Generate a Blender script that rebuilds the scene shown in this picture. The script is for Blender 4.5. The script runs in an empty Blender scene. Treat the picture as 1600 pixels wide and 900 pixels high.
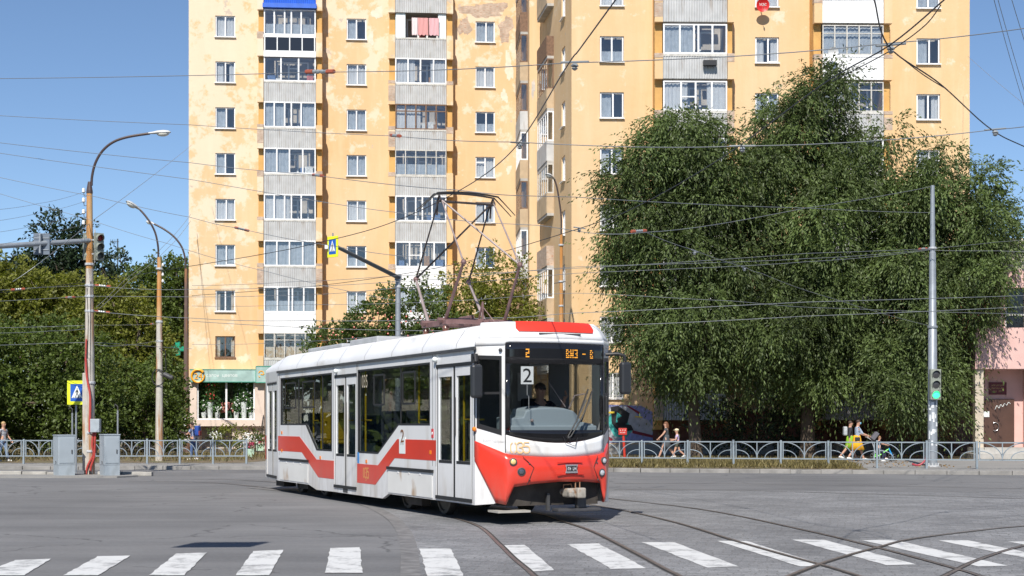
import bpy, bmesh, math, random
import numpy as np
from mathutils import Vector, Matrix

R = math.radians
C = bpy.context.scene.collection
scn = bpy.context.scene

# ------------------------------------------------------------------ camera, sky, sun, exposure
EYE = 1.65            # eye height
F = 2222.0            # focal length in photo pixels (50 mm on 36 mm, 1600 px wide)
HY = 662.0            # horizon row in the photo
cam_d = bpy.data.cameras.new('camera')
cam = bpy.data.objects.new('camera', cam_d)
C.objects.link(cam)
cam.location = (0, 0, EYE)
cam.rotation_euler = (R(90), 0, 0)
cam_d.lens = 50
cam_d.sensor_width = 36
cam_d.shift_y = (HY - 450) / 1600.0
cam_d.clip_start = 0.1
cam_d.clip_end = 3000
scn.camera = cam

SUN_EL, SUN_AZ = 46.0, 10.0       # elevation; degrees left of straight behind the camera
toward = Vector((-math.sin(R(SUN_AZ)) * math.cos(R(SUN_EL)), -math.cos(R(SUN_AZ)) * math.cos(R(SUN_EL)), math.sin(R(SUN_EL))))
world = bpy.data.worlds.new('World')
scn.world = world
world.use_nodes = True
wn = world.node_tree
bg = wn.nodes['Background']
sky = wn.nodes.new('ShaderNodeTexSky')
sky.sky_type = 'NISHITA'
sky.sun_disc = False
sky.sun_elevation = R(SUN_EL)
sky.sun_rotation = R(180 + SUN_AZ)
sky.altitude = 1500
sky.air_density = 1.0
sky.dust_density = 0.05
sky.ozone_density = 4.0
wn.links.new(sky.outputs[0], bg.inputs[0])
bg.inputs[1].default_value = 0.095
sun_d = bpy.data.lights.new('sun', 'SUN')
sun_d.energy = 4.6
sun_d.angle = R(0.5)
sun_d.color = (1.0, 0.95, 0.87)
sun = bpy.data.objects.new('sun', sun_d)
C.objects.link(sun)
sun.rotation_euler = toward.to_track_quat('Z', 'Y').to_euler()
sun.location = (0, 0, 60)
scn.view_settings.view_transform = 'Standard'
scn.view_settings.look = 'None'
scn.view_settings.gamma = 1.0
scn.view_settings.exposure = 0.42
scn.render.engine = 'CYCLES'
scn.cycles.use_denoising = True
scn.cycles.max_bounces = 8
scn.cycles.transparent_max_bounces = 16
scn.cycles.sample_clamp_indirect = 8.0

# ------------------------------------------------------------------ helpers
def W(px, py, D):
    """point seen at photo pixel (px,py) at distance D"""
    return Vector(((px - 800) / F * D, D, EYE - (py - HY) / F * D))

def G(px, py, z=0.0):
    """ground point under photo pixel"""
    D = F * (EYE - z) / (py - HY)
    return Vector(((px - 800) / F * D, D, z))

def mat(name, col, rough=0.6, metal=0.0, spec=0.5, noise=0.0, nscale=6.0, bump=0.0, bscale=30.0, emit=0.0, coat=0.0, dirt=None):
    m = bpy.data.materials.new(name)
    m.use_nodes = True
    nt = m.node_tree
    b = nt.nodes['Principled BSDF']
    b.inputs['Base Color'].default_value = (*col, 1)
    b.inputs['Roughness'].default_value = rough
    b.inputs['Metallic'].default_value = metal
    b.inputs['Specular IOR Level'].default_value = spec
    if coat:
        b.inputs['Coat Weight'].default_value = coat
        b.inputs['Coat Roughness'].default_value = 0.08
    if emit:
        b.inputs['Emission Color'].default_value = (*col, 1)
        b.inputs['Emission Strength'].default_value = emit
    tc = None
    if noise or bump or dirt:
        tc = nt.nodes.new('ShaderNodeTexCoord')
    if noise:
        n = nt.nodes.new('ShaderNodeTexNoise')
        n.inputs['Scale'].default_value = nscale
        n.inputs['Detail'].default_value = 6
        nt.links.new(tc.outputs['Object'], n.inputs['Vector'])
        mr = nt.nodes.new('ShaderNodeMapRange')
        mr.inputs[1].default_value = 0.3; mr.inputs[2].default_value = 0.7
        mr.inputs[3].default_value = 1 - noise; mr.inputs[4].default_value = 1 + noise
        nt.links.new(n.outputs[0], mr.inputs[0])
        mx = nt.nodes.new('ShaderNodeVectorMath'); mx.operation = 'SCALE'
        mx.inputs[0].default_value = col
        nt.links.new(mr.outputs[0], mx.inputs['Scale'])
        last = mx.outputs[0]
        if dirt:
            n2 = nt.nodes.new('ShaderNodeTexNoise')
            n2.inputs['Scale'].default_value = dirt[1]; n2.inputs['Detail'].default_value = 8
            mp = nt.nodes.new('ShaderNodeMapping'); mp.inputs['Scale'].default_value = dirt[3]
            nt.links.new(tc.outputs['Object'], mp.inputs[0]); nt.links.new(mp.outputs[0], n2.inputs['Vector'])
            r2 = nt.nodes.new('ShaderNodeMapRange')
            r2.inputs[1].default_value = dirt[2]; r2.inputs[2].default_value = dirt[2] + 0.13
            nt.links.new(n2.outputs[0], r2.inputs[0])
            mm = nt.nodes.new('ShaderNodeMix'); mm.data_type = 'RGBA'
            nt.links.new(r2.outputs[0], mm.inputs[0])
            nt.links.new(last, mm.inputs[6]); mm.inputs[7].default_value = (*dirt[0], 1)
            last = mm.outputs[2]
        nt.links.new(last, b.inputs['Base Color'])
    if bump:
        n3 = nt.nodes.new('ShaderNodeTexNoise')
        n3.inputs['Scale'].default_value = bscale; n3.inputs['Detail'].default_value = 4
        nt.links.new(tc.outputs['Object'], n3.inputs['Vector'])
        bp = nt.nodes.new('ShaderNodeBump'); bp.inputs['Strength'].default_value = bump; bp.inputs['Distance'].default_value = 0.02
        nt.links.new(n3.outputs[0], bp.inputs['Height'])
        nt.links.new(bp.outputs[0], b.inputs['Normal'])
    return m

def glass_mat(name, tint, ior, rough=0.0, streak=0.0):
    m = bpy.data.materials.new(name); m.use_nodes = True
    nt = m.node_tree; nt.nodes.clear()
    out = nt.nodes.new('ShaderNodeOutputMaterial')
    tr = nt.nodes.new('ShaderNodeBsdfTransparent'); tr.inputs[0].default_value = (*tint, 1)
    gl = nt.nodes.new('ShaderNodeBsdfGlossy'); gl.inputs['Roughness'].default_value = rough
    gl.inputs[0].default_value = (0.95, 0.97, 1, 1)
    fr = nt.nodes.new('ShaderNodeFresnel'); fr.inputs[0].default_value = ior
    mx = nt.nodes.new('ShaderNodeMixShader')
    ge = nt.nodes.new('ShaderNodeNewGeometry'); e1 = nt.nodes.new('ShaderNodeMath'); e1.operation = 'MULTIPLY_ADD'; e1.inputs[1].default_value = -2.0; e1.inputs[2].default_value = 1.0
    e2 = nt.nodes.new('ShaderNodeMath'); e2.operation = 'POWER'; e2.inputs[0].default_value = ior      # thin sheet: the same reflection from either face
    nt.links.new(ge.outputs['Backfacing'], e1.inputs[0]); nt.links.new(e1.outputs[0], e2.inputs[1]); nt.links.new(e2.outputs[0], fr.inputs[0])
    nt.links.new(fr.outputs[0], mx.inputs[0]); nt.links.new(tr.outputs[0], mx.inputs[1]); nt.links.new(gl.outputs[0], mx.inputs[2])
    if streak:
        tc = nt.nodes.new('ShaderNodeTexCoord'); n = nt.nodes.new('ShaderNodeTexNoise'); n.inputs['Scale'].default_value = 1.3
        nt.links.new(tc.outputs['Object'], n.inputs['Vector'])
        bp = nt.nodes.new('ShaderNodeBump'); bp.inputs['Strength'].default_value = streak; bp.inputs['Distance'].default_value = 0.05
        nt.links.new(n.outputs[0], bp.inputs['Height']); nt.links.new(bp.outputs[0], gl.inputs['Normal'])
    nt.links.new(mx.outputs[0], out.inputs[0])
    return m

class MB:
    """collects geometry, then links it as ONE mesh object"""
    def __init__(self, T=None):
        self.v = []; self.f = []; self.mi = []; self.cur = 0
        self.T = T if T is not None else Matrix.Identity(4)
    def add(self, vs, fs, T=None):
        M = self.T @ T if T is not None else self.T
        o = len(self.v)
        self.v += [tuple(M @ Vector(p)) for p in vs]
        self.f += [tuple(i + o for i in f) for f in fs]
        self.mi += [self.cur] * len(fs)
        return self
    def box(self, x0, x1, y0, y1, z0, z1, T=None):
        vs = [(x0, y0, z0), (x1, y0, z0), (x1, y1, z0), (x0, y1, z0), (x0, y0, z1), (x1, y0, z1), (x1, y1, z1), (x0, y1, z1)]
        fs = [(3, 2, 1, 0), (4, 5, 6, 7), (0, 1, 5, 4), (1, 2, 6, 5), (2, 3, 7, 6), (3, 0, 4, 7)]
        return self.add(vs, fs, T)
    def cbox(self, c, s, T=None):
        return self.box(c[0] - s[0] / 2, c[0] + s[0] / 2, c[1] - s[1] / 2, c[1] + s[1] / 2, c[2] - s[2] / 2, c[2] + s[2] / 2, T)
    def quad(self, a, b, c, d):
        return self.add([a, b, c, d], [(0, 1, 2, 3)])
    def prism(self, poly, y0, y1, T=None):
        """polygon in xz extruded along y"""
        n = len(poly)
        vs = [(p[0], y0, p[1]) for p in poly] + [(p[0], y1, p[1]) for p in poly]
        fs = [tuple(range(n)), tuple(range(2 * n - 1, n - 1, -1))]
        for i in range(n):
            j = (i + 1) % n
            fs.append((i, i + n, j + n, j))
        return self.add(vs, fs, T)
    def slab(self, poly, z0, z1):
        """polygon in xy extruded along z (top, bottom, sides)"""
        n = len(poly)
        vs = [(p[0], p[1], z0) for p in poly] + [(p[0], p[1], z1) for p in poly]
        fs = [tuple(range(n - 1, -1, -1)), tuple(range(n, 2 * n))]
        for i in range(n):
            j = (i + 1) % n
            fs.append((i, j, j + n, i + n))
        return self.add(vs, fs)
    def tube(self, pts, rad, n=8, cap=True, T=None):
        pts = [Vector(p) for p in pts]
        rads = rad if isinstance(rad, (list, tuple)) else [rad] * len(pts)
        vs = []; fs = []
        prev = None
        for i, p in enumerate(pts):
            a = pts[max(i - 1, 0)]; b = pts[min(i + 1, len(pts) - 1)]
            d = (b - a)
            d = d.normalized() if d.length > 1e-9 else Vector((0, 0, 1))
            if prev is None:
                up = Vector((0, 0, 1)) if abs(d.z) < 0.9 else Vector((1, 0, 0))
                s = d.cross(up).normalized()
            else:
                s = (prev - d * prev.dot(d))
                s = s.normalized() if s.length > 1e-6 else d.orthogonal().normalized()
            prev = s
            t = d.cross(s)
            for k in range(n):
                ang = 2 * math.pi * k / n
                vs.append(p + (s * math.cos(ang) + t * math.sin(ang)) * rads[i])
        for i in range(len(pts) - 1):
            for k in range(n):
                k2 = (k + 1) % n
                fs.append((i * n + k, i * n + k2, (i + 1) * n + k2, (i + 1) * n + k))
        if cap:
            fs.append(tuple(range(n - 1, -1, -1)))
            fs.append(tuple((len(pts) - 1) * n + k for k in range(n)))
        return self.add(vs, fs, T)
    def cyl(self, a, b, r, n=12):
        return self.tube([a, b], r, n)
    def lathe(self, prof, n=16, T=None):
        """prof [(r,z)] around z"""
        vs = []; fs = []
        for r, z in prof:
            for k in range(n):
                a = 2 * math.pi * k / n
                vs.append((r * math.cos(a), r * math.sin(a), z))
        for i in range(len(prof) - 1):
            for k in range(n):
                k2 = (k + 1) % n
                fs.append((i * n + k, i * n + k2, (i + 1) * n + k2, (i + 1) * n + k))
        fs.append(tuple(range(n - 1, -1, -1))); fs.append(tuple((len(prof) - 1) * n + k for k in range(n)))
        return self.add(vs, fs, T)
    def ball(self, c, r, n=10, m=7):
        rx, ry, rz = r if isinstance(r, (list, tuple)) else (r, r, r)
        vs = []; fs = []
        for i in range(m + 1):
            th = math.pi * i / m
            for k in range(n):
                a = 2 * math.pi * k / n
                vs.append((c[0] + rx * math.sin(th) * math.cos(a), c[1] + ry * math.sin(th) * math.sin(a), c[2] + rz * math.cos(th)))
        for i in range(m):
            for k in range(n):
                k2 = (k + 1) % n
                fs.append((i * n + k, (i + 1) * n + k, (i + 1) * n + k2, i * n + k2))
        return self.add(vs, fs)
    def grid(self, rows):
        """rows of equally many points -> quads"""
        n = len(rows[0]); vs = [p for r in rows for p in r]; fs = []
        for i in range(len(rows) - 1):
            for k in range(n - 1):
                fs.append((i * n + k, i * n + k + 1, (i + 1) * n + k + 1, (i + 1) * n + k))
        return self.add(vs, fs)
    def mesh(self, name, mats):
        me = bpy.data.meshes.new(name)
        me.from_pydata(self.v, [], self.f)
        for m in (mats if isinstance(mats, (list, tuple)) else [mats]):
            me.materials.append(m)
        if any(self.mi):
            me.polygons.foreach_set('material_index', self.mi)
        return me
    def build(self, name, mats, parent=None, smooth=False, bevel=0.0, loc=None, solid=0.0):
        me = self.mesh(name, mats)
        o = bpy.data.objects.new(name, me)
        C.objects.link(o)
        if parent is not None: o.parent = parent
        if loc is not None: o.location = loc
        if smooth:
            me.polygons.foreach_set('use_smooth', [True] * len(me.polygons))
            try: me.set_sharp_from_angle(angle=R(38))
            except Exception: pass
        if solid:
            s = o.modifiers.new('thickness', 'SOLIDIFY'); s.thickness = solid; s.offset = -1
        if bevel:
            bv = o.modifiers.new('edge', 'BEVEL'); bv.width = bevel; bv.segments = 2; bv.limit_method = 'ANGLE'
        return o

def tag(o, label=None, cat=None, group=None, kind=None):
    if label: o['label'] = label
    if cat: o['category'] = cat
    if group: o['group'] = group
    if kind: o['kind'] = kind
    return o

def empty(name, loc, rz=0.0, label=None, cat=None, group=None):
    o = bpy.data.objects.new(name, None)
    C.objects.link(o)
    o.location = loc; o.rotation_euler = (0, 0, rz)
    o.empty_display_size = 0.2
    return tag(o, label, cat, group)

def place(name, me, parent, loc, rz=0.0, label=None):
    o = bpy.data.objects.new(name, me); C.objects.link(o)
    o.parent = parent; o.location = loc; o.rotation_euler = (0, 0, rz)
    if label: o['label'] = label
    return o

def plate(outer, holes, P, depth=0.05):
    """flat panel with holes; P(u,v,d) maps to 3D; front at d=0, rims go back to d=depth"""
    bm = bmesh.new(); edges = []
    loops = [outer] + holes
    for lp in loops:
        vs = [bm.verts.new((p[0], p[1], 0)) for p in lp]
        for i in range(len(vs)):
            edges.append(bm.edges.new((vs[i], vs[(i + 1) % len(vs)])))
    bmesh.ops.triangle_fill(bm, use_beauty=True, use_dissolve=False, edges=edges, normal=(0, 0, 1))
    bm.verts.index_update()
    vs = [P(v.co.x, v.co.y, 0) for v in bm.verts]
    fs = [tuple(v.index for v in f.verts) for f in bm.faces]
    n = len(vs)
    back = [P(v.co.x, v.co.y, depth) for v in bm.verts]
    fs2 = [tuple(i + n for i in reversed(f)) for f in fs]
    rim = []; k = 0
    for lp in loops:
        m = len(lp)
        for i in range(m):
            a = k + i; b = k + (i + 1) % m
            rim.append((a, b, b + n, a + n))
        k += m
    bm.free()
    return vs + back, fs + fs2 + rim

def text(name, s, width, m, parent, M, height=None, thin=0.0, label=None):
    """writing as a mesh; M places its local xy plane (x right, y up), centred"""
    cu = bpy.data.curves.new(name, 'FONT')
    cu.body = s; cu.extrude = 0.0; cu.offset = -thin; cu.resolution_u = 3
    tmp = bpy.data.objects.new(name + '_tmp', cu); C.objects.link(tmp)
    dg = bpy.context.evaluated_depsgraph_get(); dg.update()
    me = bpy.data.meshes.new_from_object(tmp.evaluated_get(dg))
    bpy.data.objects.remove(tmp); bpy.data.curves.remove(cu)
    co = np.empty(len(me.vertices) * 3); me.vertices.foreach_get('co', co); co = co.reshape(-1, 3)
    mn = co.min(0); mx = co.max(0)
    sx = width / max(mx[0] - mn[0], 1e-6)
    sy = sx if height is None else height / max(mx[1] - mn[1], 1e-6)
    co[:, 0] = (co[:, 0] - (mn[0] + mx[0]) / 2) * sx
    co[:, 1] = (co[:, 1] - (mn[1] + mx[1]) / 2) * sy
    out = [tuple(M @ Vector(p)) for p in co]
    me2 = bpy.data.meshes.new(name)
    me2.from_pydata(out, [], [tuple(p.vertices) for p in me.polygons])
    me2.materials.append(m)
    bpy.data.meshes.remove(me)
    o = bpy.data.objects.new(name, me2); C.objects.link(o)
    if parent is not None: o.parent = parent
    if label: o['label'] = label
    return o

STROKES = {'0': [[(.15, 0), (0, .2), (0, .8), (.15, 1)], [(.35, 0), (.5, .2), (.5, .8), (.35, 1)]],
           '3': [[(0, .85), (.12, 1), (.36, 1), (.5, .85), (.5, .64), (.36, .53), (.16, .53)], [(.36, .5), (.5, .38), (.5, .15), (.36, 0), (.12, 0), (0, .15)]],
           '5': [[(.48, 1), (.04, 1), (.02, .58), (.14, .64), (.36, .64), (.5, .5)], [(.5, .46), (.5, .16), (.36, 0), (.12, 0), (0, .15)]]}
def stencil(name, ch, w, h, sw, m, parent, M):
    """thin stencilled numeral from flat strokes"""
    b = MB(M)
    for st in STROKES[ch]:
        pts = [Vector(((p[0] - .25) * w * 2, (p[1] - .5) * h, 0)) for p in st]; rows = []
        for i, p in enumerate(pts):
            d = (pts[min(i + 1, len(pts) - 1)] - pts[max(i - 1, 0)]).normalized(); n = Vector((-d.y, d.x, 0)) * sw / 2
            rows.append([tuple(p - n), tuple(p + n)])
        b.grid(rows)
    return b.build(name, m, parent)

def fine_print(name, w, h, n, m, parent, M):
    """one line of print too small to read in the photo: uneven short strokes"""
    rg = random.Random(n * 7 + int(w * 100)); b = MB(M); x = -w / 2; step = w / n
    for i in range(n):
        if rg.random() > .12:
            a = x + step * .15; c = x + step * rg.uniform(.6, .85); k = rg.random()
            b.add([(a, -h / 2, 0), (a + step * .2, -h / 2, 0), (a + step * .2, h / 2, 0), (a, h / 2, 0)], [(0, 1, 2, 3)])
            z = -h / 2 if k < .35 else (h * .3 if k < .7 else -h * .1)
            b.add([(a + step * .2, z, 0), (c, z, 0), (c, z + h * .2, 0), (a + step * .2, z + h * .2, 0)], [(0, 1, 2, 3)])
            if k > .5: b.add([(c, -h / 2, 0), (c + step * .12, -h / 2, 0), (c + step * .12, h / 2, 0), (c, h / 2, 0)], [(0, 1, 2, 3)])
        x += step
    return b.build(name, m, parent)

def frame_matrix(origin, xdir, ydir):
    x = Vector(xdir).normalized(); y = Vector(ydir).normalized(); z = x.cross(y)
    return Matrix(((x.x, y.x, z.x, origin[0]), (x.y, y.y, z.y, origin[1]), (x.z, y.z, z.z, origin[2]), (0, 0, 0, 1)))

def catmull(pts, k=8):
    pts = [Vector(p) for p in pts]; out = []
    for i in range(len(pts) - 1):
        p0 = pts[max(i - 1, 0)]; p1 = pts[i]; p2 = pts[i + 1]; p3 = pts[min(i + 2, len(pts) - 1)]
        for j in range(k):
            t = j / k
            out.append(0.5 * ((2 * p1) + (p2 - p0) * t + (2 * p0 - 5 * p1 + 4 * p2 - p3) * t * t + (3 * p1 - p0 - 3 * p2 + p3) * t ** 3))
    out.append(pts[-1]); return out
# ------------------------------------------------------------------ ground, road, rails
def asphalt_mat(name, c1, c2, big=0.18, fine=260.0, bump=0.25, cracks=0.0):
    m = bpy.data.materials.new(name); m.use_nodes = True
    nt = m.node_tree; b = nt.nodes['Principled BSDF']
    tc = nt.nodes.new('ShaderNodeTexCoord')
    def noise(sc, det, rough=0.5, scale=(1, 1, 1)):
        mp = nt.nodes.new('ShaderNodeMapping'); mp.inputs['Scale'].default_value = scale
        nt.links.new(tc.outputs['Object'], mp.inputs[0])
        n = nt.nodes.new('ShaderNodeTexNoise'); n.inputs['Scale'].default_value = sc; n.inputs['Detail'].default_value = det; n.inputs['Roughness'].default_value = rough
        nt.links.new(mp.outputs[0], n.inputs['Vector']); return n.outputs[0]
    a = noise(big, 6, 0.6); f = noise(fine, 2); s = noise(0.7, 6, 0.65, (0.25, 1.6, 1)); g = noise(14, 6, 0.8)
    def math_(op, x, y):
        k = nt.nodes.new('ShaderNodeMath'); k.operation = op
        for i, q in enumerate((x, y)):
            if isinstance(q, (int, float)): k.inputs[i].default_value = q
            else: nt.links.new(q, k.inputs[i])
        return k.outputs[0]
    t = math_('ADD', math_('ADD', math_('MULTIPLY', a, 0.55), math_('MULTIPLY', s, 0.4)), math_('ADD', math_('MULTIPLY', f, 0.35), math_('MULTIPLY', g, 0.4)))
    mr = nt.nodes.new('ShaderNodeMapRange'); mr.inputs[1].default_value = 0.62; mr.inputs[2].default_value = 1.08
    nt.links.new(t, mr.inputs[0])
    mx = nt.nodes.new('ShaderNodeMix'); mx.data_type = 'RGBA'
    nt.links.new(mr.outputs[0], mx.inputs[0]); mx.inputs[6].default_value = (*c1, 1); mx.inputs[7].default_value = (*c2, 1)
    last = mx.outputs[2]
    if cracks:
        v = nt.nodes.new('ShaderNodeTexVoronoi'); v.feature = 'DISTANCE_TO_EDGE'; v.inputs['Scale'].default_value = 0.22
        nz = nt.nodes.new('ShaderNodeTexNoise'); nz.inputs['Scale'].default_value = 1.4; nz.inputs['Detail'].default_value = 5
        ad = nt.nodes.new('ShaderNodeVectorMath'); ad.operation = 'ADD'
        nt.links.new(tc.outputs['Object'], nz.inputs['Vector']); nt.links.new(tc.outputs['Object'], ad.inputs[0]); nt.links.new(nz.outputs[1], ad.inputs[1])
        nt.links.new(ad.outputs[0], v.inputs['Vector'])
        cr = nt.nodes.new('ShaderNodeMapRange'); cr.inputs[1].default_value = 0.0; cr.inputs[2].default_value = 0.010; cr.inputs[3].default_value = cracks; cr.inputs[4].default_value = 0.0
        nt.links.new(v.outputs[0], cr.inputs[0])
        m3 = nt.nodes.new('ShaderNodeMix'); m3.data_type = 'RGBA'
        nt.links.new(math_('MULTIPLY', cr.outputs[0], math_('GREATER_THAN', a, 0.5)), m3.inputs[0]); nt.links.new(last, m3.inputs[6]); m3.inputs[7].default_value = (0.02, 0.02, 0.02, 1)
        last = m3.outputs[2]
    nt.links.new(last, b.inputs['Base Color'])
    b.inputs['Roughness'].default_value = 0.85; b.inputs['Specular IOR Level'].default_value = 0.3
    bp = nt.nodes.new('ShaderNodeBump'); bp.inputs['Strength'].default_value = bump; bp.inputs['Distance'].default_value = 0.01
    nt.links.new(f, bp.inputs['Height']); nt.links.new(bp.outputs[0], b.inputs['Normal'])
    return m

def setts_mat():
    m = bpy.data.materials.new('stone setts'); m.use_nodes = True
    nt = m.node_tree; b = nt.nodes['Principled BSDF']
    tc = nt.nodes.new('ShaderNodeTexCoord')
    nz = nt.nodes.new('ShaderNodeTexNoise'); nz.inputs['Scale'].default_value = 1.6; nz.inputs['Detail'].default_value = 4
    nt.links.new(tc.outputs['Object'], nz.inputs['Vector'])
    mulv = nt.nodes.new('ShaderNodeVectorMath'); mulv.operation = 'SCALE'; mulv.inputs['Scale'].default_value = 0.30
    nt.links.new(nz.outputs[1], mulv.inputs[0])
    ad = nt.nodes.new('ShaderNodeVectorMath'); ad.operation = 'ADD'
    nt.links.new(tc.outputs['Object'], ad.inputs[0]); nt.links.new(mulv.outputs[0], ad.inputs[1])
    mp = nt.nodes.new('ShaderNodeMapping'); mp.inputs['Rotation'].default_value = (0, 0, R(14))
    nt.links.new(ad.outputs[0], mp.inputs[0])
    br = nt.nodes.new('ShaderNodeTexBrick'); br.inputs['Scale'].default_value = 1.0
    br.inputs['Brick Width'].default_value = 0.24; br.inputs['Row Height'].default_value = 0.15
    br.inputs['Mortar Size'].default_value = 0.012; br.inputs['Mortar Smooth'].default_value = 0.6
    br.inputs['Color1'].default_value = (0.275, 0.275, 0.28, 1); br.inputs['Color2'].default_value = (0.18, 0.182, 0.188, 1); br.inputs['Mortar'].default_value = (0.15, 0.146, 0.142, 1)
    nt.links.new(mp.outputs[0], br.inputs['Vector'])
    n2 = nt.nodes.new('ShaderNodeTexNoise'); n2.inputs['Scale'].default_value = 0.35; n2.inputs['Detail'].default_value = 8; n2.inputs['Roughness'].default_value = 0.7
    nt.links.new(tc.outputs['Object'], n2.inputs['Vector'])
    n3 = nt.nodes.new('ShaderNodeTexNoise'); n3.inputs['Scale'].default_value = 60; n3.inputs['Detail'].default_value = 4
    nt.links.new(tc.outputs['Object'], n3.inputs['Vector'])
    mr = nt.nodes.new('ShaderNodeMapRange'); mr.inputs[1].default_value = 0.3; mr.inputs[2].default_value = 0.75; mr.inputs[3].default_value = 0.62; mr.inputs[4].default_value = 1.2
    nt.links.new(n2.outputs[0], mr.inputs[0])
    mr3 = nt.nodes.new('ShaderNodeMapRange'); mr3.inputs[1].default_value = 0.3; mr3.inputs[2].default_value = 0.7; mr3.inputs[3].default_value = 0.62; mr3.inputs[4].default_value = 1.38
    nt.links.new(n3.outputs[0], mr3.inputs[0])
    mu = nt.nodes.new('ShaderNodeMath'); mu.operation = 'MULTIPLY'; nt.links.new(mr.outputs[0], mu.inputs[0]); nt.links.new(mr3.outputs[0], mu.inputs[1])
    # old asphalt smeared over the stones in places
    n4 = nt.nodes.new('ShaderNodeTexNoise'); n4.inputs['Scale'].default_value = 0.55; n4.inputs['Detail'].default_value = 7
    nt.links.new(mp.outputs[0], n4.inputs['Vector'])
    mr4 = nt.nodes.new('ShaderNodeMapRange'); mr4.inputs[1].default_value = 0.36; mr4.inputs[2].default_value = 0.58; mr4.inputs[4].default_value = 0.38
    nt.links.new(n4.outputs[0], mr4.inputs[0])
    mxa = nt.nodes.new('ShaderNodeMix'); mxa.data_type = 'RGBA'
    nt.links.new(mr4.outputs[0], mxa.inputs[0]); nt.links.new(br.outputs[0], mxa.inputs[6]); mxa.inputs[7].default_value = (0.205, 0.205, 0.208, 1)
    sc = nt.nodes.new('ShaderNodeVectorMath'); sc.operation = 'SCALE'
    nt.links.new(mxa.outputs[2], sc.inputs[0]); nt.links.new(mu.outputs[0], sc.inputs['Scale'])
    nt.links.new(sc.outputs[0], b.inputs['Base Color'])
    b.inputs['Roughness'].default_value = 0.75
    bp = nt.nodes.new('ShaderNodeBump'); bp.inputs['Strength'].default_value = 0.4; bp.inputs['Distance'].default_value = 0.02
    inv = nt.nodes.new('ShaderNodeMath'); inv.operation = 'SUBTRACT'; inv.inputs[0].default_value = 1.0; nt.links.new(br.outputs['Fac'], inv.inputs[1])
    nt.links.new(inv.outputs[0], bp.inputs['Height']); nt.links.new(bp.outputs[0], b.inputs['Normal'])
    return m

def paint_mat():
    m = bpy.data.materials.new('worn road paint'); m.use_nodes = True
    nt = m.node_tree; b = nt.nodes['Principled BSDF']
    tc = nt.nodes.new('ShaderNodeTexCoord')
    n = nt.nodes.new('ShaderNodeTexNoise'); n.inputs['Scale'].default_value = 2.2; n.inputs['Detail'].default_value = 12; n.inputs['Roughness'].default_value = 0.78
    nt.links.new(tc.outputs['Object'], n.inputs['Vector'])
    r = nt.nodes.new('ShaderNodeValToRGB')
    r.color_ramp.elements[0].position = 0.37; r.color_ramp.elements[0].color = (0.24, 0.24, 0.24, 1)
    r.color_ramp.elements[1].position = 0.50; r.color_ramp.elements[1].color = (0.60, 0.60, 0.59, 1)
    nt.links.new(n.outputs[0], r.inputs[0]); nt.links.new(r.outputs[0], b.inputs['Base Color'])
    b.inputs['Roughness'].default_value = 0.7
    return m

M_ASPH = asphalt_mat('road asphalt', (0.092, 0.092, 0.095), (0.235, 0.233, 0.234), cracks=0.55)
M_DUST = asphalt_mat('dusty pavement asphalt', (0.20, 0.195, 0.185), (0.31, 0.30, 0.285), big=0.5)
M_SETT = setts_mat()
M_PAINT = paint_mat()
M_KERB = mat('kerb stone', (0.25, 0.24, 0.225), 0.85, noise=0.25, nscale=2.5, bump=0.3, bscale=40)
M_SOIL = mat('dry soil', (0.16, 0.12, 0.075), 0.95, noise=0.35, nscale=2.0, bump=0.5, bscale=25, dirt=((0.10, 0.11, 0.045), 1.2, 0.5, (1, 1, 1)))
M_STEEL = mat('rail steel', (0.20, 0.165, 0.145), 0.5, metal=0.5, noise=0.3, nscale=8)
M_GROOVE = mat('rail groove dirt', (0.05, 0.045, 0.04), 0.9, noise=0.3, nscale=15)
M_RUSTR = mat('rusty rail side', (0.105, 0.092, 0.082), 0.8, noise=0.3, nscale=12)

def sheet(name, poly, z, m, dz=0.0):
    mb = MB()
    if dz: mb.slab([(p[0], p[1]) for p in poly], z - dz, z)
    else:
        mb.add([(p[0], p[1], z) for p in poly], [tuple(range(len(poly)))])
    o = mb.build(name, m)
    o['kind'] = 'structure'
    return o

sheet('ground', [(-1500, -400), (1500, -400), (1500, 2000), (-1500, 2000)], -0.004, mat('far ground', (0.12, 0.115, 0.09), 0.95, noise=0.3, nscale=0.2))
sheet('road', [(-90, -60), (120, -60), (120, 56), (-90, 56)], 0.0, M_ASPH)
# stone setts round the tram tracks
edge_px = [(395, 762), (455, 768), (520, 777), (575, 788), (615, 806), (638, 828), (650, 858), (656, 925)]
edge = [G(*p) for p in edge_px]
edge = catmull(edge, 5)
tip = edge[-1]
edge += [Vector((tip.x + 0.15, 8, 0)), Vector((tip.x + 0.4, -30, 0))]
far = [G(2400, 770), G(1600, 771), G(1250, 767), (G(940, 765)), G(700, 762), G(480, 757)]
poly = [(p.x, p.y) for p in edge] + [(60, -30)] + [(p.x, p.y) for p in far]
sheet('tram_track_paving', poly, 0.004, M_SETT)
# band of darker stones along the edge of the setts
mb = MB()
e2 = edge[:-1]
rows = []
for i, p in enumerate(e2):
    d = (e2[min(i + 1, len(e2) - 1)] - e2[max(i - 1, 0)]).normalized(); nrm = Vector((d.y, -d.x, 0))
    rows.append([tuple(p + nrm * -0.02 + Vector((0, 0, 0.008))), tuple(p + nrm * 0.20 + Vector((0, 0, 0.008)))])
mb.grid(rows)
o = mb.build('paving_border', mat('border stones', (0.165, 0.16, 0.157), 0.8, noise=0.35, nscale=5, bump=0.4, bscale=8)); o['kind'] = 'structure'

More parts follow.
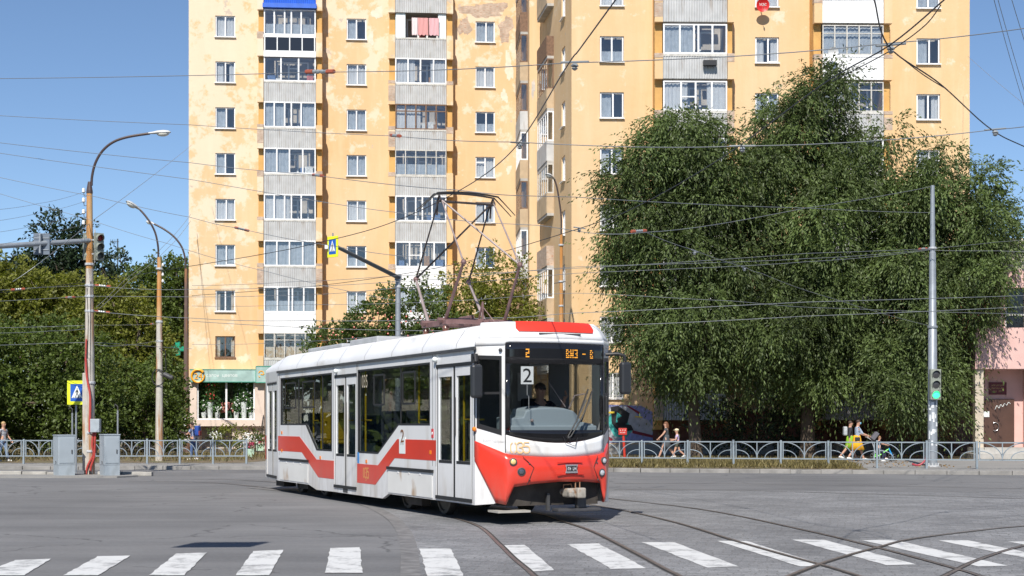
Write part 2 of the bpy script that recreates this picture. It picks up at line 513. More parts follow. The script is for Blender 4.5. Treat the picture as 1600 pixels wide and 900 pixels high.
# pavement behind the kerb
kl = [(-70, 51.2), (-9.5, 51.2), (0, 49.7), (4.4, 48.35), (15.1, 46.0), (26, 43.6), (60, 35)]
mb = MB()
mb.slab(kl + [(90, 45), (90, 150), (-90, 150), (-90, 51.2)], -0.3, 0.12)
o = mb.build('pavement', M_DUST); o['kind'] = 'structure'
def offset_line(pts, d):
    out = []
    for i, p in enumerate(pts):
        a = Vector(pts[max(i - 1, 0)]); b = Vector(pts[min(i + 1, len(pts) - 1)]); t = (b - a).normalized()
        out.append((p[0] + t.y * d, p[1] - t.x * d))
    return out
mb = MB()
# single kerb stones
rng = random.Random(4)
for i in range(len(kl) - 1):
    a = Vector(kl[i]); b = Vector(kl[i + 1]); L = (b - a).length; n = max(1, round(L / 1.0)); t = (b - a) / n; tn = t.normalized(); nn = Vector((tn.y, -tn.x))
    for k in range(n):
        p = a + t * k; q = p + t * 0.985; j = rng.uniform(-0.012, 0.012)
        p0 = p + nn * (0.16 + j); q0 = q + nn * (0.16 + j); zt = 0.13 + rng.uniform(-0.01, 0.012)
        mb.slab([tuple(p0), tuple(q0), tuple(q), tuple(p)], -0.2, zt)
o = mb.build('kerb', M_KERB, bevel=0.012); o['kind'] = 'structure'

# earth verges
vr = [(2.0, 49.2), (4.6, 48.8), (11.8, 47.2), (12.0, 47.9), (13.4, 58.5), (9, 59.2), (2, 60)]
sheet('verge', vr, 0.126, M_SOIL)
sheet('earth', [(3.0, 62.2), (23.0, 60.5), (23.2, 71), (3.0, 71)], 0.126, M_SOIL)
sheet('earth', [(-60, 55.5), (-10.5, 55.5), (-9.5, 62), (-10.2, 66), (-20, 110), (-60, 110)], 0.126, M_SOIL)
sheet('earth', [(-16.5, 67), (-3, 67), (-3, 86), (-20, 86)], 0.130, M_SOIL)

# traffic island by the left poles
mb = MB()
isl = [(-60, 43.2), (-12.0, 43.2), (-11.6, 44.1), (-12.0, 45.3), (-60, 45.3)]
mb.slab(isl, -0.2, 0.05)
o = mb.build('traffic_island', M_DUST); o['kind'] = 'structure'
mb = MB(); rng = random.Random(7)
x = -16.3
while x < -11.75:
    L = rng.uniform(0.75, 1.0)
    if not (-13.95 < x + L / 2 < -13.25):
        mb.box(x, x + L - 0.02, 44.9 + rng.uniform(-.04, .04), 45.12, 0, 0.15 + rng.uniform(-.035, .03))
    x += L
o = mb.build('island_kerb', mat('pale kerb stone', (0.36, 0.345, 0.315), 0.85, noise=0.25, nscale=3, bump=0.3), bevel=0.015); o['kind'] = 'structure'

# crosswalk stripes
ST = [((25, 876), (80, 874), (37, 900), (-42, 900)), ((153, 870), (204, 869), (152, 900), (99, 900)), ((275, 866), (323, 864), (288, 900), (233, 900)),
      ((396, 862), (443, 860), (421, 900), (368, 900)), ((515, 857), (563, 856), (566, 896), (509, 896)), ((655, 858), (704, 858), (725, 901), (668, 901)),
      ((787, 853), (820, 852), (867, 892), (826, 894)), ((887, 851), (935, 850), (1010, 889), (955, 890)), ((1003, 848), (1053, 848), (1155, 886), (1105, 888)),
      ((1120, 846), (1166, 846), (1293, 885), (1250, 886)), ((1238, 844), (1287, 844), (1432, 883), (1385, 884)), ((1347, 845), (1395, 844), (1575, 885), (1529, 886)),
      ((1465, 845), (1512, 845), (1712, 886), (1668, 886)), ((1575, 847), (1622, 847), (1830, 887), (1785, 887)), ((1690, 848), (1735, 848), (1960, 888), (1915, 888))]
rng = random.Random(3)
for i, q in enumerate(ST):
    P = [G(*p) for p in q]
    left = [P[3].lerp(P[0], t / 14) for t in range(15)]; right = [P[2].lerp(P[1], t / 14) for t in range(15)]
    jit = lambda: rng.uniform(-0.011, 0.011)
    top = [P[0].lerp(P[1], t / 6) + Vector((0, jit(), 0)) for t in range(1, 6)]
    bot = [P[3].lerp(P[2], t / 6) + Vector((0, jit(), 0)) for t in range(1, 6)]
    ring = [p + Vector((jit(), 0, 0)) for p in right] + top[::-1] + [p + Vector((jit(), 0, 0)) for p in left[::-1]] + bot
    mb = MB(); mb.add([(p.x, p.y, 0.0085) for p in ring], [tuple(range(len(ring)))])
    o = mb.build('crosswalk_stripe', M_PAINT); o['kind'] = 'structure'

# tram rails: steel head, groove, rusty flank
TO = Vector((-0.611, 23.396)); TU = Vector((0.419, -0.908)); TN = Vector((0.908, 0.419))
def tl(t, w):          # tram-side coordinates to world (t forward from the cab corner, w across from the door side)
    p = TO + TU * t + TN * w
    return Vector((p.x, p.y, 0))
R1 = [G(200, 752.5), G(330, 754.5), tl(-12.3, .42), tl(-9, .40), tl(-6, .46), tl(-3, .36), G(712, 811), G(750, 825), G(780, 852), G(801, 873), G(830, 898), G(858, 930), G(930, 1050)]
R2 = [G(220, 748.5), G(380, 750.5), tl(-12.3, 1.96), tl(-9, 1.93), tl(-6, 1.99), G(830, 802), G(876, 814.5), G(925, 830.5), G(990, 863), G(1040, 890), G(1062, 901), G(1130, 940), G(1300, 1060)]
R3 = [G(600, 757), G(780, 769), G(940, 792), G(1050, 815.5), G(1150, 846), G(1230, 869), G(1300, 888), G(1345, 902), G(1450, 935), G(1700, 1030)]
R4 = [G(620, 752), G(800, 763), G(955, 780), G(1100, 797.5), G(1250, 828), G(1375, 858), G(1500, 892), G(1535, 903), G(1700, 955), G(1950, 1050)]
R5 = [G(1000, 1050), G(1160, 935), G(1235, 900), G(1300, 876), G(1375, 855), G(1425, 843), G(1525, 830), G(1620, 821), G(1900, 800), G(2500, 772)]
R6 = [G(1300, 1050), G(1420, 930), G(1480, 900), G(1530, 876), G(1600, 854), G(1700, 832), G(1900, 806), G(2500, 775)]
R7 = [G(960, 765.5), G(1150, 767), G(1380, 773), G(1800, 786)]
R8 = [G(960, 755.5), G(1200, 757), G(1500, 762), G(1900, 770)]
def strip(mb, pts, off, w, z):
    rows = []
    for i, p in enumerate(pts):
        d = (pts[min(i + 1, len(pts) - 1)] - pts[max(i - 1, 0)]).normalized(); nrm = Vector((d.y, -d.x, 0))
        a = p + nrm * (off - w / 2); b = p + nrm * (off + w / 2)
        rows.append([(b.x, b.y, z), (a.x, a.y, z)])
    mb.grid(rows)
for k, (rl, side) in enumerate(((R1, -1), (R2, 1), (R3, 1), (R4, -1), (R5, 1), (R6, -1), (R7, 1), (R8, -1))):
    pts = catmull(rl, 10); dz = 0.0008 * k
    mb = MB()
    mb.cur = 1; strip(mb, pts, side * 0.04, 0.03, 0.0125 + dz / 8)
    mb.cur = 0; strip(mb, pts, 0, 0.048, 0.0155 + dz / 8)
    o = mb.build('tram_rail', [M_STEEL, M_GROOVE, M_RUSTR]); o['kind'] = 'structure'
# ------------------------------------------------------------------ apartment building
def plaster_mat(name, white_amt, grey_amt, base=(0.685, 0.495, 0.295), deep=(0.65, 0.435, 0.228)):
    m = bpy.data.materials.new(name); m.use_nodes = True
    nt = m.node_tree; b = nt.nodes['Principled BSDF']
    tc = nt.nodes.new('ShaderNodeTexCoord')
    def noise(sc, det, rough=0.55, scale=(1, 1, 1), loc=(0, 0, 0)):
        mp = nt.nodes.new('ShaderNodeMapping'); mp.inputs['Scale'].default_value = scale; mp.inputs['Location'].default_value = loc
        nt.links.new(tc.outputs['Object'], mp.inputs[0])
        n = nt.nodes.new('ShaderNodeTexNoise'); n.inputs['Scale'].default_value = sc; n.inputs['Detail'].default_value = det; n.inputs['Roughness'].default_value = rough
        nt.links.new(mp.outputs[0], n.inputs['Vector']); return n.outputs[0]
    def mrange(x, a, c, d=0.0, e=1.0):
        r = nt.nodes.new('ShaderNodeMapRange'); r.inputs[1].default_value = a; r.inputs[2].default_value = c; r.inputs[3].default_value = d; r.inputs[4].default_value = e
        nt.links.new(x, r.inputs[0]); return r.outputs[0]
    def mixc(f, a, c):
        x = nt.nodes.new('ShaderNodeMix'); x.data_type = 'RGBA'
        nt.links.new(f, x.inputs[0])
        for i, q in ((6, a), (7, c)):
            if isinstance(q, tuple): x.inputs[i].default_value = (*q, 1)
            else: nt.links.new(q, x.inputs[i])
        return x.outputs[2]
    def math_(op, x, y):
        k = nt.nodes.new('ShaderNodeMath'); k.operation = op
        for i, q in enumerate((x, y)):
            if isinstance(q, (int, float)): k.inputs[i].default_value = q
            else: nt.links.new(q, k.inputs[i])
        return k.outputs[0]
    sep = nt.nodes.new('ShaderNodeSeparateXYZ'); nt.links.new(tc.outputs['Object'], sep.inputs[0])
    big = noise(0.16, 5, 0.6, loc=(3, 1, 2))
    streak = noise(0.9, 6, 0.6, (1.6, 1, 0.22), (1, 5, 2))
    col = mixc(mrange(math_('ADD', math_('MULTIPLY', big, 0.6), math_('MULTIPLY', streak, 0.4)), 0.36, 0.62), deep, base)
    col = mixc(mrange(streak, 0.52, 0.8, 0, 0.4), col, (0.74, 0.57, 0.36))
    # faded, washed out and peeling areas: more of them high up and near the left corner
    fade_h = mrange(sep.outputs[2], 8, 27, 0.0, white_amt)
    fade_x = mrange(sep.outputs[0], 0.0, 9.0, white_amt * 0.9, 0.0)
    w = math_('ADD', math_('ADD', noise(0.85, 11, 0.68, loc=(7, 2, 9)), math_('MULTIPLY', fade_h, 0.35)), math_('MULTIPLY', fade_x, 0.3))
    col = mixc(mrange(w, 0.65, 0.72, 0, 0.55), col, (0.76, 0.68, 0.56))
    g = math_('ADD', noise(0.8, 9, 0.6, loc=(17, 4, 3)), math_('MULTIPLY', fade_h, 0.08))
    col = mixc(mrange(g, 0.72 - grey_amt, 0.735 - grey_amt, 0, 0.8), col, (0.50, 0.42, 0.345))
    nt.links.new(col, b.inputs['Base Color'])
    b.inputs['Roughness'].default_value = 0.9; b.inputs['Specular IOR Level'].default_value = 0.2
    bp = nt.nodes.new('ShaderNodeBump'); bp.inputs['Strength'].default_value = 0.5; bp.inputs['Distance'].default_value = 0.03
    nt.links.new(noise(2.6, 7, 0.62), bp.inputs['Height']); nt.links.new(bp.outputs[0], b.inputs['Normal'])
    return m

M_PLA = plaster_mat('peeling yellow plaster', 0.52, 0.02)
M_PLB = plaster_mat('worn yellow plaster', 0.24, 0.012)
M_ORANGE = mat('orange loggia plaster', (0.60, 0.34, 0.11), 0.9, noise=0.12, nscale=1.5, bump=0.3, bscale=12)
M_BARE = mat('bare brick and mortar', (0.46, 0.36, 0.28), 0.95, noise=0.25, nscale=3, bump=0.6, bscale=18, dirt=((0.40, 0.24, 0.16), 5, 0.52, (1, 1, 4)))
M_WHITE = mat('white window plastic', (0.80, 0.80, 0.80), 0.4, noise=0.04, nscale=2)
M_OLDWOOD = mat('old brown window wood', (0.17, 0.095, 0.055), 0.7, noise=0.3, nscale=8)
M_PALEWOOD = mat('grey weathered window wood', (0.52, 0.50, 0.46), 0.75, noise=0.2, nscale=8)
M_CORR = mat('corrugated grey sheet', (0.47, 0.47, 0.465), 0.6, noise=0.12, nscale=1.8, dirt=((0.36, 0.33, 0.30), 1.2, 0.56, (6, 6, 0.6)))
M_CORRW = mat('white balcony cladding', (0.80, 0.80, 0.80), 0.5, noise=0.04, nscale=2)
M_BLUE = mat('blue sheet', (0.03, 0.12, 0.55), 0.45, noise=0.1, nscale=3)
M_CONC = mat('concrete', (0.40, 0.385, 0.36), 0.9, noise=0.2, nscale=2, bump=0.3)
M_PANE = glass_mat('window glass', (0.95, 0.96, 0.965), 1.75, 0.0, 0.12)
M_DARKROOM = mat('dim room', (0.10, 0.085, 0.07), 0.9, noise=0.4, nscale=0.8)
M_ROOM = mat('room wall', (0.48, 0.43, 0.37), 0.9, noise=0.3, nscale=0.8)
M_CURT = [mat('white curtain', (0.50, 0.505, 0.51), 0.9, noise=0.06, nscale=4), mat('blue grey curtain', (0.34, 0.37, 0.40), 0.9, noise=0.15, nscale=4),
          mat('beige curtain', (0.48, 0.40, 0.30), 0.9, noise=0.15, nscale=4), mat('pink curtain', (0.55, 0.30, 0.30), 0.9, noise=0.1, nscale=4)]

def col_of(i):
    return [0, 1, 0, 2, 1, 0, 3, 1][i % 8]

def line_block(kslope, d0):
    """facade line D = d0/(1-slope*k) with k=(px-800)/F"""
    def pt(px, off=0.0):
        k = (px - 800) / F
        D = (d0 - off) / (1 - kslope * k)
        return Vector((k * D, D))
    return pt

class Facade:
    """local frame: x along the wall, y into the wall, z up"""
    def __init__(self, p0, p1):
        self.o = Vector(p0); d = Vector(p1) - Vector(p0); self.len = d.length
        self.u = d.normalized(); self.n = Vector((-self.u.y, self.u.x)); self.rz = math.atan2(self.u.y, self.u.x)
        self.M = Matrix(((self.u.x, self.n.x, 0, self.o.x), (self.u.y, self.n.y, 0, self.o.y), (0, 0, 1, 0), (0, 0, 0, 1)))
    def a(self, px, off=0.0):
        """distance along the wall seen at photo column px, for something `off` metres in front of the wall"""
        k = (px - 800) / F
        ox = self.o.x - self.n.x * off; oy = self.o.y - self.n.y * off
        return (k * oy - ox) / (self.u.x - k * self.u.y)
    def depth(self, a, off=0.0):
        return self.o.y + self.u.y * a - self.n.y * off
    def z(self, px, py, off=0.0):
        a = self.a(px, off); return EYE - (py - HY) / F * self.depth(a, off)

ptL = line_block(0.078, 88.47); ptR = line_block(0.025, 70.975)
FL = Facade(ptL(295), ptL(812)); FR = Facade(ptR(893), ptR(1515))
BO = Vector((FL.o.x, FL.o.y, 0))      # building origin
building = empty('apartment_building', BO, FL.rz, 'nine storey apartment building of peeling yellow plaster with glazed balconies', 'apartment building')
BM = building.matrix_basis.inverted() if False else (Matrix.Translation(BO) @ Matrix.Rotation(FL.rz, 4, 'Z')).inverted()
def mfac(fc): return BM @ fc.M
def rz_of(fc): return fc.rz - FL.rz

ZK = [6.36 + 2.803 * k for k in range(-1, 9)]   # window row centres, index k+1
ROOF = 31.2

def holes_wall(mb, a0, a1, z0, z1, holes, depth=0.18, y=0.0):
    xs = sorted(set([a0, a1] + [h[0] for h in holes] + [h[1] for h in holes]))
    zs = sorted(set([z0, z1] + [h[2] for h in holes] + [h[3] for h in holes]))
    def inside(x, z): return any(h[0] < x < h[1] and h[2] < z < h[3] for h in holes)
    for i in range(len(xs) - 1):
        for j in range(len(zs) - 1):
            if inside((xs[i] + xs[i + 1]) / 2, (zs[j] + zs[j + 1]) / 2): continue
            mb.quad((xs[i], y, zs[j]), (xs[i + 1], y, zs[j]), (xs[i + 1], y, zs[j + 1]), (xs[i], y, zs[j + 1]))
    for (x0, x1, q0, q1) in holes:
        mb.quad((x0, y, q0), (x0, y + depth, q0), (x0, y + depth, q1), (x0, y, q1))
        mb.quad((x1, y, q1), (x1, y + depth, q1), (x1, y + depth, q0), (x1, y, q0))
        mb.quad((x0, y, q1), (x0, y + depth, q1), (x1, y + depth, q1), (x1, y, q1))
        mb.quad((x1, y, q0), (x1, y + depth, q0), (x0, y + depth, q0), (x0, y, q0))

def bars_frame(w, h, vbars, hbars=(), fw=0.065, fd=0.06, extra=()):
    """window frame centred on x, z; vbars are x positions, hbars (x0,x1,z)"""
    mb = MB()
    mb.box(-w / 2, w / 2, -fd, 0, -h / 2, -h / 2 + fw); mb.box(-w / 2, w / 2, -fd, 0, h / 2 - fw, h / 2)
    mb.box(-w / 2, -w / 2 + fw, -fd + .003, 0, -h / 2 + fw, h / 2 - fw); mb.box(w / 2 - fw, w / 2, -fd + .003, 0, -h / 2 + fw, h / 2 - fw)
    for x in vbars: mb.box(x - fw * .6, x + fw * .6, -fd - .004, 0, -h / 2 + fw, h / 2 - fw)
    for (x0, x1, z) in hbars: mb.box(x0, x1, -fd + .006, 0, z - fw * .4, z + fw * .4)
    for e in extra: mb.box(*e)
    return mb

# shared window meshes
WW, WH = 1.2, 1.30
def curtain_mesh(kind, w, h, seed):
    rg = random.Random(seed); mb = MB()
    def cloth(x0, x1, z0, z1):
        n = max(4, int((x1 - x0) / 0.06)); rows = [[], []]
        for i in range(n + 1):
            x = x0 + (x1 - x0) * i / n; y = 0.02 * math.sin(i * 1.9 + seed) + 0.01 * rg.uniform(-1, 1)
            rows[0].append((x, y, z0)); rows[1].append((x, y, z1))
        mb.grid(rows)
    if kind == 'full': cloth(-w / 2, w / 2, -h / 2, h / 2)
    elif kind == 'gap':
        cloth(-w / 2, -w * .12, -h / 2, h / 2); cloth(w * .2, w / 2, -h / 2, h / 2)
    elif kind == 'half': cloth(-w / 2, w / 2, -h / 2, -h * .05)
    elif kind == 'left': cloth(-w / 2, -0.02, -h / 2, h / 2)
    elif kind == 'blind': mb.box(-w / 2, w / 2, 0, .01, h * .1, h / 2); 
    elif kind == 'sides':
        cloth(-w / 2, -w * .3, -h / 2, h / 2); cloth(w * .3, w / 2, -h / 2, h / 2)
    return mb
win_frames = []
for v in range(4):
    vb = [0.0] if v in (0, 1) else [0.06]
    hb = ((-WW / 2, 0, .32),) if v == 1 else ()
    fmb = bars_frame(WW, WH, vb, hb)
    if v == 3: fmb.box(0.10, WW / 2 - .05, -.075, 0.0, -WH / 2 + .06, -WH / 2 + .11)
    fmb.box(-WW / 2 - .05, WW / 2 + .05, -0.24, -.04, -WH / 2 - .045, -WH / 2)
    win_frames.append(fmb.mesh('window', M_WHITE))
dark_frame = bars_frame(WW, WH, [0.0], (), fw=.06)
dark_frame.box(-WW / 2 - .05, WW / 2 + .05, -0.22, -.04, -WH / 2 - .045, -WH / 2)
win_frames.append(dark_frame.mesh('window', M_OLDWOOD))
pane_me = MB().box(-WW / 2 + .04, WW / 2 - .04, -.022, -.018, -WH / 2 + .04, WH / 2 - .04).mesh('pane', M_PANE)
cur_me = []
for i, (kd, c) in enumerate((('full', 0), ('gap', 0), ('full', 1), ('left', 1), ('sides', 2), ('full', 1), ('gap', 1), ('full', 0), ('gap', 0), ('half', 1))):
    cur_me.append(curtain_mesh(kd, WW - .1, WH - .1, i).mesh('curtain', M_CURT[c]))
grille_me = None
def add_window(fc, a, z, v, c, recess=0.12, sx=1.0, name='window', frame=None):
    M = mfac(fc)
    p = M @ Vector((a, recess, z))
    o = place(name, frame or win_frames[v], building, p, rz_of(fc)); o.scale = (sx, 1, 1)
    q = place('pane', pane_me, o, (0, 0, 0))
    if c is not None: place('curtain', cur_me[c % len(cur_me)], o, (0, .10, 0))
    return o

# --- balcony pieces
def corr_panel(w, z0, z1, n, y0=0.0, amp=0.018):
    mb = MB(); rows = [[], []]
    for i in range(n * 2 + 1):
        x = -w / 2 + w * i / (2 * n); y = y0 + (amp if i % 2 else -amp)
        rows[0].append((x, y, z0)); rows[1].append((x, y, z1))
    mb.grid(rows)
    mb.box(-w / 2, w / 2, y0 + .03, y0 + .06, z0, z1)
    return mb
BAL = {}
def balcony_meshes(w, gz0, gz1, pz0, pz1, tagk):
    """panel + slab meshes, glazing variants, panes; local origin at balcony centre line on the bay front"""
    d = {}
    for nm, m in (('grey', M_CORR), ('white', M_CORRW), ('blue', M_BLUE)):
        mb = corr_panel(w, pz0, pz1, int(w / .125), -0.03, .018 if nm != 'white' else .006)
        mb.cur = 1
        mb.box(-w / 2, w / 2, 0.05, 1.1, pz0 - .02, pz0 + .12)      # floor slab behind the panel
        mb.cur = 2
        mb.box(-w / 2, w / 2, -.05, .05, pz1, gz0)                  # ledge under the glazing
        d[nm] = mb.mesh('balcony', [m, M_CONC, M_CORRW if nm == 'white' else M_PALEWOOD])
    h = gz1 - gz0
    V = {'four': ([-w * .25, -.02, w * .25], ()), 'three': ([-w * .17, w * .17], ()), 'five': ([-w * .3, -w * .1, w * .03, w * .22], ()),
         'mid': ([-w * .24, -w * .02, w * .05, w * .27], ()), 'transom': ([-w * .3, -w * .1, w * .1, w * .3], ((-w / 2, w / 2, h * .22),)), 'screen': ([-w * .22, .02, w * .26], ((-w * .22, .02, -.05),))}
    for k, (vb, hb) in V.items():
        for nm, m in (('w', M_WHITE), ('b', M_OLDWOOD), ('p', M_PALEWOOD)):
            fmb = bars_frame(w, h, vb, hb, fw=.07 if nm != 'p' else .05, fd=.07)
            d['f_' + k + nm] = fmb.mesh('glazing_frame', m)
    mb = MB().box(-w / 2 + .04, w / 2 - .04, -.02, -.016, -h / 2 + .05, h / 2 - .05); d['pane'] = mb.mesh('pane', M_PANE)
    for i, (kd, c) in enumerate((('sides', 0), ('left', 1), ('half', 1), ('gap', 1), ('full', 1), ('gap', 0), ('left', 0), ('half', 2))):
        d['c%d' % i] = curtain_mesh(kd, w - .15, h - .15, i + 20).mesh('curtain', M_CURT[c])
    # inner window and door of the flat behind the glazing
    fr = bars_frame(w * .62, 1.5, [-.25, .3], ((-.25, .3, .35),), fw=.09)
    d['inner'] = fr.mesh('inner_window', M_WHITE)
    d['h'] = h; d['gz'] = (gz0 + gz1) / 2
    return d

BAY = 0.85
BOXES = [MB().box(-.5, .5, -.5, .5, 0, 1).mesh('stored_box', mat('stored things', c, .8, noise=.3, nscale=4)) for c in ((.6, .6, .58), (.30, .17, .08), (.10, .16, .30), (.45, .14, .12), (.12, .18, .09))]
def balcony(fc, d, a, zk, panel, frame, cur, off, pane=True, label=None):
    M = mfac(fc); rz = rz_of(fc)
    b = place('balcony', d[panel], building, M @ Vector((a, -off, zk)), rz)
    if label: b['label'] = label
    if frame:
        f = place('glazing_frame', d['f_' + frame], b, (0, 0.02, d['gz']))
        if pane: place('pane', d['pane'], b, (0, .02, d['gz']))
        if cur is not None: place('curtain', d['c%d' % cur], b, (0, .14, d['gz']))
    place('inner_window', d['inner'], b, (0.1, off - .02, d['gz'] - .1))
    rg = random.Random(int(a * 100 + zk * 37))
    for q in range(rg.randint(1, 3)):       # things kept on the balcony, seen through the glass
        w_, h_ = rg.uniform(.18, .5), rg.uniform(.25, .8); o = place('stored_box', BOXES[rg.randrange(5)], b, (rg.uniform(-1.2, 1.2), rg.uniform(.3, .6), d['gz'] - d['h'] / 2 - .05)); o.scale = (w_, .2, h_)
    return b

def build_block(fc, cols, bcols, zbase, mat_, bare=None, kmin=0, offs=(-.60, -2.05)):
    """outer walls with openings, projecting bays, piers"""
    M = mfac(fc); mb = MB(M)
    holes = []
    for a in cols:
        for k in range(kmin, 9): holes.append((a - WW / 2, a + WW / 2, ZK[k + 1] - WH / 2, ZK[k + 1] + WH / 2))
    for (b0, b1, o0, o1) in bcols: holes.append((o0, o1, ZK[kmin + 1] - 2.2, ROOF - 2.6))
    holes_wall(mb, 0, fc.len, zbase, ROOF, holes)
    for (b0, b1, o0, o1) in bcols:
        zt = ROOF - 2.6; zb = ZK[kmin + 1] - 2.2
        mb.cur = 1
        for (x0, x1) in ((b0 + .04, o0), (o1, b1 - .04)): mb.box(x0, x1, -BAY, 0.0, zb, zt)
        mb.cur = 2
        mb.quad((o0 - .3, .95, zb), (o1 + .3, .95, zb), (o1 + .3, .95, zt), (o0 - .3, .95, zt))
        mb.quad((o0, 0, zb), (o0, .95, zb), (o0, .95, zt), (o0, 0, zt)); mb.quad((o1, .95, zb), (o1, 0, zb), (o1, 0, zt), (o1, .95, zt))
        mb.cur = 0
        rg = random.Random(int(b0 * 10))
        for k in range(kmin, 9):
            for (x0, x1) in ((b0, o0 - .01), (o1 + .01, b1)):
                mb.cur = 0
                mb.box(x0, x1, -BAY - .34, -BAY, ZK[k + 1] + offs[1], ZK[k + 1] + offs[0])
                if rg.random() < .55:
                    mb.cur = 3; mb.box(x0 - .012, x1 + .012, -BAY - .352, -BAY - .01, ZK[k + 1] + offs[0] - rg.uniform(.12, .4), ZK[k + 1] + offs[0] + .012)
                    if rg.random() < .35: mb.box(x0 - .006, x1 + .006, -BAY - .346, -BAY - .02, ZK[k + 1] + offs[1] + rg.uniform(.1, .35), ZK[k + 1] + offs[0] - .3)
        mb.cur = 2
    # dim interior behind the windows
    mb.cur = 2
    mb.quad((0.05, 1.4, zbase), (fc.len - .05, 1.4, zbase), (fc.len - .05, 1.4, ROOF), (0.05, 1.4, ROOF))
    return mb.build('wall', [mat_, M_ORANGE, M_ROOM, M_BARE], building)

# columns (photo pixels -> metres along the wall)
cl = [FL.a(352), FL.a(557), FL.a(758)]
oB = BAY + .3
bl = [(FL.a(402, oB), FL.a(503.5, oB), FL.a(412, oB), FL.a(493.5, oB)), (FL.a(607, oB), FL.a(708, oB), FL.a(617.5, oB), FL.a(697.5, oB))]
cr = [FR.a(956), FR.a(1198.5), FR.a(1450.5)]
brr = [(FR.a(1023, oB), FR.a(1147, oB), FR.a(1036, oB), FR.a(1136.5, oB)), (FR.a(1272, oB), FR.a(1394, oB), FR.a(1285, oB), FR.a(1381, oB))]
build_block(FL, cl, bl, 4.5, M_PLA, kmin=0)
build_block(FR, cr, brr, 0.0, M_PLB, kmin=-1, offs=(-.50, -1.75))
rgw = random.Random(11)
for ci, a in enumerate(cl):
    for k in range(0, 9):
        v = [0, 2, 0, 0, 0, 0, 3, 2][(k * 3 + ci * 5) % 8]
        if ci == 2 and k == 4: v = 1
        c = [0, 3, 5, 1, 5, 0, 7, 9, 3][(k * 2 + ci * 3) % 9]
        if ci == 0 and k == 0: v = 4; c = 4
        if ci == 0 and k == 1: c = 4
        add_window(FL, a, ZK[k + 1], v, c)
for ci, a in enumerate(cr):
    for k in range(-1, 9):
        v = [0, 2, 3, 0, 2][(k + ci * 2) % 5]; c = [9, 1, 8, 0, 3, 7, 2][(k * 3 + ci * 2 + 6) % 7]
        w = add_window(FR, a, ZK[k + 1], v, c, sx=.97)
        if k < 1:     # barred lower windows
            g = MB()
            for i in range(8): g.box(-.56 + i * .16, -.545 + i * .16, -.19, -.175, -.65, .65)
            for z in (-.5, -.1, .3, .6): g.box(-.6, .6, -.2, -.19, z - .008, z + .008)
            g.build('window_bars', M_PALEWOOD, w)

wl = bl[0][3] - bl[0][2]; wr = brr[0][3] - brr[0][2]; wr2 = brr[1][3] - brr[1][2]
DL = balcony_meshes(wl - .02, -.75, .80, -2.02, -.85, 'l')
DR = balcony_meshes(wr - .02, -.50, .97, -1.72, -.62, 'r')
DR2 = balcony_meshes(wr2 - .02, -.50, .97, -1.72, -.62, 'r2')
seqL = [  # k from 0 (lowest seen) up: panel, frame, curtain
    [('grey', 'transomp', 7), ('white', 'midw', 2), ('grey', 'fourw', 4), ('grey', 'fivew', 6), ('grey', 'fourw', 1), ('grey', 'fivew', 3), ('grey', 'threew', None), ('grey', 'fivew', 2), ('blue', 'fourw', None)],
    [('grey', 'transomp', 7), ('white', 'fourw', 5), ('white', 'screenw', None), ('grey', 'fivew', None), ('grey', 'transomp', 2), ('grey', 'transomb', 6), ('grey', 'fourw', 5), ('grey', None, None), ('grey', 'fourw', 0)]]
for bi in range(2):
    ac = (bl[bi][2] + bl[bi][3]) / 2
    for k in range(9):
        pn, fr, cu = seqL[bi][k]
        balcony(FL, DL, ac, ZK[k + 1], pn, fr, cu, BAY + .24, label='blue sheeted balcony' if pn == 'blue' else None)
seqR = [[('grey', 'fourw', 1), ('grey', 'fivew', 0), ('grey', 'fourw', 3), ('grey', 'midw', 2), ('grey', 'fourw', 5), ('grey', 'screenw', 5), ('grey', 'midw', 1), ('grey', 'fourw', None), ('white', 'fourw', 0), ('grey', 'fivew', 2)],
        [('grey', 'fourw', 1), ('grey', 'fivew', 0), ('grey', 'fourw', 3), ('grey', 'midw', 2), ('grey', 'threew', 1), ('grey', 'transomp', 6), ('white', 'transomp', 4), ('white', 'fourw', None), ('grey', 'fourw', 0), ('grey', 'fivew', 2)]]
for bi in range(2):
    dd = (DR, DR2)[bi]; ac = (brr[bi][2] + brr[bi][3]) / 2
    for k in range(-1, 9):
        pn, fr, cu = seqR[bi][k + 1]
        balcony(FR, dd, ac, ZK[k + 1], pn, fr, cu, BAY + .24)

# bare loggia with washing (left block, second balcony column, top row in view)
kk = 7; a0, a1 = bl[1][2], bl[1][3]; ac = (a0 + a1) / 2
mb = MB(mfac(FL)); mb.box(a0 + .02, a1 - .02, -BAY - .24, -BAY - .1, ZK[kk + 1] + .80, ZK[kk + 1] + 1.08); mb.build('lintel', mat('red oxide lintel', (0.42, 0.13, 0.06), 0.85, noise=.2, nscale=3), building)
mb = MB(mfac(FL)); mb.box(a0 + .02, a1 - .02, -BAY - .2, -BAY - .08, ZK[kk + 1] + 1.08, ZK[kk + 1] + 2.75); mb.build('patched_wall', M_BARE, building)
M_LOG = mat('pale loggia paint', (.70, .78, .80), .8, noise=.1)
for (x0, x1) in ((a0 + .02, a0 + .62), (a1 - .5, a1 - .02)):
    mb = MB(mfac(FL)); mb.box(x0, x1, -BAY - .15, -BAY - .05, ZK[kk + 1] - .75, ZK[kk + 1] + .8); mb.build('loggia_wall', M_LOG, building)
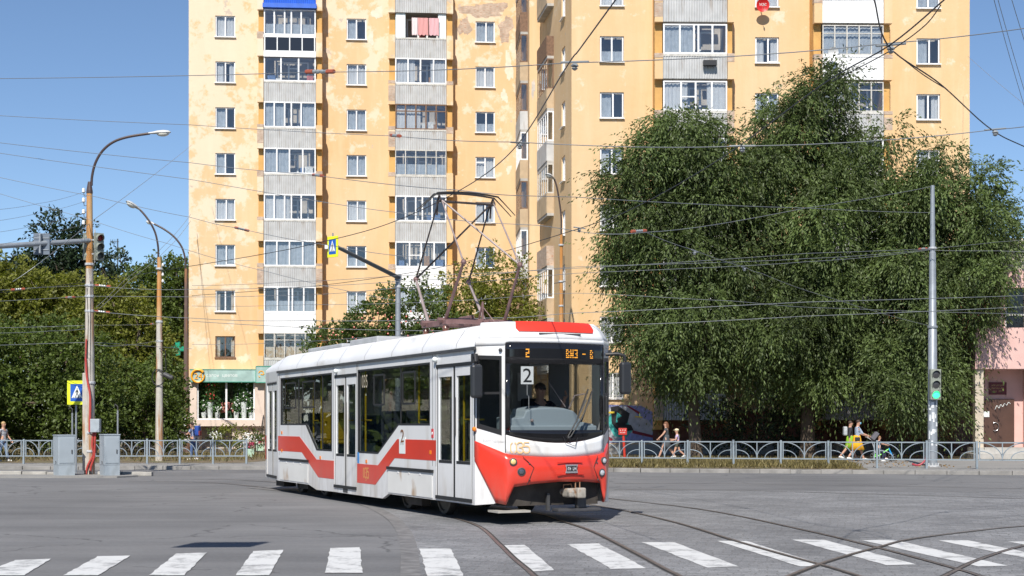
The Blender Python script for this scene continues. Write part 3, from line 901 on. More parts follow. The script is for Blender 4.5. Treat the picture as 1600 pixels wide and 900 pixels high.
for i, (x0, x1, c) in enumerate(((-.55, -.2, (.75, .62, .62)), (-.18, .45, (.62, .30, .29)), (.5, 1.1, (.66, .38, .40)))):
    mb = MB(mfac(FL)); rows = [[], [], []]
    for j in range(9):
        x = ac + x0 + (x1 - x0) * j / 8
        for q, zz in enumerate((.45, .05, -.62 + .05 * (j % 3 == 0))): rows[q].append((x, -BAY - .34 - .02 * math.sin(j * 2 + q), ZK[kk + 1] + zz))
    mb.grid(rows); mb.build('laundry', mat('laundry %d' % i, c, .9), building, solid=.01)
# dark lower glazing with a bicycle shape on the top left balcony
mb = MB(mfac(FL)); a0, a1 = bl[0][2], bl[0][3]
mb.box(a0 + .05, a1 - .05, -BAY - .34, -BAY - .30, ZK[8] - 1.72, ZK[8] - .9); mb.build('dark_panel', mat('smoked glass', (.02, .022, .028), .08, spec=.6), building)
mb = MB(mfac(FL))
for i in range(5): x = a0 + .04 + (a1 - a0 - .14) * i / 4; mb.box(x, x + .06, -BAY - .37, -BAY - .33, ZK[8] - 1.80, ZK[8] - .8)
mb.box(a0, a1, -BAY - .37, -BAY - .33, ZK[8] - 2.1, ZK[8] - 1.72); mb.box(a0, a1, -BAY - .37, -BAY - .33, ZK[8] - .92, ZK[8] - .76); mb.build('panel_frame', M_WHITE, building)
mb = MB(mfac(FL)); mb.box(a0 - .05, a1 + .05, -BAY - .5, -BAY - .1, ZK[8] + .85, ZK[8] + 1.12); mb.build('blue_canopy', M_BLUE, building)

# bare brick patch high on the left block
def blob(fc, cx, cz, rx, rz, seed, m, name, y=-.004):
    rg = random.Random(seed); pts = []; n = 46
    ph = [rg.uniform(0, 6.28) for _ in range(5)]
    for i in range(n):
        t = 2 * math.pi * i / n
        r = 1 + .20 * math.sin(2 * t + ph[0]) + .16 * math.sin(3 * t + ph[1]) + .11 * math.sin(5 * t + ph[2]) + .08 * math.sin(9 * t + ph[3]) + .06 * math.sin(14 * t + ph[4])
        pts.append((cx + rx * r * math.cos(t), y, cz + rz * r * math.sin(t)))
    mb = MB(mfac(fc)); mb.add(pts, [tuple(range(n))]); return mb.build(name, m, building)
# (kept clear of window openings)
blob(FL, FL.a(757), ZK[8] + 1.35, 1.25, .5, 1, M_BARE, 'bare_patch'); blob(FL, FL.a(790), ZK[8] + .2, .42, .75, 2, M_BARE, 'bare_patch', -.006)
blob(FL, FL.a(726), ZK[8] + .3, .35, .6, 3, M_BARE, 'bare_patch', -.005)
M_PEEL = mat('old whitewash', (.70, .61, .48), .9, noise=.08, nscale=4)
for i, (px, py, rx, rz) in enumerate(((795, 105, .25, .8), (788, 150, .2, .4), (800, 75, .15, .3), (580, 60, .13, .5), (590, 20, .3, .4), (795, 265, .16, .25))):
    blob(FL, FL.a(px), FL.z(px, py), rx, rz, i + 10, M_PEEL, 'peeled_patch', -.003 - .0006 * i)

# stepped side walls between the two blocks
SA = Facade((1.62, 80.2), (FR.o.x, FR.o.y))       # side wall of the right block, running back from its corner
SB = Facade((0.98, 80.35), (1.62, 80.2))
SC = Facade((FL.o.x + FL.u.x * FL.len, FL.o.y + FL.u.y * FL.len), (0.98, 80.35))
mb = MB(mfac(SA)); L = SA.len
holes = []
for k in range(-1, 9):
    z = ZK[k + 1]
    holes.append((L - 2.75, L - 1.75, z - WH / 2, z + WH / 2))
holes_wall(mb, 0, L, 0, ROOF, holes); mb.cur = 1; mb.quad((.1, 1, 0), (L - .1, 1, 0), (L - .1, 1, ROOF), (.1, 1, ROOF)); mb.build('wall', [M_PLB, M_ROOM], building)
for k in range(-1, 9): add_window(SA, L - 2.25, ZK[k + 1], 0, 0, sx=.83)
mb = MB(mfac(SB)); mb.quad((0, 0, 0), (SB.len, 0, 0), (SB.len, 0, ROOF), (0, 0, ROOF)); mb.build('wall', M_PLB, building)
mb = MB(mfac(SC)); holes_wall(mb, 0, SC.len, 0, ROOF, []); mb.build('wall', M_PLB, building)
blob(SB, .22, ZK[6] + .2, .10, .5, 31, mat('bared render', (.5, .44, .38), .9, noise=.2, nscale=5), 'peeled_patch')
# side balconies: slab, side panel, glazing
def side_balcony(fc, a0, a1, out, z, style, seed):
    M = mfac(fc); rg = random.Random(seed)
    w = a1 - a0
    b = MB(); b.cur = 0
    b.box(-w / 2, w / 2, -out, 0, -2.0, -1.86)
    b.cur = 1
    b.box(-w / 2 + .02, w / 2 - .02, -out - .03, -out + .03, -1.86, -.8); b.box(w / 2 - .05, w / 2, -out + .03, 0, -1.86, -.8)
    o = b.build('balcony', [M_CONC, style[0]], building); o.location = M @ Vector(((a0 + a1) / 2, 0, z)); o.rotation_euler = (0, 0, rz_of(fc))
    if style[1] is not None:
        f = MB()
        f.box(-w / 2, w / 2, -out, -out + .06, -.8, -.72); f.box(-w / 2, w / 2, -out, -out + .06, .72, .8)
        n = 5
        for i in range(n + 1): x = -w / 2 + .04 + (w - .08) * i / n; f.box(x - .04, x + .04, -out + .003, -out + .055, -.72, .72)
        f.box(w / 2 - .06, w / 2, -out + .06, 0, -.8, -.73); f.box(w / 2 - .06, w / 2, -out + .06, 0, .73, .8); f.box(w / 2 - .06, w / 2, -.07, 0, -.73, .73)
        f.build('glazing_frame', style[1], o)
        p = MB(); p.box(-w / 2 + .05, w / 2 - .06, -out + .02, -out + .025, -.72, .72); p.box(w / 2 - .035, w / 2 - .03, -out + .06, -.07, -.73, .73); p.build('pane', M_PANE, o)
M_TAN = mat('tan balcony panel', (.45, .34, .22), .85, noise=.15, nscale=2)
stylesA = [(M_CORR, M_PALEWOOD), (M_TAN, M_WHITE), (M_BARE, None), (M_TAN, M_PALEWOOD), (M_CORR, M_WHITE), (M_TAN, M_OLDWOOD), (M_OLDWOOD, None), (M_TAN, M_PALEWOOD), (M_CORR, M_WHITE)]
stylesC = [(M_CORR, M_WHITE), (M_TAN, M_OLDWOOD), (M_CORR, M_WHITE), (M_TAN, M_OLDWOOD), (M_TAN, M_WHITE), (M_CORR, M_OLDWOOD), (M_TAN, M_OLDWOOD), (M_OLDWOOD, M_OLDWOOD), (M_CORR, M_WHITE)]
for k in range(0, 9):
    side_balcony(SA, 1.0, 4.2, .36, ZK[k + 1], stylesA[k], k)
    side_balcony(SC, SC.len - 5.2, SC.len - 1.2, .42, ZK[k + 1], stylesC[k], k + 40)

# back, sides, roof
mb = MB(BM)
pl = FL.o; pr = FR.o + FR.u * FR.len
mb.add([(pl.x, pl.y, 0), (pl.x - 1.2, pl.y + 14, 0), (pl.x - 1.2, pl.y + 14, ROOF), (pl.x, pl.y, ROOF)], [(0, 1, 2, 3)])
mb.add([(pr.x, pr.y, 0), (pr.x - .4, pr.y + 14, 0), (pr.x - .4, pr.y + 14, ROOF), (pr.x, pr.y, ROOF)], [(3, 2, 1, 0)])
q = [(pl.x - 1.2, pl.y + 14), (1.0, pl.y + 15), (pr.x - .4, pr.y + 14)]
for i in range(2): mb.add([(q[i][0], q[i][1], 0), (q[i + 1][0], q[i + 1][1], 0), (q[i + 1][0], q[i + 1][1], ROOF), (q[i][0], q[i][1], ROOF)], [(0, 1, 2, 3)])
mb.build('wall', M_PLA, building)
eL = FL.o + FL.u * FL.len
ring = [(pl.x - .2, pl.y - .3), (eL.x, eL.y - .3), (.98 - .2, 80.0), (1.62 - .2, 79.9), (FR.o.x - .2, FR.o.y - .3), (pr.x + .2, pr.y - .3), (pr.x - .2, pr.y + 14.3), (1.0, pl.y + 15.3), (pl.x - 1.4, pl.y + 14.3)]
mb = MB(BM); mb.slab(ring, ROOF, ROOF + .35); mb.build('roof', M_CONC, building)
# downpipe in the corner
mb = MB(mfac(SC)); mb.tube([(.25, -.15, .3), (.25, -.15, 29)], .07, 8); mb.build('downpipe', mat('zinc pipe', (.42, .42, .42), .5, metal=.6), building)

# shop front at street level
SF = Facade(ptL(297, 1.2), ptL(413, 1.2))
M = mfac(SF); SL = SF.len
M_SHOP = mat('pale pink shop render', (.66, .54, .46), .85, noise=.06, nscale=3)
wx0, wx1 = SF.a(307.5), SF.a(398); zt = 4.25; zb = SF.z(350, 656)
mb = MB(M); holes_wall(mb, 0, SL, 1.5, 4.95, [(wx0, wx1, zb, zt)], .25)
mb.quad((0, 0, 1.5), (0, 2, 1.5), (0, 2, 4.95), (0, 0, 4.95)); mb.quad((SL, 2, 1.5), (SL, 0, 1.5), (SL, 0, 4.95), (SL, 2, 4.95)); mb.quad((0, 0, 1.5), (SL, 0, 1.5), (SL, 2, 1.5), (0, 2, 1.5)); mb.quad((0, 0, 4.95), (0, 2, 4.95), (SL, 2, 4.95), (SL, 0, 4.95))
mb.box(0.02, .55, .02, 2, 0, 1.5); mb.box(SL * .55, SL - .02, .3, 2, 0, 1.5)
mb.build('shop_wall', M_SHOP, building)
mb = MB(M); mb.quad((.5, 1.2, 0), (SL, 1.2, 0), (SL, 1.2, 1.5), (.5, 1.2, 1.5)); mb.build('basement_wall', mat('tan basement render', (.42, .30, .20), .9, noise=.1), building)
mb = MB(mfac(FL)); mb.quad((0, 0, 0), (FL.len, 0, 0), (FL.len, 0, 4.5), (0, 0, 4.5)); mb.build('wall', mat('ground floor render', (.45, .40, .35), .9, noise=.2, nscale=1.2), building)
w = wx1 - wx0; h = zt - zb
fr = bars_frame(w, h, [0.02], (), fw=.09, fd=.08)
sw = fr.build('shop_window', M_WHITE, building); sw.location = M @ Vector(((wx0 + wx1) / 2, .18, (zb + zt) / 2)); sw.rotation_euler = (0, 0, rz_of(SF))
MB().box(-w / 2 + .05, w / 2 - .05, -.02, -.016, -h / 2 + .05, h / 2 - .05).build('pane', glass_mat('shop glass', (.97, .98, .98), 1.5), sw)
MB().box(-w / 2, w / 2, .0, 1.0, -h / 2 - .02, -h / 2 + .03).build('window_shelf', M_SHOP, sw)
MB().box(-w / 2, w / 2, 1.0, 1.05, -h / 2, h / 2).build('display_back', mat('green backdrop', (.03, .075, .04), .9, noise=.5, nscale=9), sw)
def leafmat(name, c, var=.45, trans=.25):
    m = bpy.data.materials.new(name); m.use_nodes = True; nt = m.node_tree
    b = nt.nodes['Principled BSDF']
    at = nt.nodes.new('ShaderNodeAttribute'); at.attribute_name = 'tone'
    mr = nt.nodes.new('ShaderNodeMapRange'); mr.inputs[3].default_value = 1 - var; mr.inputs[4].default_value = 1 + var
    nt.links.new(at.outputs['Fac'], mr.inputs[0])
    sc = nt.nodes.new('ShaderNodeVectorMath'); sc.operation = 'SCALE'; sc.inputs[0].default_value = c
    nt.links.new(mr.outputs[0], sc.inputs['Scale']); nt.links.new(sc.outputs[0], b.inputs['Base Color'])
    b.inputs['Roughness'].default_value = .55; b.inputs['Specular IOR Level'].default_value = .35
    if trans:
        tr = nt.nodes.new('ShaderNodeBsdfTranslucent'); s2 = nt.nodes.new('ShaderNodeVectorMath'); s2.operation = 'MULTIPLY'; s2.inputs[1].default_value = (1.5, 1.7, .6)
        nt.links.new(sc.outputs[0], s2.inputs[0]); nt.links.new(s2.outputs[0], tr.inputs[0])
        mx = nt.nodes.new('ShaderNodeMixShader'); mx.inputs[0].default_value = trans
        out = nt.nodes['Material Output']
        nt.links.new(b.outputs[0], mx.inputs[1]); nt.links.new(tr.outputs[0], mx.inputs[2]); nt.links.new(mx.outputs[0], out.inputs[0])
    return m

def leaf_object(name, pos, dirs, L, Wd, m, parent=None, rng=None, tone=None):
    """one mesh of many leaf faces; pos, dirs arrays"""
    n = len(pos); rng = rng or np.random.default_rng(1)
    d = dirs / np.maximum(np.linalg.norm(dirs, axis=1, keepdims=True), 1e-6)
    r = rng.normal(size=(n, 3)); s = np.cross(d, r); s /= np.maximum(np.linalg.norm(s, axis=1, keepdims=True), 1e-6)
    Ls = (L * rng.uniform(.65, 1.25, n))[:, None]; Ws = (Wd * rng.uniform(.7, 1.3, n))[:, None]
    v = np.empty((n, 4, 3)); v[:, 0] = pos; v[:, 1] = pos + d * Ls * .45 + s * Ws * .5; v[:, 2] = pos + d * Ls; v[:, 3] = pos + d * Ls * .45 - s * Ws * .5
    me = bpy.data.meshes.new(name)
    me.vertices.add(4 * n); me.loops.add(4 * n); me.polygons.add(n)
    me.vertices.foreach_set('co', v.reshape(-1)); me.loops.foreach_set('vertex_index', np.arange(4 * n, dtype=np.int32))
    me.polygons.foreach_set('loop_start', np.arange(0, 4 * n, 4, dtype=np.int32))
    me.update(calc_edges=True)
    if tone is None: tone = rng.uniform(0, 1, n)
    at = me.attributes.new('tone', 'FLOAT', 'FACE'); at.data.foreach_set('value', np.clip(tone, 0, 1).astype(np.float32))
    me.materials.append(m)
    o = bpy.data.objects.new(name, me); C.objects.link(o)
    if parent is not None: o.parent = parent
    return o

# pot plants in the shop window (things that stand in it)
M_POT = mat('white glazed pot', (.75, .77, .76), .3)
M_PLANTL = leafmat('house plant leaf', (.08, .17, .05)); M_REDFL = mat('red petals', (.55, .03, .03), .6); M_WHFL = mat('white petals', (.75, .76, .74), .6)
rgp = np.random.default_rng(5)
wz = zb + .03
for i, (px, ph, sp, fh, fc_, lab) in enumerate(((317, .42, .34, .8, 'w', 'low white pot of white flowers at the left end of the shop window'), (327, 1.05, .42, 1.35, 'r', 'tall white vase of red roses in the shop window'), (338.5, .42, .34, .55, 'w', 'low white pot of white flowers beside the tall rose vase'),
        (368, .42, .36, .9, 'w', 'low white pot just right of the shop window bar'), (380, 1.05, .45, 1.5, 'w', 'tall white vase of white blossom in the shop window'), (391.5, .42, .34, .6, 'w', 'low white pot at the right end of the shop window'))):
    a = SF.a(px) ; p = SF.M @ Vector((a, .42, wz)); wide = .17 if ph < .6 else .2
    e = empty('potted_plant', p, 0, lab, 'potted plant', 'potted plants in the shop window')
    MB().lathe([(wide * .68, 0), (wide, ph), (wide * .85, ph - .02)], 14).build('pot', M_POT, e, smooth=True)
    n = 260 if ph < .6 else 900
    ctr = np.array((0, 0, ph + fh * .45)); pos = ctr + rgp.normal(size=(n, 3)) * np.array((sp * .45, .16, fh * .27))
    leaf_object('leaves', pos, rgp.normal(size=(n, 3)) + (0, 0, .5), .13, .07, M_PLANTL, e, rgp)
    fm = MB()
    for j in range(16 if ph < .6 else 26):
        c = ctr + rgp.normal(size=3) * np.array((sp * .42, .15, fh * .26)); fm.ball((c[0], c[1] - .12, c[2]), .05 if fc_ == 'r' else .045, 6, 4)
    fm.build('blossom', M_REDFL if fc_ == 'r' else M_WHFL, e)
    # climbing greenery behind
n = 5200
pos = np.stack([rgp.uniform(-w / 2 + .05, w / 2 - .05, n), rgp.uniform(.35, .6, n), rgp.uniform(-h / 2, h / 2, n)], 1)
keep = (np.abs(pos[:, 0] + .0) > .42); pos = pos[keep]
leaf_object('foliage_wall', pos, rgp.normal(size=(len(pos), 3)), .14, .08, leafmat('ivy leaf', (.09, .19, .07)), sw, rgp)
fm = MB()
for j in range(90):
    x = rgp.uniform(.45, w / 2 - .1); fm.ball((x, .33, rgp.uniform(-h / 2 + .3, h * .22)), .035, 5, 4)
fm.build('blossom', M_WHFL, sw)
fm = MB()
for j in range(26): fm.ball((rgp.uniform(-.45, .45), .7, rgp.uniform(-h / 2 + .5, -.1)), rgp.uniform(.05, .12), 6, 4)
fm.build('bouquets', mat('mixed petals', (.5, .18, .16), .6, noise=.8, nscale=5), sw)

# shop signs
M_TEAL = mat('teal sign board', (.33, .47, .44), .5, noise=.18, nscale=2.2)
M_TEALD = mat('green sign edge', (.07, .30, .22), .5)
M_SIGNY = mat('orange yellow sign letters', (.85, .38, .015), .4)
M_OFFW = mat('off white letters', (.74, .78, .76), .5)
SS = Facade(ptL(297, 1.45), ptL(413, 1.45))
sx1 = SS.a(399.5); z0, z1 = SS.z(350, 596), SS.z(350, 578)
sg = empty('shop_sign', SS.M @ Vector((0, 0, z0)), SS.rz, 'long teal flower shop sign with a round yellow 24 badge', 'shop sign')
MB().box(0, sx1, 0, .18, 0, z1 - z0).build('sign_board', M_TEAL, sg)
b = MB(); b.box(-.03, sx1 + .01, -.02, .0, -.05, 0.0); b.box(-.03, sx1 + .01, -.02, 0, z1 - z0, z1 - z0 + .05); b.build('sign_frame', M_TEALD, sg)
XZ = lambda x, y, z: frame_matrix((x, y, z), (1, 0, 0), (0, 0, 1))
text('lettering', 'салон  цветов', SS.a(371) - SS.a(322), M_OFFW, sg, XZ((SS.a(371) + SS.a(322)) / 2, -.006, (z1 - z0) * .48))
bx = SS.a(309.5); bz = (z1 - z0) * .5 - .02
rg_ = MB(); ring_pts = [(bx + .38 * math.cos(t), -.06, bz + .38 * math.sin(t)) for t in np.linspace(R(35), R(370), 26)]
rg_.tube(ring_pts, [.035 + .03 * (1 - i / 25) + .012 for i in range(26)], 8); rg_.build('badge_ring', M_SIGNY, sg, smooth=True)
text('badge_number', '24', .48, M_SIGNY, sg, XZ(bx + .02, -.05, bz))
s2 = Facade(ptL(400.3, 1.6), ptL(440, 1.6)); z2, z3 = s2.z(410, 597), s2.z(410, 573)
sg2 = empty('shop_sign', s2.M @ Vector((0, 0, z2)), s2.rz, 'teal shop sign with yellow letters half hidden by the tram rear', 'shop sign')
MB().box(0, s2.len, 0, .25, 0, z3 - z2).build('sign_board', M_TEAL, sg2)
b = MB(); b.box(-.04, 0, -.02, .25, -.04, z3 - z2 + .04); b.box(0, s2.len, -.02, .25, z3 - z2, z3 - z2 + .05); b.box(0, s2.len, -.02, .25, -.05, 0); b.build('sign_frame', M_TEALD, sg2)
text('lettering', 'ЭЛ', .78, M_SIGNY, sg2, XZ(.52, -.03, (z3 - z2) * .5), height=.46)
# entrance steps and scrolled railing by the shop
st = empty('entrance_steps', SF.M @ Vector((SL + .1, -1.2, 0)), SF.rz, 'grey concrete entrance steps beside the flower shop', 'steps')
b = MB()
for i in range(9): b.box(0, 2.4, i * .28, 3.0, i * .17 + (.0 if i == 0 else .001), (i + 1) * .17)
b.build('tread', M_CONC, st)
b = MB(); px_ = -.15
b.tube([(px_, -.6, 0), (px_, -.6, 1.1), (px_, 1.6, 2.4), (px_, 1.6, 1.3)], .025, 6)
for i in range(7): b.tube([(px_, -.6 + i * .33, .2 + i * .18), (px_, -.6 + i * .33, 1.1 + i * .2)], .014, 5)
b.build('railing', mat('black ironwork', (.02, .02, .02), .5), st)

# graffiti on the plinth of the right block
GB = mfac(FR)
gm = {'grey': mat('grey spray paint', (.42, .43, .46), .7, noise=.2, nscale=4), 'black': mat('black spray paint', (.015, .015, .018), .6), 'teal': mat('teal spray paint', (.06, .42, .38), .6, noise=.15, nscale=4), 'red': mat('dark red spray paint', (.22, .015, .03), .6), 'yellow': mat('yellow spray paint', (.75, .55, .04), .6), 'blue': mat('violet blue spray paint', (.25, .27, .5), .6, noise=.3, nscale=6)}
def gpoly(pts, c, lift):
    b = MB(GB); b.add([(FR.a(x), -.004 - lift * .0015, FR.z(x, y)) for x, y in pts], [tuple(range(len(pts)))]); o = b.build('graffiti', gm[c], building); return o
gpoly([(943, 632), (1002, 634), (1022, 645), (1022, 692), (943, 692)], 'blue', 0)
gpoly([(946, 640), (956, 635), (965, 640), (974, 633), (990, 640), (998, 652), (1012, 656), (1021, 668), (1018, 682), (985, 676), (960, 690), (944, 688)], 'grey', 1)
gpoly([(950, 652), (960, 640), (983, 648), (981, 660), (989, 672), (978, 684), (960, 682), (952, 668)], 'teal', 2)
gpoly([(954, 636), (966, 634), (984, 646), (980, 662), (966, 664), (964, 654), (972, 650), (964, 644), (962, 660), (986, 664), (990, 672), (968, 676), (956, 662)], 'black', 3)
gpoly([(978, 634), (982, 634), (1000, 644), (999, 648)], 'red', 4); gpoly([(988, 672), (1020, 680), (1020, 684), (988, 677)], 'red', 5); gpoly([(944, 668), (948, 680), (958, 686), (956, 690), (944, 684)], 'red', 6)
gpoly([(950, 643), (960, 643), (960, 646), (950, 646)], 'yellow', 7); gpoly([(992, 650), (1004, 651), (1004, 653), (992, 652)], 'yellow', 8)
b = MB(GB); b.box(1.5, FR.len, -.03, .0, .0, .62); b.build('plinth', M_CONC, building)
b = MB(GB); b.box(FR.a(1020), FR.a(1440), -.02, -.005, .62, 2.35); b.build('painted_plinth', mat('dull red plinth paint', (.20, .085, .06), .9, noise=.3, nscale=1.5), building)

# satellite dishes
def dish(fc, px, py, r, m, lab, txt=None, out=.55, mast=None):
    a = fc.a(px, out); z = fc.z(px, py, out)
    e = empty('satellite_dish', fc.M @ Vector((a, -out, z)), fc.rz, lab, 'satellite dish')
    T = Matrix.Rotation(R(90 + 12), 4, 'X')
    prof = [(0.02, .10), (r * .35, .085), (r * .7, .05), (r, 0), (r * .99, -.012), (r * .7, .035), (r * .3, .07), (.02, .085)]
    b = MB(Matrix.Rotation(R(-78), 4, 'X')); b.lathe(prof, 20); b.build('reflector', m, e, smooth=True)
    b = MB(); b.tube([(0, .08, 0), (0, out + mast if mast else out, -.12)], .025, 6); b.tube([(0, .05, -r * .9), (0, -.32, -r * .35)], .012, 5); b.cbox((0, -.34, -r * .3), (.06, .1, .06)); b.build('bracket', M_CONC, e)
    if txt:
        text('lettering', txt, r * 1.05, M_OFFW, e, frame_matrix((0, -.045, .02), (1, 0, 0), (0, -.2, 1)))
    return e
dish(FR, 1192, 8, .33, mat('red dish enamel', (.62, .02, .02), .4), 'small red satellite dish with white letters on the yellow wall', 'МТС')
dish(FR, 1302, 82, .26, mat('white dish enamel', (.75, .75, .74), .4), 'small white satellite dish in front of a curtained balcony', None, out=1.6)
# flower box hanging on a right block balcony
p = FR.M @ Vector((FR.a(1110, 1.5), -1.3, FR.z(1110, 97, 1.5)))
fb = empty('balcony_planter', p, FR.rz, 'dark empty planter hanging outside a corrugated balcony', 'planter')
MB().box(-.33, .33, -.16, .06, -.14, .12).build('trough', mat('dark plastic', (.02, .02, .022), .5), fb, bevel=.01)
b = MB(); b.box(-.25, -.22, .0, .09, .1, .2); b.box(.22, .25, 0, .09, .1, .2); b.build('hook', M_CONC, fb)

# pharmacy cross on the left corner
pc = W(278, 545, 87.5)
e = empty('pharmacy_cross', pc, R(5), 'green pharmacy cross on a bracket at the building corner', 'sign')
s_ = .42; q = .15
b = MB(); b.prism([(-q, -s_), (q, -s_), (q, -q), (s_, -q), (s_, q), (q, q), (q, s_), (-q, s_), (-q, q), (-s_, q), (-s_, -q), (-q, -q)], -.09, .09)
b.build('cross_box', mat('pharmacy green', (.01, .22, .13), .4), e)
q2 = .10; s3 = .36
b = MB(); b.prism([(-q2, -s3), (q2, -s3), (q2, -q2), (s3, -q2), (s3, q2), (q2, q2), (q2, s3), (-q2, s3), (-q2, q2), (-s3, q2), (-s3, -q2), (-q2, -q2)], -.10, -.092)
b.build('cross_face', mat('pharmacy face', (.02, .34, .20), .3), e)
MB().tube([(.4, .05, 0), (1.0, .05, 0)], .03, 6).build('bracket', M_CONC, e)
# ------------------------------------------------------------------ tram
TR_RZ = math.atan2(TU.y, TU.x)
tro = TO + TN * 1.25
tram = empty('tram', (tro.x, tro.y, 0), TR_RZ, 'white and red single car tram turning across the street with its pantograph raised', 'tram')
M_TWHITE = mat('tram white enamel', (.76, .765, .77), .28, noise=.03, nscale=1.2, coat=.4, bump=.05, bscale=1.7, dirt=((.62, .595, .56), 1.3, .54, (1.5, 1.5, .3)))
M_TRED = mat('tram red enamel', (.66, .042, .022), .3, noise=.06, nscale=1.5, coat=.4, bump=.05, bscale=1.7)
def grime(m, top=1.0, amt=.55):
    nt = m.node_tree; b_ = nt.nodes['Principled BSDF']; tc = nt.nodes.new('ShaderNodeTexCoord'); sp = nt.nodes.new('ShaderNodeSeparateXYZ'); nt.links.new(tc.outputs['Object'], sp.inputs[0])
    mr = nt.nodes.new('ShaderNodeMapRange'); mr.inputs[1].default_value = top; mr.inputs[2].default_value = .2; mr.inputs[3].default_value = 0; mr.inputs[4].default_value = amt; nt.links.new(sp.outputs[2], mr.inputs[0])
    mp = nt.nodes.new('ShaderNodeMapping'); mp.inputs['Scale'].default_value = (3.5, 3.5, .8); n = nt.nodes.new('ShaderNodeTexNoise'); n.inputs['Scale'].default_value = 1.6; n.inputs['Detail'].default_value = 8; n.inputs['Roughness'].default_value = .7
    nt.links.new(tc.outputs['Object'], mp.inputs[0]); nt.links.new(mp.outputs[0], n.inputs[0])
    r2 = nt.nodes.new('ShaderNodeMapRange'); r2.inputs[1].default_value = .35; r2.inputs[2].default_value = .7; nt.links.new(n.outputs[0], r2.inputs[0])
    mu = nt.nodes.new('ShaderNodeMath'); mu.operation = 'MULTIPLY'; nt.links.new(mr.outputs[0], mu.inputs[0]); nt.links.new(r2.outputs[0], mu.inputs[1])
    mx = nt.nodes.new('ShaderNodeMix'); mx.data_type = 'RGBA'; nt.links.new(mu.outputs[0], mx.inputs[0]); nt.links.new(b_.inputs['Base Color'].links[0].from_socket, mx.inputs[6]); mx.inputs[7].default_value = (.27, .235, .20, 1)
    nt.links.new(mx.outputs[2], b_.inputs['Base Color'])
grime(M_TWHITE); grime(M_TRED, 1.0, .4)
M_TROOF = mat('tram roof white', (.74, .74, .74), .4, noise=.05, nscale=1.5, dirt=((.5, .48, .45), 1.5, .6, (.5, 2, 1)))
M_BLK = mat('black rubber', (.018, .018, .019), .55)
M_BLKG = mat('black glazing band', (.012, .012, .014), .08, spec=.6)
M_DGREY = mat('dark grey metal', (.06, .06, .062), .5, noise=.2, nscale=5)
M_TGLASS = glass_mat('tram window glass', (.72, .74, .74), 1.5, 0.0, .03)
M_TFRONT = glass_mat('windscreen glass', (.70, .72, .73), 1.4)
M_UNDER = mat('underframe grime', (.05, .043, .037), .85, noise=.4, nscale=4)
M_YEL = mat('yellow grab rail', (.72, .50, .02), .4)
M_ORG = mat('orange reflector', (.80, .22, .01), .3)
M_IVORY = mat('interior panel', (.42, .42, .41), .7)
M_GOLD = mat('gold numerals', (.72, .45, .14), .5)
M_PGOLD = mat('faded gold numerals', (.80, .50, .24), .6)
M_PURP = mat('brownish pantograph paint', (.17, .095, .09), .55, noise=.25, nscale=5)
M_PPALE = mat('pale pantograph paint', (.27, .215, .205), .5, noise=.2, nscale=5)
M_PDARK = mat('dark pantograph steel', (.045, .035, .033), .5, noise=.2, nscale=5)
TC = Vector((TO.x, TO.y))
def s_of(px):         # distance behind the cab corner of a photo column on the door side
    return (22600.0 / (px + 224) - 23.396) / .908
def sx(px): return -s_of(px)
def sz(px, py):
    D = 22600.0 / (px + 224); return EYE - (py - HY) / F * D
SIDE = lambda y, sgn: (lambda u, v, d: (u, y + sgn * d, v))

# near (door) side wall with its stepped window and door openings
xr = -12.0          # rear end of the straight side (rear taper behind)
win1 = [(sx(439), 1.62), (sx(478), 1.62), (sx(495), 1.06), (sx(519), 1.06), (sx(519), 2.74), (sx(439), 2.74)]
door2 = [(sx(523), .30), (sx(557.5), .30), (sx(557.5), 2.66), (sx(523), 2.66)]
win2 = [(sx(559.5), 1.06), (sx(591), 1.06), (sx(623), 1.62), (sx(672), 1.62), (sx(672), 2.74), (sx(559.5), 2.74)]
door3 = [(sx(682), .34), (sx(738), .34), (sx(738), 2.66), (sx(682), 2.66)]
outer = [(xr, .28), (sx(483), .28), (sx(495), .19), (door2[0][0] - .05, .20), (door2[1][0] + .05, .20), (sx(598), .205), (sx(607), .31), (0.0, .31), (0, 2.93), (xr, 2.93)]
mb = MB(); mb.add(*plate(outer, [win1, door2, win2, door3], SIDE(-1.25, 1), .06))
mb.build('side_panel', M_TWHITE, tram)
# far side
fouter = [(xr, .28), (0, .31), (0, 2.93), (xr, 2.93)]
fw = [[(-11.6, 1.2), (-8.3, 1.2), (-8.3, 2.74), (-11.6, 2.74)], [(-8.0, 1.2), (-5.0, 1.2), (-5.0, 2.74), (-8.0, 2.74)], [(-4.7, 1.2), (-.5, 1.2), (-.5, 2.74), (-4.7, 2.74)]]
mb = MB(); mb.add(*plate(fouter, fw, SIDE(1.25, -1), .06)); mb.build('side_panel', M_TWHITE, tram)
for w_ in fw:
    mb = MB(); mb.prism(w_, 1.215, 1.221); mb.build('side_window', M_TGLASS, tram)
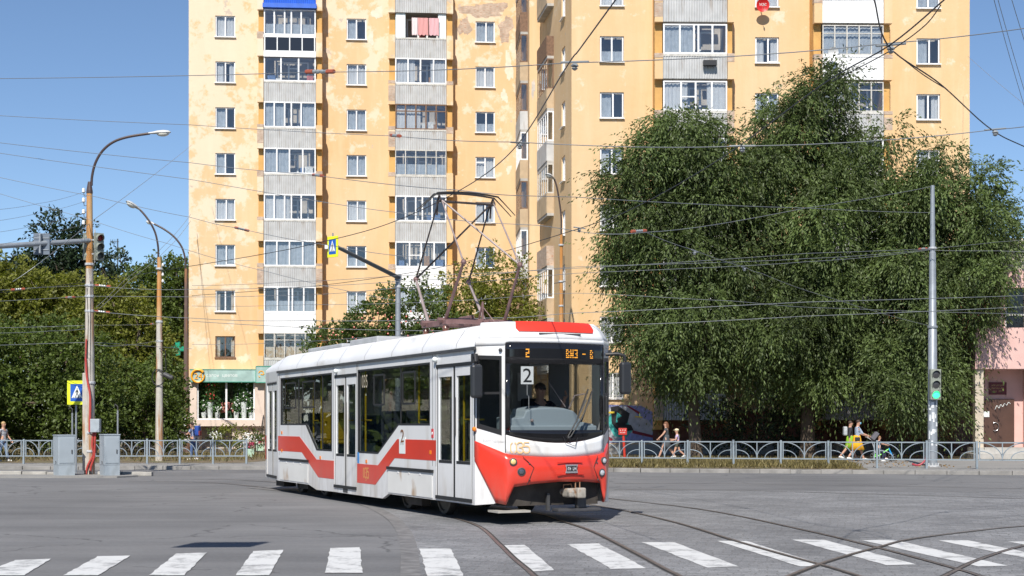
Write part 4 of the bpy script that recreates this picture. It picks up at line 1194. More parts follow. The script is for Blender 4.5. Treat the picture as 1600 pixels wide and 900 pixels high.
# rear taper with narrow rear door, and rear wall
RL = 1.9
def taper_r(u, v, d): return (xr - u * RL + d * .3, -1.25 + u * .2 + d, v)
rd = [(0.10, .32), (.88, .32), (.88, 2.66), (0.10, 2.66)]
mb = MB(); mb.add(*plate([(0, .28), (1, .30), (1, 2.93), (0, 2.93)], [rd], taper_r, .05)); mb.build('rear_side_panel', M_TWHITE, tram)
mb = MB(); mb.add(*plate([(0, .28), (1, .30), (1, 2.93), (0, 2.93)], [], lambda u, v, d: (xr - u * RL, 1.25 - u * .2 - d, v), .05))
mb.quad((xr - RL, 1.05, .3), (xr - RL, -1.05, .3), (xr - RL, -1.05, 1.4), (xr - RL, 1.05, 1.4)); mb.quad((xr - RL, 1.05, 2.5), (xr - RL, -1.05, 2.5), (xr - RL, -1.05, 2.93), (xr - RL, 1.05, 2.93)); mb.build('rear_panel', M_TWHITE, tram)
mb = MB(); mb.box(xr - RL - .01, xr - RL, -1.05, 1.05, 1.4, 2.5); mb.build('rear_window', M_TGLASS, tram)
# red corner stripe at the rear
mb = MB(); mb.add([(xr - RL - .006, -1.056, .75), (xr - RL + .14, -1.072, .75), (xr - RL + .14, -1.072, 1.35), (xr - RL - .006, -1.056, 1.35)], [(0, 1, 2, 3)]); mb.build('corner_stripe', M_TRED, tram)

def glazing(poly, name, y=-1.225):
    mb = MB(); mb.prism(poly, y - .003, y + .003); return mb.build(name, M_TGLASS, tram)
def rubber(poly, name, w=.035, y=-1.254):
    mb = MB(); pts = [Vector((p[0], 0, p[1])) for p in poly]
    n = len(pts)
    c = sum(pts, Vector()) / n
    inn = []
    for i in range(n):
        a = pts[i - 1]; b = pts[i]; d = pts[(i + 1) % n]
        e1 = (b - a).normalized(); e2 = (d - b).normalized()
        n1 = Vector((-e1.z, 0, e1.x)); n2 = Vector((-e2.z, 0, e2.x)); bis = (n1 + n2).normalized(); k = w / max(.3, bis.dot(n1))
        inn.append(b + bis * k)
    for i in range(n):
        j = (i + 1) % n
        mb.add([(pts[i].x, y, pts[i].z), (pts[j].x, y, pts[j].z), (inn[j].x, y, inn[j].z), (inn[i].x, y, inn[i].z),
                (pts[i].x, y + .03, pts[i].z), (pts[j].x, y + .03, pts[j].z), (inn[j].x, y + .03, inn[j].z), (inn[i].x, y + .03, inn[i].z)], [(0, 1, 2, 3), (0, 4, 5, 1), (3, 2, 6, 7)])
    return mb
for i, (pl_, mull) in enumerate(((win1, (sx(466), sx(503))), (win2, (sx(625),)))):
    g = glazing(pl_, 'side_window')
    rubber(pl_, 'gasket').build('gasket', M_BLK, g)
    mb = MB()
    for x in mull: mb.box(x - .02, x + .02, -1.235, -1.22, 1.1 if i == 0 and x > -9.1 else 1.64, 2.72)
    hop = ((sx(445), sx(461)), (sx(472), sx(490))) if i == 0 else ((sx(583), sx(599)), (sx(628), sx(647)))
    for (x0, x1) in hop:
        for zz in (2.02, 2.60): mb.box(x0, x1, -1.236, -1.221, zz - .018, zz + .018)
        for xx in (x0, x1): mb.box(xx - .018, xx + .018, -1.238, -1.223, 2.02, 2.60)
    mb.build('vent_frame', M_BLK, g)
text('fleet_number', '035', .34, mat('fleet number sticker', (.50, .44, .32), .6), tram, frame_matrix((sx(568.5), -1.232, 2.50), (1, 0, 0), (0, 0, 1)), height=.26)

# door leaves: white frames, long glass, black rubber edges
def door(poly, P, name='door', leaves=2):
    d0 = empty(name, (0, 0, 0)); d0.parent = tram
    x0, x1 = poly[0][0], poly[1][0]; z0, z1 = poly[0][1] + .06, poly[2][1] - .04
    for k in range(leaves):
        a = x0 + (x1 - x0) * k / leaves; b = x0 + (x1 - x0) * (k + 1) / leaves
        g = (b - a) * .055; fx0, fx1 = a + g, b - g
        q = (b - a) * .075
        mb = MB(); mb.add(*plate([(fx0, z0), (fx1, z0), (fx1, z1), (fx0, z1)], [[(fx0 + q, 1.02), (fx1 - q, 1.02), (fx1 - q, z1 - .16), (fx0 + q, z1 - .16)]], P, .04))
        lf = mb.build('door_leaf', M_TWHITE, d0)
        mb = MB(); mb.add(*plate([(fx0 + q - .004, 1.01), (fx1 - q + .004, 1.01), (fx1 - q + .004, z1 - .15), (fx0 + q - .004, z1 - .15)], [], lambda u, v, d: P(u, v, d + .02), .005)); mb.build('door_glass', M_TGLASS, lf)
        mb = MB()
        for (e0, e1) in ((a, fx0), (fx1, b)): mb.add(*plate([(e0, z0), (e1, z0), (e1, z1), (e0, z1)], [], lambda u, v, d: P(u, v, d + .004), .03))
        mb.add(*plate([(fx0 + q, .97), (fx1 - q, .97), (fx1 - q, 1.02), (fx0 + q, 1.02)], [], lambda u, v, d: P(u, v, d - .004), .01))
        mb.build('rubber_edge', M_BLK, lf)
        if k == leaves - 1:
            mb = MB(); mb.add(*plate([(fx0 + q * .25, 1.45), (fx0 + q * .7, 1.45), (fx0 + q * .7, 2.1), (fx0 + q * .25, 2.1)], [], lambda u, v, d: P(u, v, d - .02), .012)); mb.build('handle', M_DGREY, lf)
    mb = MB(); mb.add(*plate([(x0, poly[0][1]), (x1, poly[0][1]), (x1, z0), (x0, z0)], [], lambda u, v, d: P(u, v, d - .03), .12)); mb.build('threshold', M_BLK, d0)
    mb = MB(); mb.add(*plate([(x0, z1), (x1, z1), (x1, poly[2][1] + .02), (x0, poly[2][1] + .02)], [], lambda u, v, d: P(u, v, d - .012), .06)); mb.build('door_header', M_BLK, d0)
    return d0
Pn = lambda u, v, d: (u, -1.243 + d, v)
door(door2, Pn); door(door3, Pn)
door(rd, lambda u, v, d: taper_r(u, v, d + .012), leaves=2)

# red stripes on the side
RB = lambda pts: [(sx(a), sz(a, b)) for a, b in pts]
st1 = [(xr + .01, 1.355), (sx(468.5), 1.355), (sx(495), .86), (sx(522), .86), (sx(522), .47), (sx(498), .47), (sx(472), 1.0), (xr + .01, 1.0)]
st2 = [(sx(558.5), .84), (sx(591), .84), (sx(621), 1.36), (sx(681), 1.36), (sx(681), 1.0), (sx(617), 1.0), (sx(587), .455), (sx(558.5), .455)]
mb = MB(); mb.prism(st1, -1.254, -1.25); mb.build('red_stripe', M_TRED, tram)
mb = MB(); mb.prism(st2, -1.254, -1.25); mb.build('red_stripe', M_TRED, tram)
# skirts: hatches with dark top seals, hinges, seams
for (x0, x1) in ((sx(438.5), sx(482)), (sx(607), sx(676))):
    mb = MB(); mb.box(x0, x1, -1.262, -1.25, .31 if x0 < -6 else .335, .78); h_ = mb.build('skirt_hatch', mat('skirt white', (.70, .695, .67), .45, noise=.06, nscale=1.5, dirt=((.42, .30, .2), 2.2, .57, (1, 1, .5))), tram, bevel=.006)
    mb = MB(); mb.box(x0 - .03, x1 + .05, -1.285, -1.25, .785, .835); mb.build('seal_strip', M_BLK, h_)
    for q in (.25, .5, .75): mb = MB(); mb.box(x0 + (x1 - x0) * q - .03, x0 + (x1 - x0) * q + .03, -1.27, -1.26, .72, .77); mb.build('hinge', M_TWHITE, h_)
mb = MB()
for x in (sx(437.5), sx(521), sx(558), sx(676), sx(681.4)): mb.box(x - .006, x + .006, -1.2525, -1.24, .9, 2.9)
mb.box(sx(540) - .15, sx(540) + .15, -1.256, -1.25, .22, .30)
mb.build('panel_seam', M_DGREY, tram)
for (px, py) in ((501, 715), (573, 721), (673, 707), (441, 704), (441, 676)):
    mb = MB(); x = sx(px); z = sz(px, py); mb.box(x - .045, x + .045, -1.262, -1.25, z - .035, z + .035); mb.build('side_reflector', M_ORG, tram, bevel=.006)
mb = MB(); x = sx(676); z = sz(676, 677); mb.box(x - .05, x + .05, -1.256, -1.25, z - .08, z + .08); o = mb.build('door_button', mat('red sticker', (.6, .05, .06), .5), tram)
mb = MB(); mb.cyl((x, -1.262, z), (x, -1.25, z), .028, 10); mb.build('button', M_OFFW, o)
mb = MB(); x = sx(558.6) + .07; z = sz(559, 715); mb.box(x - .05, x + .05, -1.257, -1.25, z - .11, z + .11); mb.build('blue_sticker', mat('blue sticker', (.05, .25, .6), .5), tram)
# route sticker with a brushed 2
x = sx(629); z = sz(629, 692); mb = MB(); mb.box(x - .16, x + .16, -1.2575, -1.25, z - .2, z + .1); stk = mb.build('route_sticker', M_OFFW, tram)
text('route_number', '2', .18, mat('brown ink', (.20, .075, .02), .6), stk, frame_matrix((x + .01, -1.261, z + .13), (1, 0, .08), (0, 0, 1)), height=.24)
fine_print('lettering', .2, .022, 9, M_DGREY, stk, frame_matrix((x, -1.2585, z - .02), (1, 0, 0), (0, 0, 1)))
for k_, ch in enumerate('035'): stencil('fleet_number', ch, .085, .2, .022, M_GOLD, tram, frame_matrix((sx(572.5) + (k_ - 1) * .12, -1.2565, sz(572, 739)), (1, 0, 0), (0, 0, 1)))
fine_print('lettering', .13, .02, 6, M_GOLD, tram, frame_matrix((sx(572.5), -1.2565, sz(572, 750)), (1, 0, 0), (0, 0, 1)))
# gutter line and small lamps above the doors
mb = MB(); mb.box(xr - .02, .05, -1.285, -1.25, 2.865, 2.915); mb.box(xr, .05, 1.25, 1.285, 2.865, 2.915); mb.build('gutter', M_DGREY, tram)
for px, py in ((682, 562), (527, 580)):
    mb = MB(); mb.ball((sx(px), -1.28, sz(px, py)), (.06, .05, .05), 10, 6); mb.build('marker_lamp', M_OFFW, tram, smooth=True)

# roof: rounded shroud along the car, tapering over both ends
def hw(x):
    if x > 0: return 1.25 - .35 * min(1, x / .46)
    if x < xr: return 1.25 - .2 * min(1, (xr - x) / RL)
    return 1.25
def roof_row(x, drop=0.0, nose=False):
    h = hw(x); k = [(-1, 2.925), (-.993, 3.0), (-.965, 3.06), (-.87, 3.235), (-.80, 3.29), (-.66, 3.325), (-.33, 3.35), (0, 3.36)]
    row = [(x, a * h, z - drop * max(0, z - 3.0) / .36) for a, z in k]
    return row + [(x, -p[1], p[2]) for p in row[-2::-1]]
xs = [xr - RL, xr - .9, xr] + [xr + (0 - xr) * i / 8 for i in range(1, 9)] + [.2]
mb = MB(); rows = []
for x in xs:
    dr = .2 if x <= xr - RL else (.08 if x < xr - .5 else 0)
    rows.append(roof_row(x, dr))
mb.grid(rows)
mb.add(rows[0], [tuple(range(len(rows[0])))])
mb.build('roof', M_TROOF, tram, smooth=True)
mb = MB()
for i, x in enumerate([xr + 1.6 * k for k in range(0, 8)]):
    for sg_ in (1,):
        r0 = roof_row(x - .008); r1 = roof_row(x + .008)
        pr = [(p[0], p[1] * 1.003, p[2] + .003) for p in r0]; pq = [(p[0], p[1] * 1.003, p[2] + .003) for p in r1]
        mb.grid([pr, pq])
mb.build('roof_seam', mat('seam grey', (.34, .34, .35), .6), tram)
mb = MB(); mb.box(-11.2, -8.6, -.75, .75, 3.33, 3.43); mb.box(-8.2, -6.4, -.7, .7, 3.33, 3.47); mb.build('roof_box', mat('roof equipment grey', (.36, .37, .38), .6, noise=.15, nscale=3), tram, bevel=.03)

# front: outline in plan, q in [-2,2]
def outl(q, off=0.0):
    if abs(q) <= 1:
        y = q * .90; x = .46 + .17 * (1 - q * q); nx, ny = 1.0, .34 * q
    else:
        r = min(2 - abs(q), 1.0); s_ = 1 if q > 0 else -1
        y = s_ * (1.25 - .35 * r); x = .46 * r; nx, ny = .6, s_ * .8
        if r > .85: nx, ny = .8, s_ * .6
    l = math.hypot(nx, ny)
    return (x + nx / l * off, y + ny / l * off)
def interp(tab, q):
    for i in range(len(tab) - 1):
        if tab[i][0] <= q <= tab[i + 1][0]:
            t = (q - tab[i][0]) / (tab[i + 1][0] - tab[i][0] + 1e-9); return tab[i][1] + (tab[i + 1][1] - tab[i][1]) * t
    return tab[-1][1] if q > tab[-1][0] else tab[0][1]
def band(name, qs, lo, hi, m, off=0.0, nz=4, bulge=None, solid=.03, parent=None, smooth=True):
    mb = MB(); rows = []
    for j in range(nz + 1):
        r = []
        for q in qs:
            t = j / nz; z0_, z1_ = (interp(lo, q) if isinstance(lo, list) else lo(q)), (interp(hi, q) if isinstance(hi, list) else hi(q))
            o = off + (bulge(q, t) if bulge else 0)
            x, y = outl(q, o); r.append((x, y, z0_ + (z1_ - z0_) * t))
        rows.append(r)
    mb.grid(rows)
    return mb.build(name, m, parent or tram, smooth=smooth, solid=solid)
qf = [-1 + 2 * i / 24 for i in range(25)]
zb_ = lambda q: 1.335 + .135 * q * q            # lower edge of the black band
zr_ = lambda q: 1.10 + .05 * abs(q) ** 2        # top of the red bumper
zred_hi = [(-2, 1.37), (-1, 1.165)] + [(q, zr_(q)) for q in qf[1:-1]] + [(1, 1.165), (2, 1.37)]
zred_lo = [(-2, 1.04), (-1.32, .36), (-1.0, .33), (-.86, .62), (-.5, .67), (0, .70), (.5, .69), (.9, .66), (1.0, .33), (1.32, .36), (2, 1.04)]
qred = [-2, -1.8, -1.6, -1.45, -1.32, -1.16, -1.05, -1.0, -.95, -.9, -.86] + [-.8 + .1 * i for i in range(17)] + [.86, .9, .95, 1.0, 1.05, 1.16, 1.32, 1.45, 1.6, 1.8, 2]
band('bumper', qred, zred_lo, zred_hi, M_TRED, .012, 8, lambda q, t: .045 * math.sin(math.pi * min(1, t * 1.05)) ** .6 * (1 if abs(q) < 1 else max(0, 2 - abs(q))), .04)
band('front_white_panel', qf, zr_, zb_, M_TWHITE, 0.0, 3)
band('front_black_band', qf, lambda q: zb_(q) + .002, lambda q: 1.545, M_BLKG, .004, 3)
band('front_black_band', qf, lambda q: 2.63, lambda q: 2.975, M_BLKG, .004, 3)
for s_ in (-1, 1):
    qq = [s_ * (1 - .07 * i / 3) for i in range(4)]
    if s_ < 0: pass
    else: qq = qq[::-1]
    band('front_black_band', qq, lambda q: 1.545, lambda q: 2.63, M_BLKG, .004, 2)
band('windscreen', [-.93 + 1.86 * i / 20 for i in range(21)], lambda q: 1.545, lambda q: 2.63, M_TFRONT, .0, 2, solid=0)
band('roof_brow', [-2 + .05 * i for i in range(81)], lambda q: 2.975 if abs(q) <= 1 else 2.925, lambda q: 3.045, M_TWHITE, .006, 2)
# front roof cap with the red panel
mb = MB(); rows = []
for j in range(9):
    t = j / 8; r = []
    for i in range(41):
        q = -1.9 + 3.8 * i / 40
        x, y = outl(q); k = 1 - .17 * t if t < .7 else 1 - .12 - (t - .7) * 2.6
        zz = 3.045 + .29 * math.sin(min(1, t / .75) * math.pi / 2) + (.02 if t > .8 else 0)
        r.append((x * 1 - .30 * t - (0 if t < .7 else (t - .7) * 1.5) + .01, y * max(.05, k), zz))
    rows.append(r)
mb.grid(rows); mb.build('front_roof_cap', M_TROOF, tram, smooth=True, solid=.02)
rows = []
for j in range(5):
    t = .18 + .46 * j / 4; r = []
    for i in range(21):
        q = (-.84 + 1.68 * i / 20) * (1.0 if j > 0 else .93)
        x, y = outl(q); k = 1 - .17 * t
        zz = 3.045 + .29 * math.sin(min(1, t / .75) * math.pi / 2)
        r.append((x - .30 * t + .022, y * k * 1.0, zz + .006))
    rows.append(r)
mb = MB(); mb.grid(rows); mb.build('red_roof_panel', M_TRED, tram, smooth=True)
mb = MB(); x, y = outl(0); mb.box(x - .075, x - .03, -.36, .40, 3.115, 3.135); mb.build('roof_panel_slot', M_DGREY, tram)

# tapered cab sides
for s_ in (-1, 1):
    def ct(u, v, d, s_=s_): return (.46 * u - d * .6, s_ * (1.25 - .35 * u - d * .8), v)
    holes = [[(.10, 1.61), (.83, 1.50), (.83, 2.72), (.10, 2.74)]]
    mb = MB(); mb.add(*plate([(0, 1.36), (1, 1.16), (1, 2.93), (0, 2.93)], holes, ct, .05)); mb.build('cab_side_panel', M_TWHITE, tram)
    mb = MB(); mb.add(*plate([(0, .31), (.62, .34), (.68, .36), (0, 1.05)], [], ct, .05)); mb.build('cab_lower_panel', M_TWHITE, tram)
    mb = MB(); mb.add(*plate(holes[0], [], lambda u, v, d: ct(u, v, d + .012), .006)); g = mb.build('cab_side_window', M_TGLASS, tram)
    mb = MB(); mb.add(*plate([(.06, 1.58), (.87, 1.46), (.87, 2.755), (.06, 2.775)], [[(.13, 1.65), (.80, 1.55), (.80, 2.69), (.13, 2.71)]], lambda u, v, d: ct(u, v, d - .005), .02)); mb.add(*plate([(.13, 2.13), (.8, 2.13), (.8, 2.17), (.13, 2.17)], [], lambda u, v, d: ct(u, v, d - .004), .02)); mb.build('gasket', M_BLK, g)
    mb = MB(); mb.add(*plate([(-.02, 1.1), (0.02, 1.1), (.02, 2.9), (-.02, 2.9)], [], lambda u, v, d: ct(u, v, d - .004), .01)); mb.add(*plate([(.975, 1.18), (1.0, 1.18), (1.0, 2.95), (.975, 2.95)], [], lambda u, v, d: ct(u, v, d - .006), .01)); mb.build('panel_seam', M_DGREY, tram)
mb = MB(); x, y = .46 * .02, -1.25 - .02; mb.ball((.02, -1.27, 1.56), (.05, .035, .04), 8, 6); mb.build('side_indicator', M_ORG, tram, smooth=True)
mb = MB(); mb.ball((.40, -.97, 2.85), (.035, .035, .03), 8, 5); mb.build('marker_lamp', M_DGREY, tram, smooth=True)
text('lettering', 'ЕМУП Гортранс', .40, mat('pale grey lettering', (.5, .5, .5), .6), tram, frame_matrix((.46 * .62, -1.25 + .35 * .62 - .006, 1.36), (.46, .35, -.02), (0, 0, 1)))
# numbers under the windscreen
def fm(q, z, off):
    x, y = outl(q, off); x2, y2 = outl(q + .05, off)
    return frame_matrix((x, y, z), (x2 - x, y2 - y, 0), (0, 0, 1))
for q_, ch in ((-.87, '0'), (-.755, '3'), (-.64, '5')):
    stencil('fleet_number', ch, .095, .17, .02, M_PGOLD, tram, fm(q_, 1.26, .012))
# maker's plate: a winged trapezoid emblem
b = MB(fm(.19, .91, .075)); b.add([(-.12, -.07, 0), (.12, -.07, 0), (.1, 0, 0), (.12, .07, 0), (-.12, .07, 0), (-.1, 0, 0)], [tuple(range(6))]); em = b.build('makers_plate', mat('plate chrome', (.55, .56, .58), .3, metal=.7), tram, solid=-.01)
b = MB(fm(.19, .91, .079)); b.add([(-.095, -.04, .008), (.095, -.04, .008), (.08, 0, .008), (.095, .045, .008), (-.095, .045, .008), (-.08, 0, .008)], [tuple(range(6))]); b.build('emblem_field', M_BLK, em)
fine_print('emblem', .15, .055, 5, mat('plate letters', (.7, .71, .72), .3), em, fm(.19, .912, .091))
b = MB(fm(.19, .91, .060)); 
for pts_ in (((-.26, .10), (.22, .12)), ((-.26, -.1), (.25, -.1))): b.box(pts_[0][0], pts_[1][0], pts_[0][1] - .004, pts_[0][1] + .004, -.01, .006)
b.build('bumper_groove', mat('red shadow gap', (.35, .012, .01), .5), tram)
def groove(zq):
    b = MB()
    for i in range(len(zq) - 1):
        pts_ = []
        for t in range(5):
            q = zq[i][0] + (zq[i + 1][0] - zq[i][0]) * t / 4; z = zq[i][1] + (zq[i + 1][1] - zq[i][1]) * t / 4
            x, y = outl(q, .056); pts_.append((x, y, z))
        b.tube(pts_, .006, 5)
    b.build('bumper_seam', M_BLK, tram)
groove([(-.72, 1.12), (-.52, .93), (-.64, .66)]); groove([(.80, 1.12), (.70, .92), (.84, .67)])
for q_, z in ((-.60, 1.0), (-.60, .74), (.78, 1.0), (.80, .72)):
    x, y = outl(q_, .055); b = MB(); b.ball((x, y, z), (.015, .015, .015), 8, 5); b.build('bumper_bolt', M_DGREY, tram)
# lamps
def lamp(q, z, r, m, name, lab):
    x, y = outl(q, .045); b = MB(fm(q, z, .045)); b.lathe([(r * 1.25, -.01), (r * 1.25, .02), (r, .024), (r * .95, .012)], 18); o = b.build(name, M_DGREY, tram, smooth=True); o['label'] = lab
    b = MB(fm(q, z, .045)); b.lathe([(r * .97, .01), (r * .8, .03), (r * .3, .042), (.004, .044)], 16); b.build('lens', m, o, smooth=True)
M_LAMPY = mat('warm lamp lens', (.80, .56, .22), .15, coat=1); M_LAMPW = mat('clear lamp lens', (.62, .64, .66), .12, metal=.3, coat=1)
lamp(-.88, 1.03, .05, M_LAMPY, 'headlight', 'yellowish upper headlight'); lamp(-.74, .87, .055, mat('smoked lamp lens', (.12, .13, .15), .1, metal=.5, coat=1), 'headlight', 'dark lower headlight')
lamp(.955, 1.03, .05, M_LAMPW, 'headlight', 'clear upper headlight'); lamp(.90, .83, .055, M_LAMPW, 'headlight', 'clear lower headlight')
# mirrors on bent arms
for s_ in (-1, 1):
    yb = s_ * 1.22
    if s_ < 0: arm = [(.02, -1.22, 2.72), (.10, -1.30, 2.76), (.24, -1.34, 2.76), (.26, -1.34, 2.66)]; c = (.27, -1.34, 2.34)
    else: arm = [(.32, 1.02, 2.82), (.42, 1.20, 2.83), (.46, 1.30, 2.80), (.46, 1.31, 2.70)]; c = (.46, 1.32, 2.42)
    o = MB().tube(arm, .03, 8).build('mirror_arm', M_BLK, tram, smooth=True)
    b = MB(); b.cbox(c, (.12, .20, .55)); mi = b.build('wing_mirror', mat('mirror shell', (.028, .03, .034), .35), tram, bevel=.045)
    b = MB(); b.box(c[0] - .07, c[0] - .066, c[1] - .08, c[1] + .08, c[2] - .24, c[2] + .24); b.build('mirror_glass', mat('mirror', (.8, .8, .8), .02, metal=1.0), mi)
    if s_ < 0: b = MB(); b.cbox((.03, -1.27, 2.72), (.10, .09, .16)); b.build('mirror_bracket', M_BLK, tram, bevel=.01)
b = MB(); x, y = outl(.98, .05); b.cbox((x, y + .03, 1.95), (.07, .06, .34)); b.build('wide_angle_mirror', M_BLK, tram, bevel=.02)
# wipers
def fpt(q, z, off): x, y = outl(q, off); return (x, y, z)
for q0, q1, z1 in ((.14, .55, 2.05), (.20, .66, 2.10)):
    b = MB(); b.tube([fpt(q0, 1.43, .03), fpt((q0 + q1) / 2, 1.74, .05), fpt(q1, z1, .03)], .012, 6); b.tube([fpt(q1 - .22, 1.68, .02), fpt(q1 + .05, 2.22, .02)], .014, 5); b.build('wiper', M_BLK, tram)
b = MB(); b.ball(fpt(.16, 1.42, .03), .035, 8, 6); b.tube([fpt(.05, 1.44, .02), fpt(.1, 1.34, .03), fpt(.3, 1.28, .03), fpt(.36, 1.42, .02)], .006, 5); b.build('wiper_pivot', M_BLK, tram)
# destination display: LED rows behind the glass
b = MB(); dx = .46
rows_ = []
for z in (2.72, 2.88): rows_.append([(outl(q, .008)[0], outl(q, .008)[1], z) for q in np.linspace(-.66, .76, 15)])
b.grid(rows_); dd = b.build('destination_display', mat('display black', (.008, .008, .009), .3), tram)
LED = mat('orange led', (1.0, .42, .04), .5, emit=.3)
FONT5 = {'2': ['111', '001', '111', '100', '111'], 'В': ['110', '101', '110', '101', '111'], 'И': ['101', '101', '111', '111', '101'], 'З': ['111', '001', '011', '001', '111'], '-': ['000', '000', '111', '000', '000'], ' ': ['000'] * 5}
def led_text(s, q0, dq):
    q = q0
    for ch in s:
        b = MB()
        for r_, row in enumerate(FONT5[ch]):
            for c_, bit in enumerate(row):
                if bit == '1':
                    qq = q + c_ * dq; z = 2.862 - r_ * .03
                    x, y = outl(qq, .012); x2, y2 = outl(qq + dq * .82, .012)
                    b.add([(x, y, z - .008), (x2, y2, z - .008), (x2, y2, z + .008), (x, y, z + .008)], [(0, 1, 2, 3)])
        if ch != ' ': b.build('led_digit', LED, dd)
        q += dq * 3.7
led_text('2', -.655, .022); led_text('ВИЗ - В', .12, .024)
# route plate inside the windscreen
x, y = outl(-.62, -.03); b = MB(frame_matrix((x, y, 2.44), (-(outl(-.62)[0] - outl(-.57)[0]), .045, 0), (0, 0, 1))); b.box(-.105, .105, -.145, .145, -.004, .004); rp = b.build('route_plate', mat('white card', (.86, .86, .84), .6), tram)
text('route_number', '2', .145, M_BLK, rp, frame_matrix((x + .008, y, 2.44), (-(outl(-.62)[0] - outl(-.57)[0]), .045, 0), (0, 0, 1)), height=.225)
b = MB(); b.tube([(x, y, 2.30), (x, y, 2.12), (x, y + .03, 2.1), (x, y + .03, 1.9)], .006, 5); b.build('plate_stalk', M_IVORY, rp)
# dashboard
b = MB(); prof = [(-.80, 1.45), (.80, 1.45), (.80, 1.66), (.56, 1.70), (.50, 1.80), (.40, 1.90), (.22, 1.945), (-.05, 1.955), (-.30, 1.945), (-.50, 1.90), (-.55, 1.78), (-.80, 1.76)]
vs = [(-.15, p[0], p[1]) for p in prof] + [(.36, p[0] * .97, 1.45 + (p[1] - 1.45) * .92) for p in prof]; n = len(prof)
b.add(vs, [tuple(range(n))[::-1], tuple(range(n, 2 * n))] + [(i, (i + 1) % n, (i + 1) % n + n, i + n) for i in range(n)])
b.box(.36, .42, -.80, .80, 1.46, 1.62)
b.build('dashboard', mat('grey dashboard', (.34, .40, .43), .55), tram, bevel=.02)
b = MB(); b.ball((.40, -.40, 1.70), .03, 8, 6); b.build('dash_lock', M_PPALE, tram)
b = MB(); b.tube([(.2, .32, 1.93), (.1, .05, 2.35)], .008, 5); b.tube([(.3, .33, 1.9), (.34, .42, 2.12), (.36, .60, 2.15)], .012, 5); b.build('cab_stalk', M_PPALE, tram)
# interior: floor, ceiling, cab partition, seats, grab rails
fl_ = [(xr - RL + .06, -.88), (xr, -1.17), (-.02, -1.17), (.38, -.84), (.38, .84), (-.02, 1.17), (xr, 1.17), (xr - RL + .06, .88)]
b = MB(); b.slab(fl_, .78, .84); b.build('cabin_floor', M_DGREY, tram)
b = MB(); b.slab(fl_, 2.88, 2.9); b.build('ceiling', M_IVORY, tram)
b = MB(); b.box(-1.32, -1.28, -1.15, .35, .84, 2.88); b.box(-1.32, -1.28, .75, 1.15, .84, 2.88); b.box(-1.32, -1.28, .35, .75, .84, 1.3); b.build('cab_partition', mat('cab partition', (.20, .20, .20), .7), tram)
b = MB(); b.box(-1.275, -1.27, .12, .40, 2.05, 2.55); b.build('notice_sheet', mat('notice paper', (.5, .5, .5), .8), tram)
for i in range(8):
    x = -2.6 - i * 1.15
    if -7.6 < x < -5.9: continue
    b = MB(); b.box(x, x + .42, .45, 1.1, 1.2, 1.28); b.box(x - .06, x, .45, 1.1, 1.28, 1.85); b.box(x + .1, x + .3, .7, .9, .84, 1.2); b.build('seat', mat('seat cloth', (.05, .09, .16), .8), tram, bevel=.03)
for x in (-10.5, -9.0, -5.0, -3.6):
    b = MB(); b.box(x, x + .42, -1.1, -.55, 1.2, 1.28); b.box(x - .06, x, -1.1, -.55, 1.28, 1.9); b.build('seat', (mat('yellow seat', (.55, .37, .02), .5) if x < -8 and x > -10 else mat('dark seat', (.05, .06, .09), .7)), tram, bevel=.03)
for x in (-.55, -1.05, -1.6, -6.25, -7.4, -6.8, -9.3, -9.9, -3.2, -12.2):
    b = MB(); b.tube([(x, -1.0, .84), (x, -1.0, 2.85)], .02, 6); b.tube([(x, -1.0, 1.72), (x + .34, -1.0, 1.72)], .018, 6); b.build('grab_pole', M_YEL, tram)

# underframe, bogies and wheels
b = MB(); b.box(xr - .9, -.1, -1.0, 1.0, .52, .78); b.box(-8.6, -5.2, -1.05, 1.05, .28, .6); b.box(-.15, .35, -.85, .85, .3, .9); b.build('underframe', M_UNDER, tram)
b = MB(); b.box(-12.9, -12.2, -1.05, -.75, .12, .35); b.build('rear_step', M_UNDER, tram)
M_WHEEL = mat('wheel steel', (.13, .115, .10), .6, metal=.5, noise=.3, nscale=6)
for x in (-2.35, -4.2, -9.55, -11.45):
    for y in (-.80, .80):
        s_ = 1 if y > 0 else -1
        T = Matrix.Translation((x, y, .37)) @ Matrix.Rotation(R(90) * -s_, 4, 'X')
        b = MB(T); b.lathe([(.37, -.07), (.37, .0), (.35, .05), (.29, .06), (.27, .03), (.12, .035), (.11, .09), (.02, .09)], 24); b.build('wheel', M_WHEEL, tram, smooth=True)
for x in (-3.27, -10.5):
    b = MB()
    for y in (-.97, .97): b.box(x - 1.25, x + 1.25, y - .06, y + .06, .30, .44); b.box(x - .35, x + .35, y - .09, y + .09, .14, .30); b.box(x - .6, x - .45, y - .07, y + .07, .44, .6); b.box(x + .45, x + .6, y - .07, y + .07, .44, .6)
    b.box(x - .9, x + .9, -.7, .7, .35, .5); b.build('bogie_frame', M_UNDER, tram, bevel=.015)
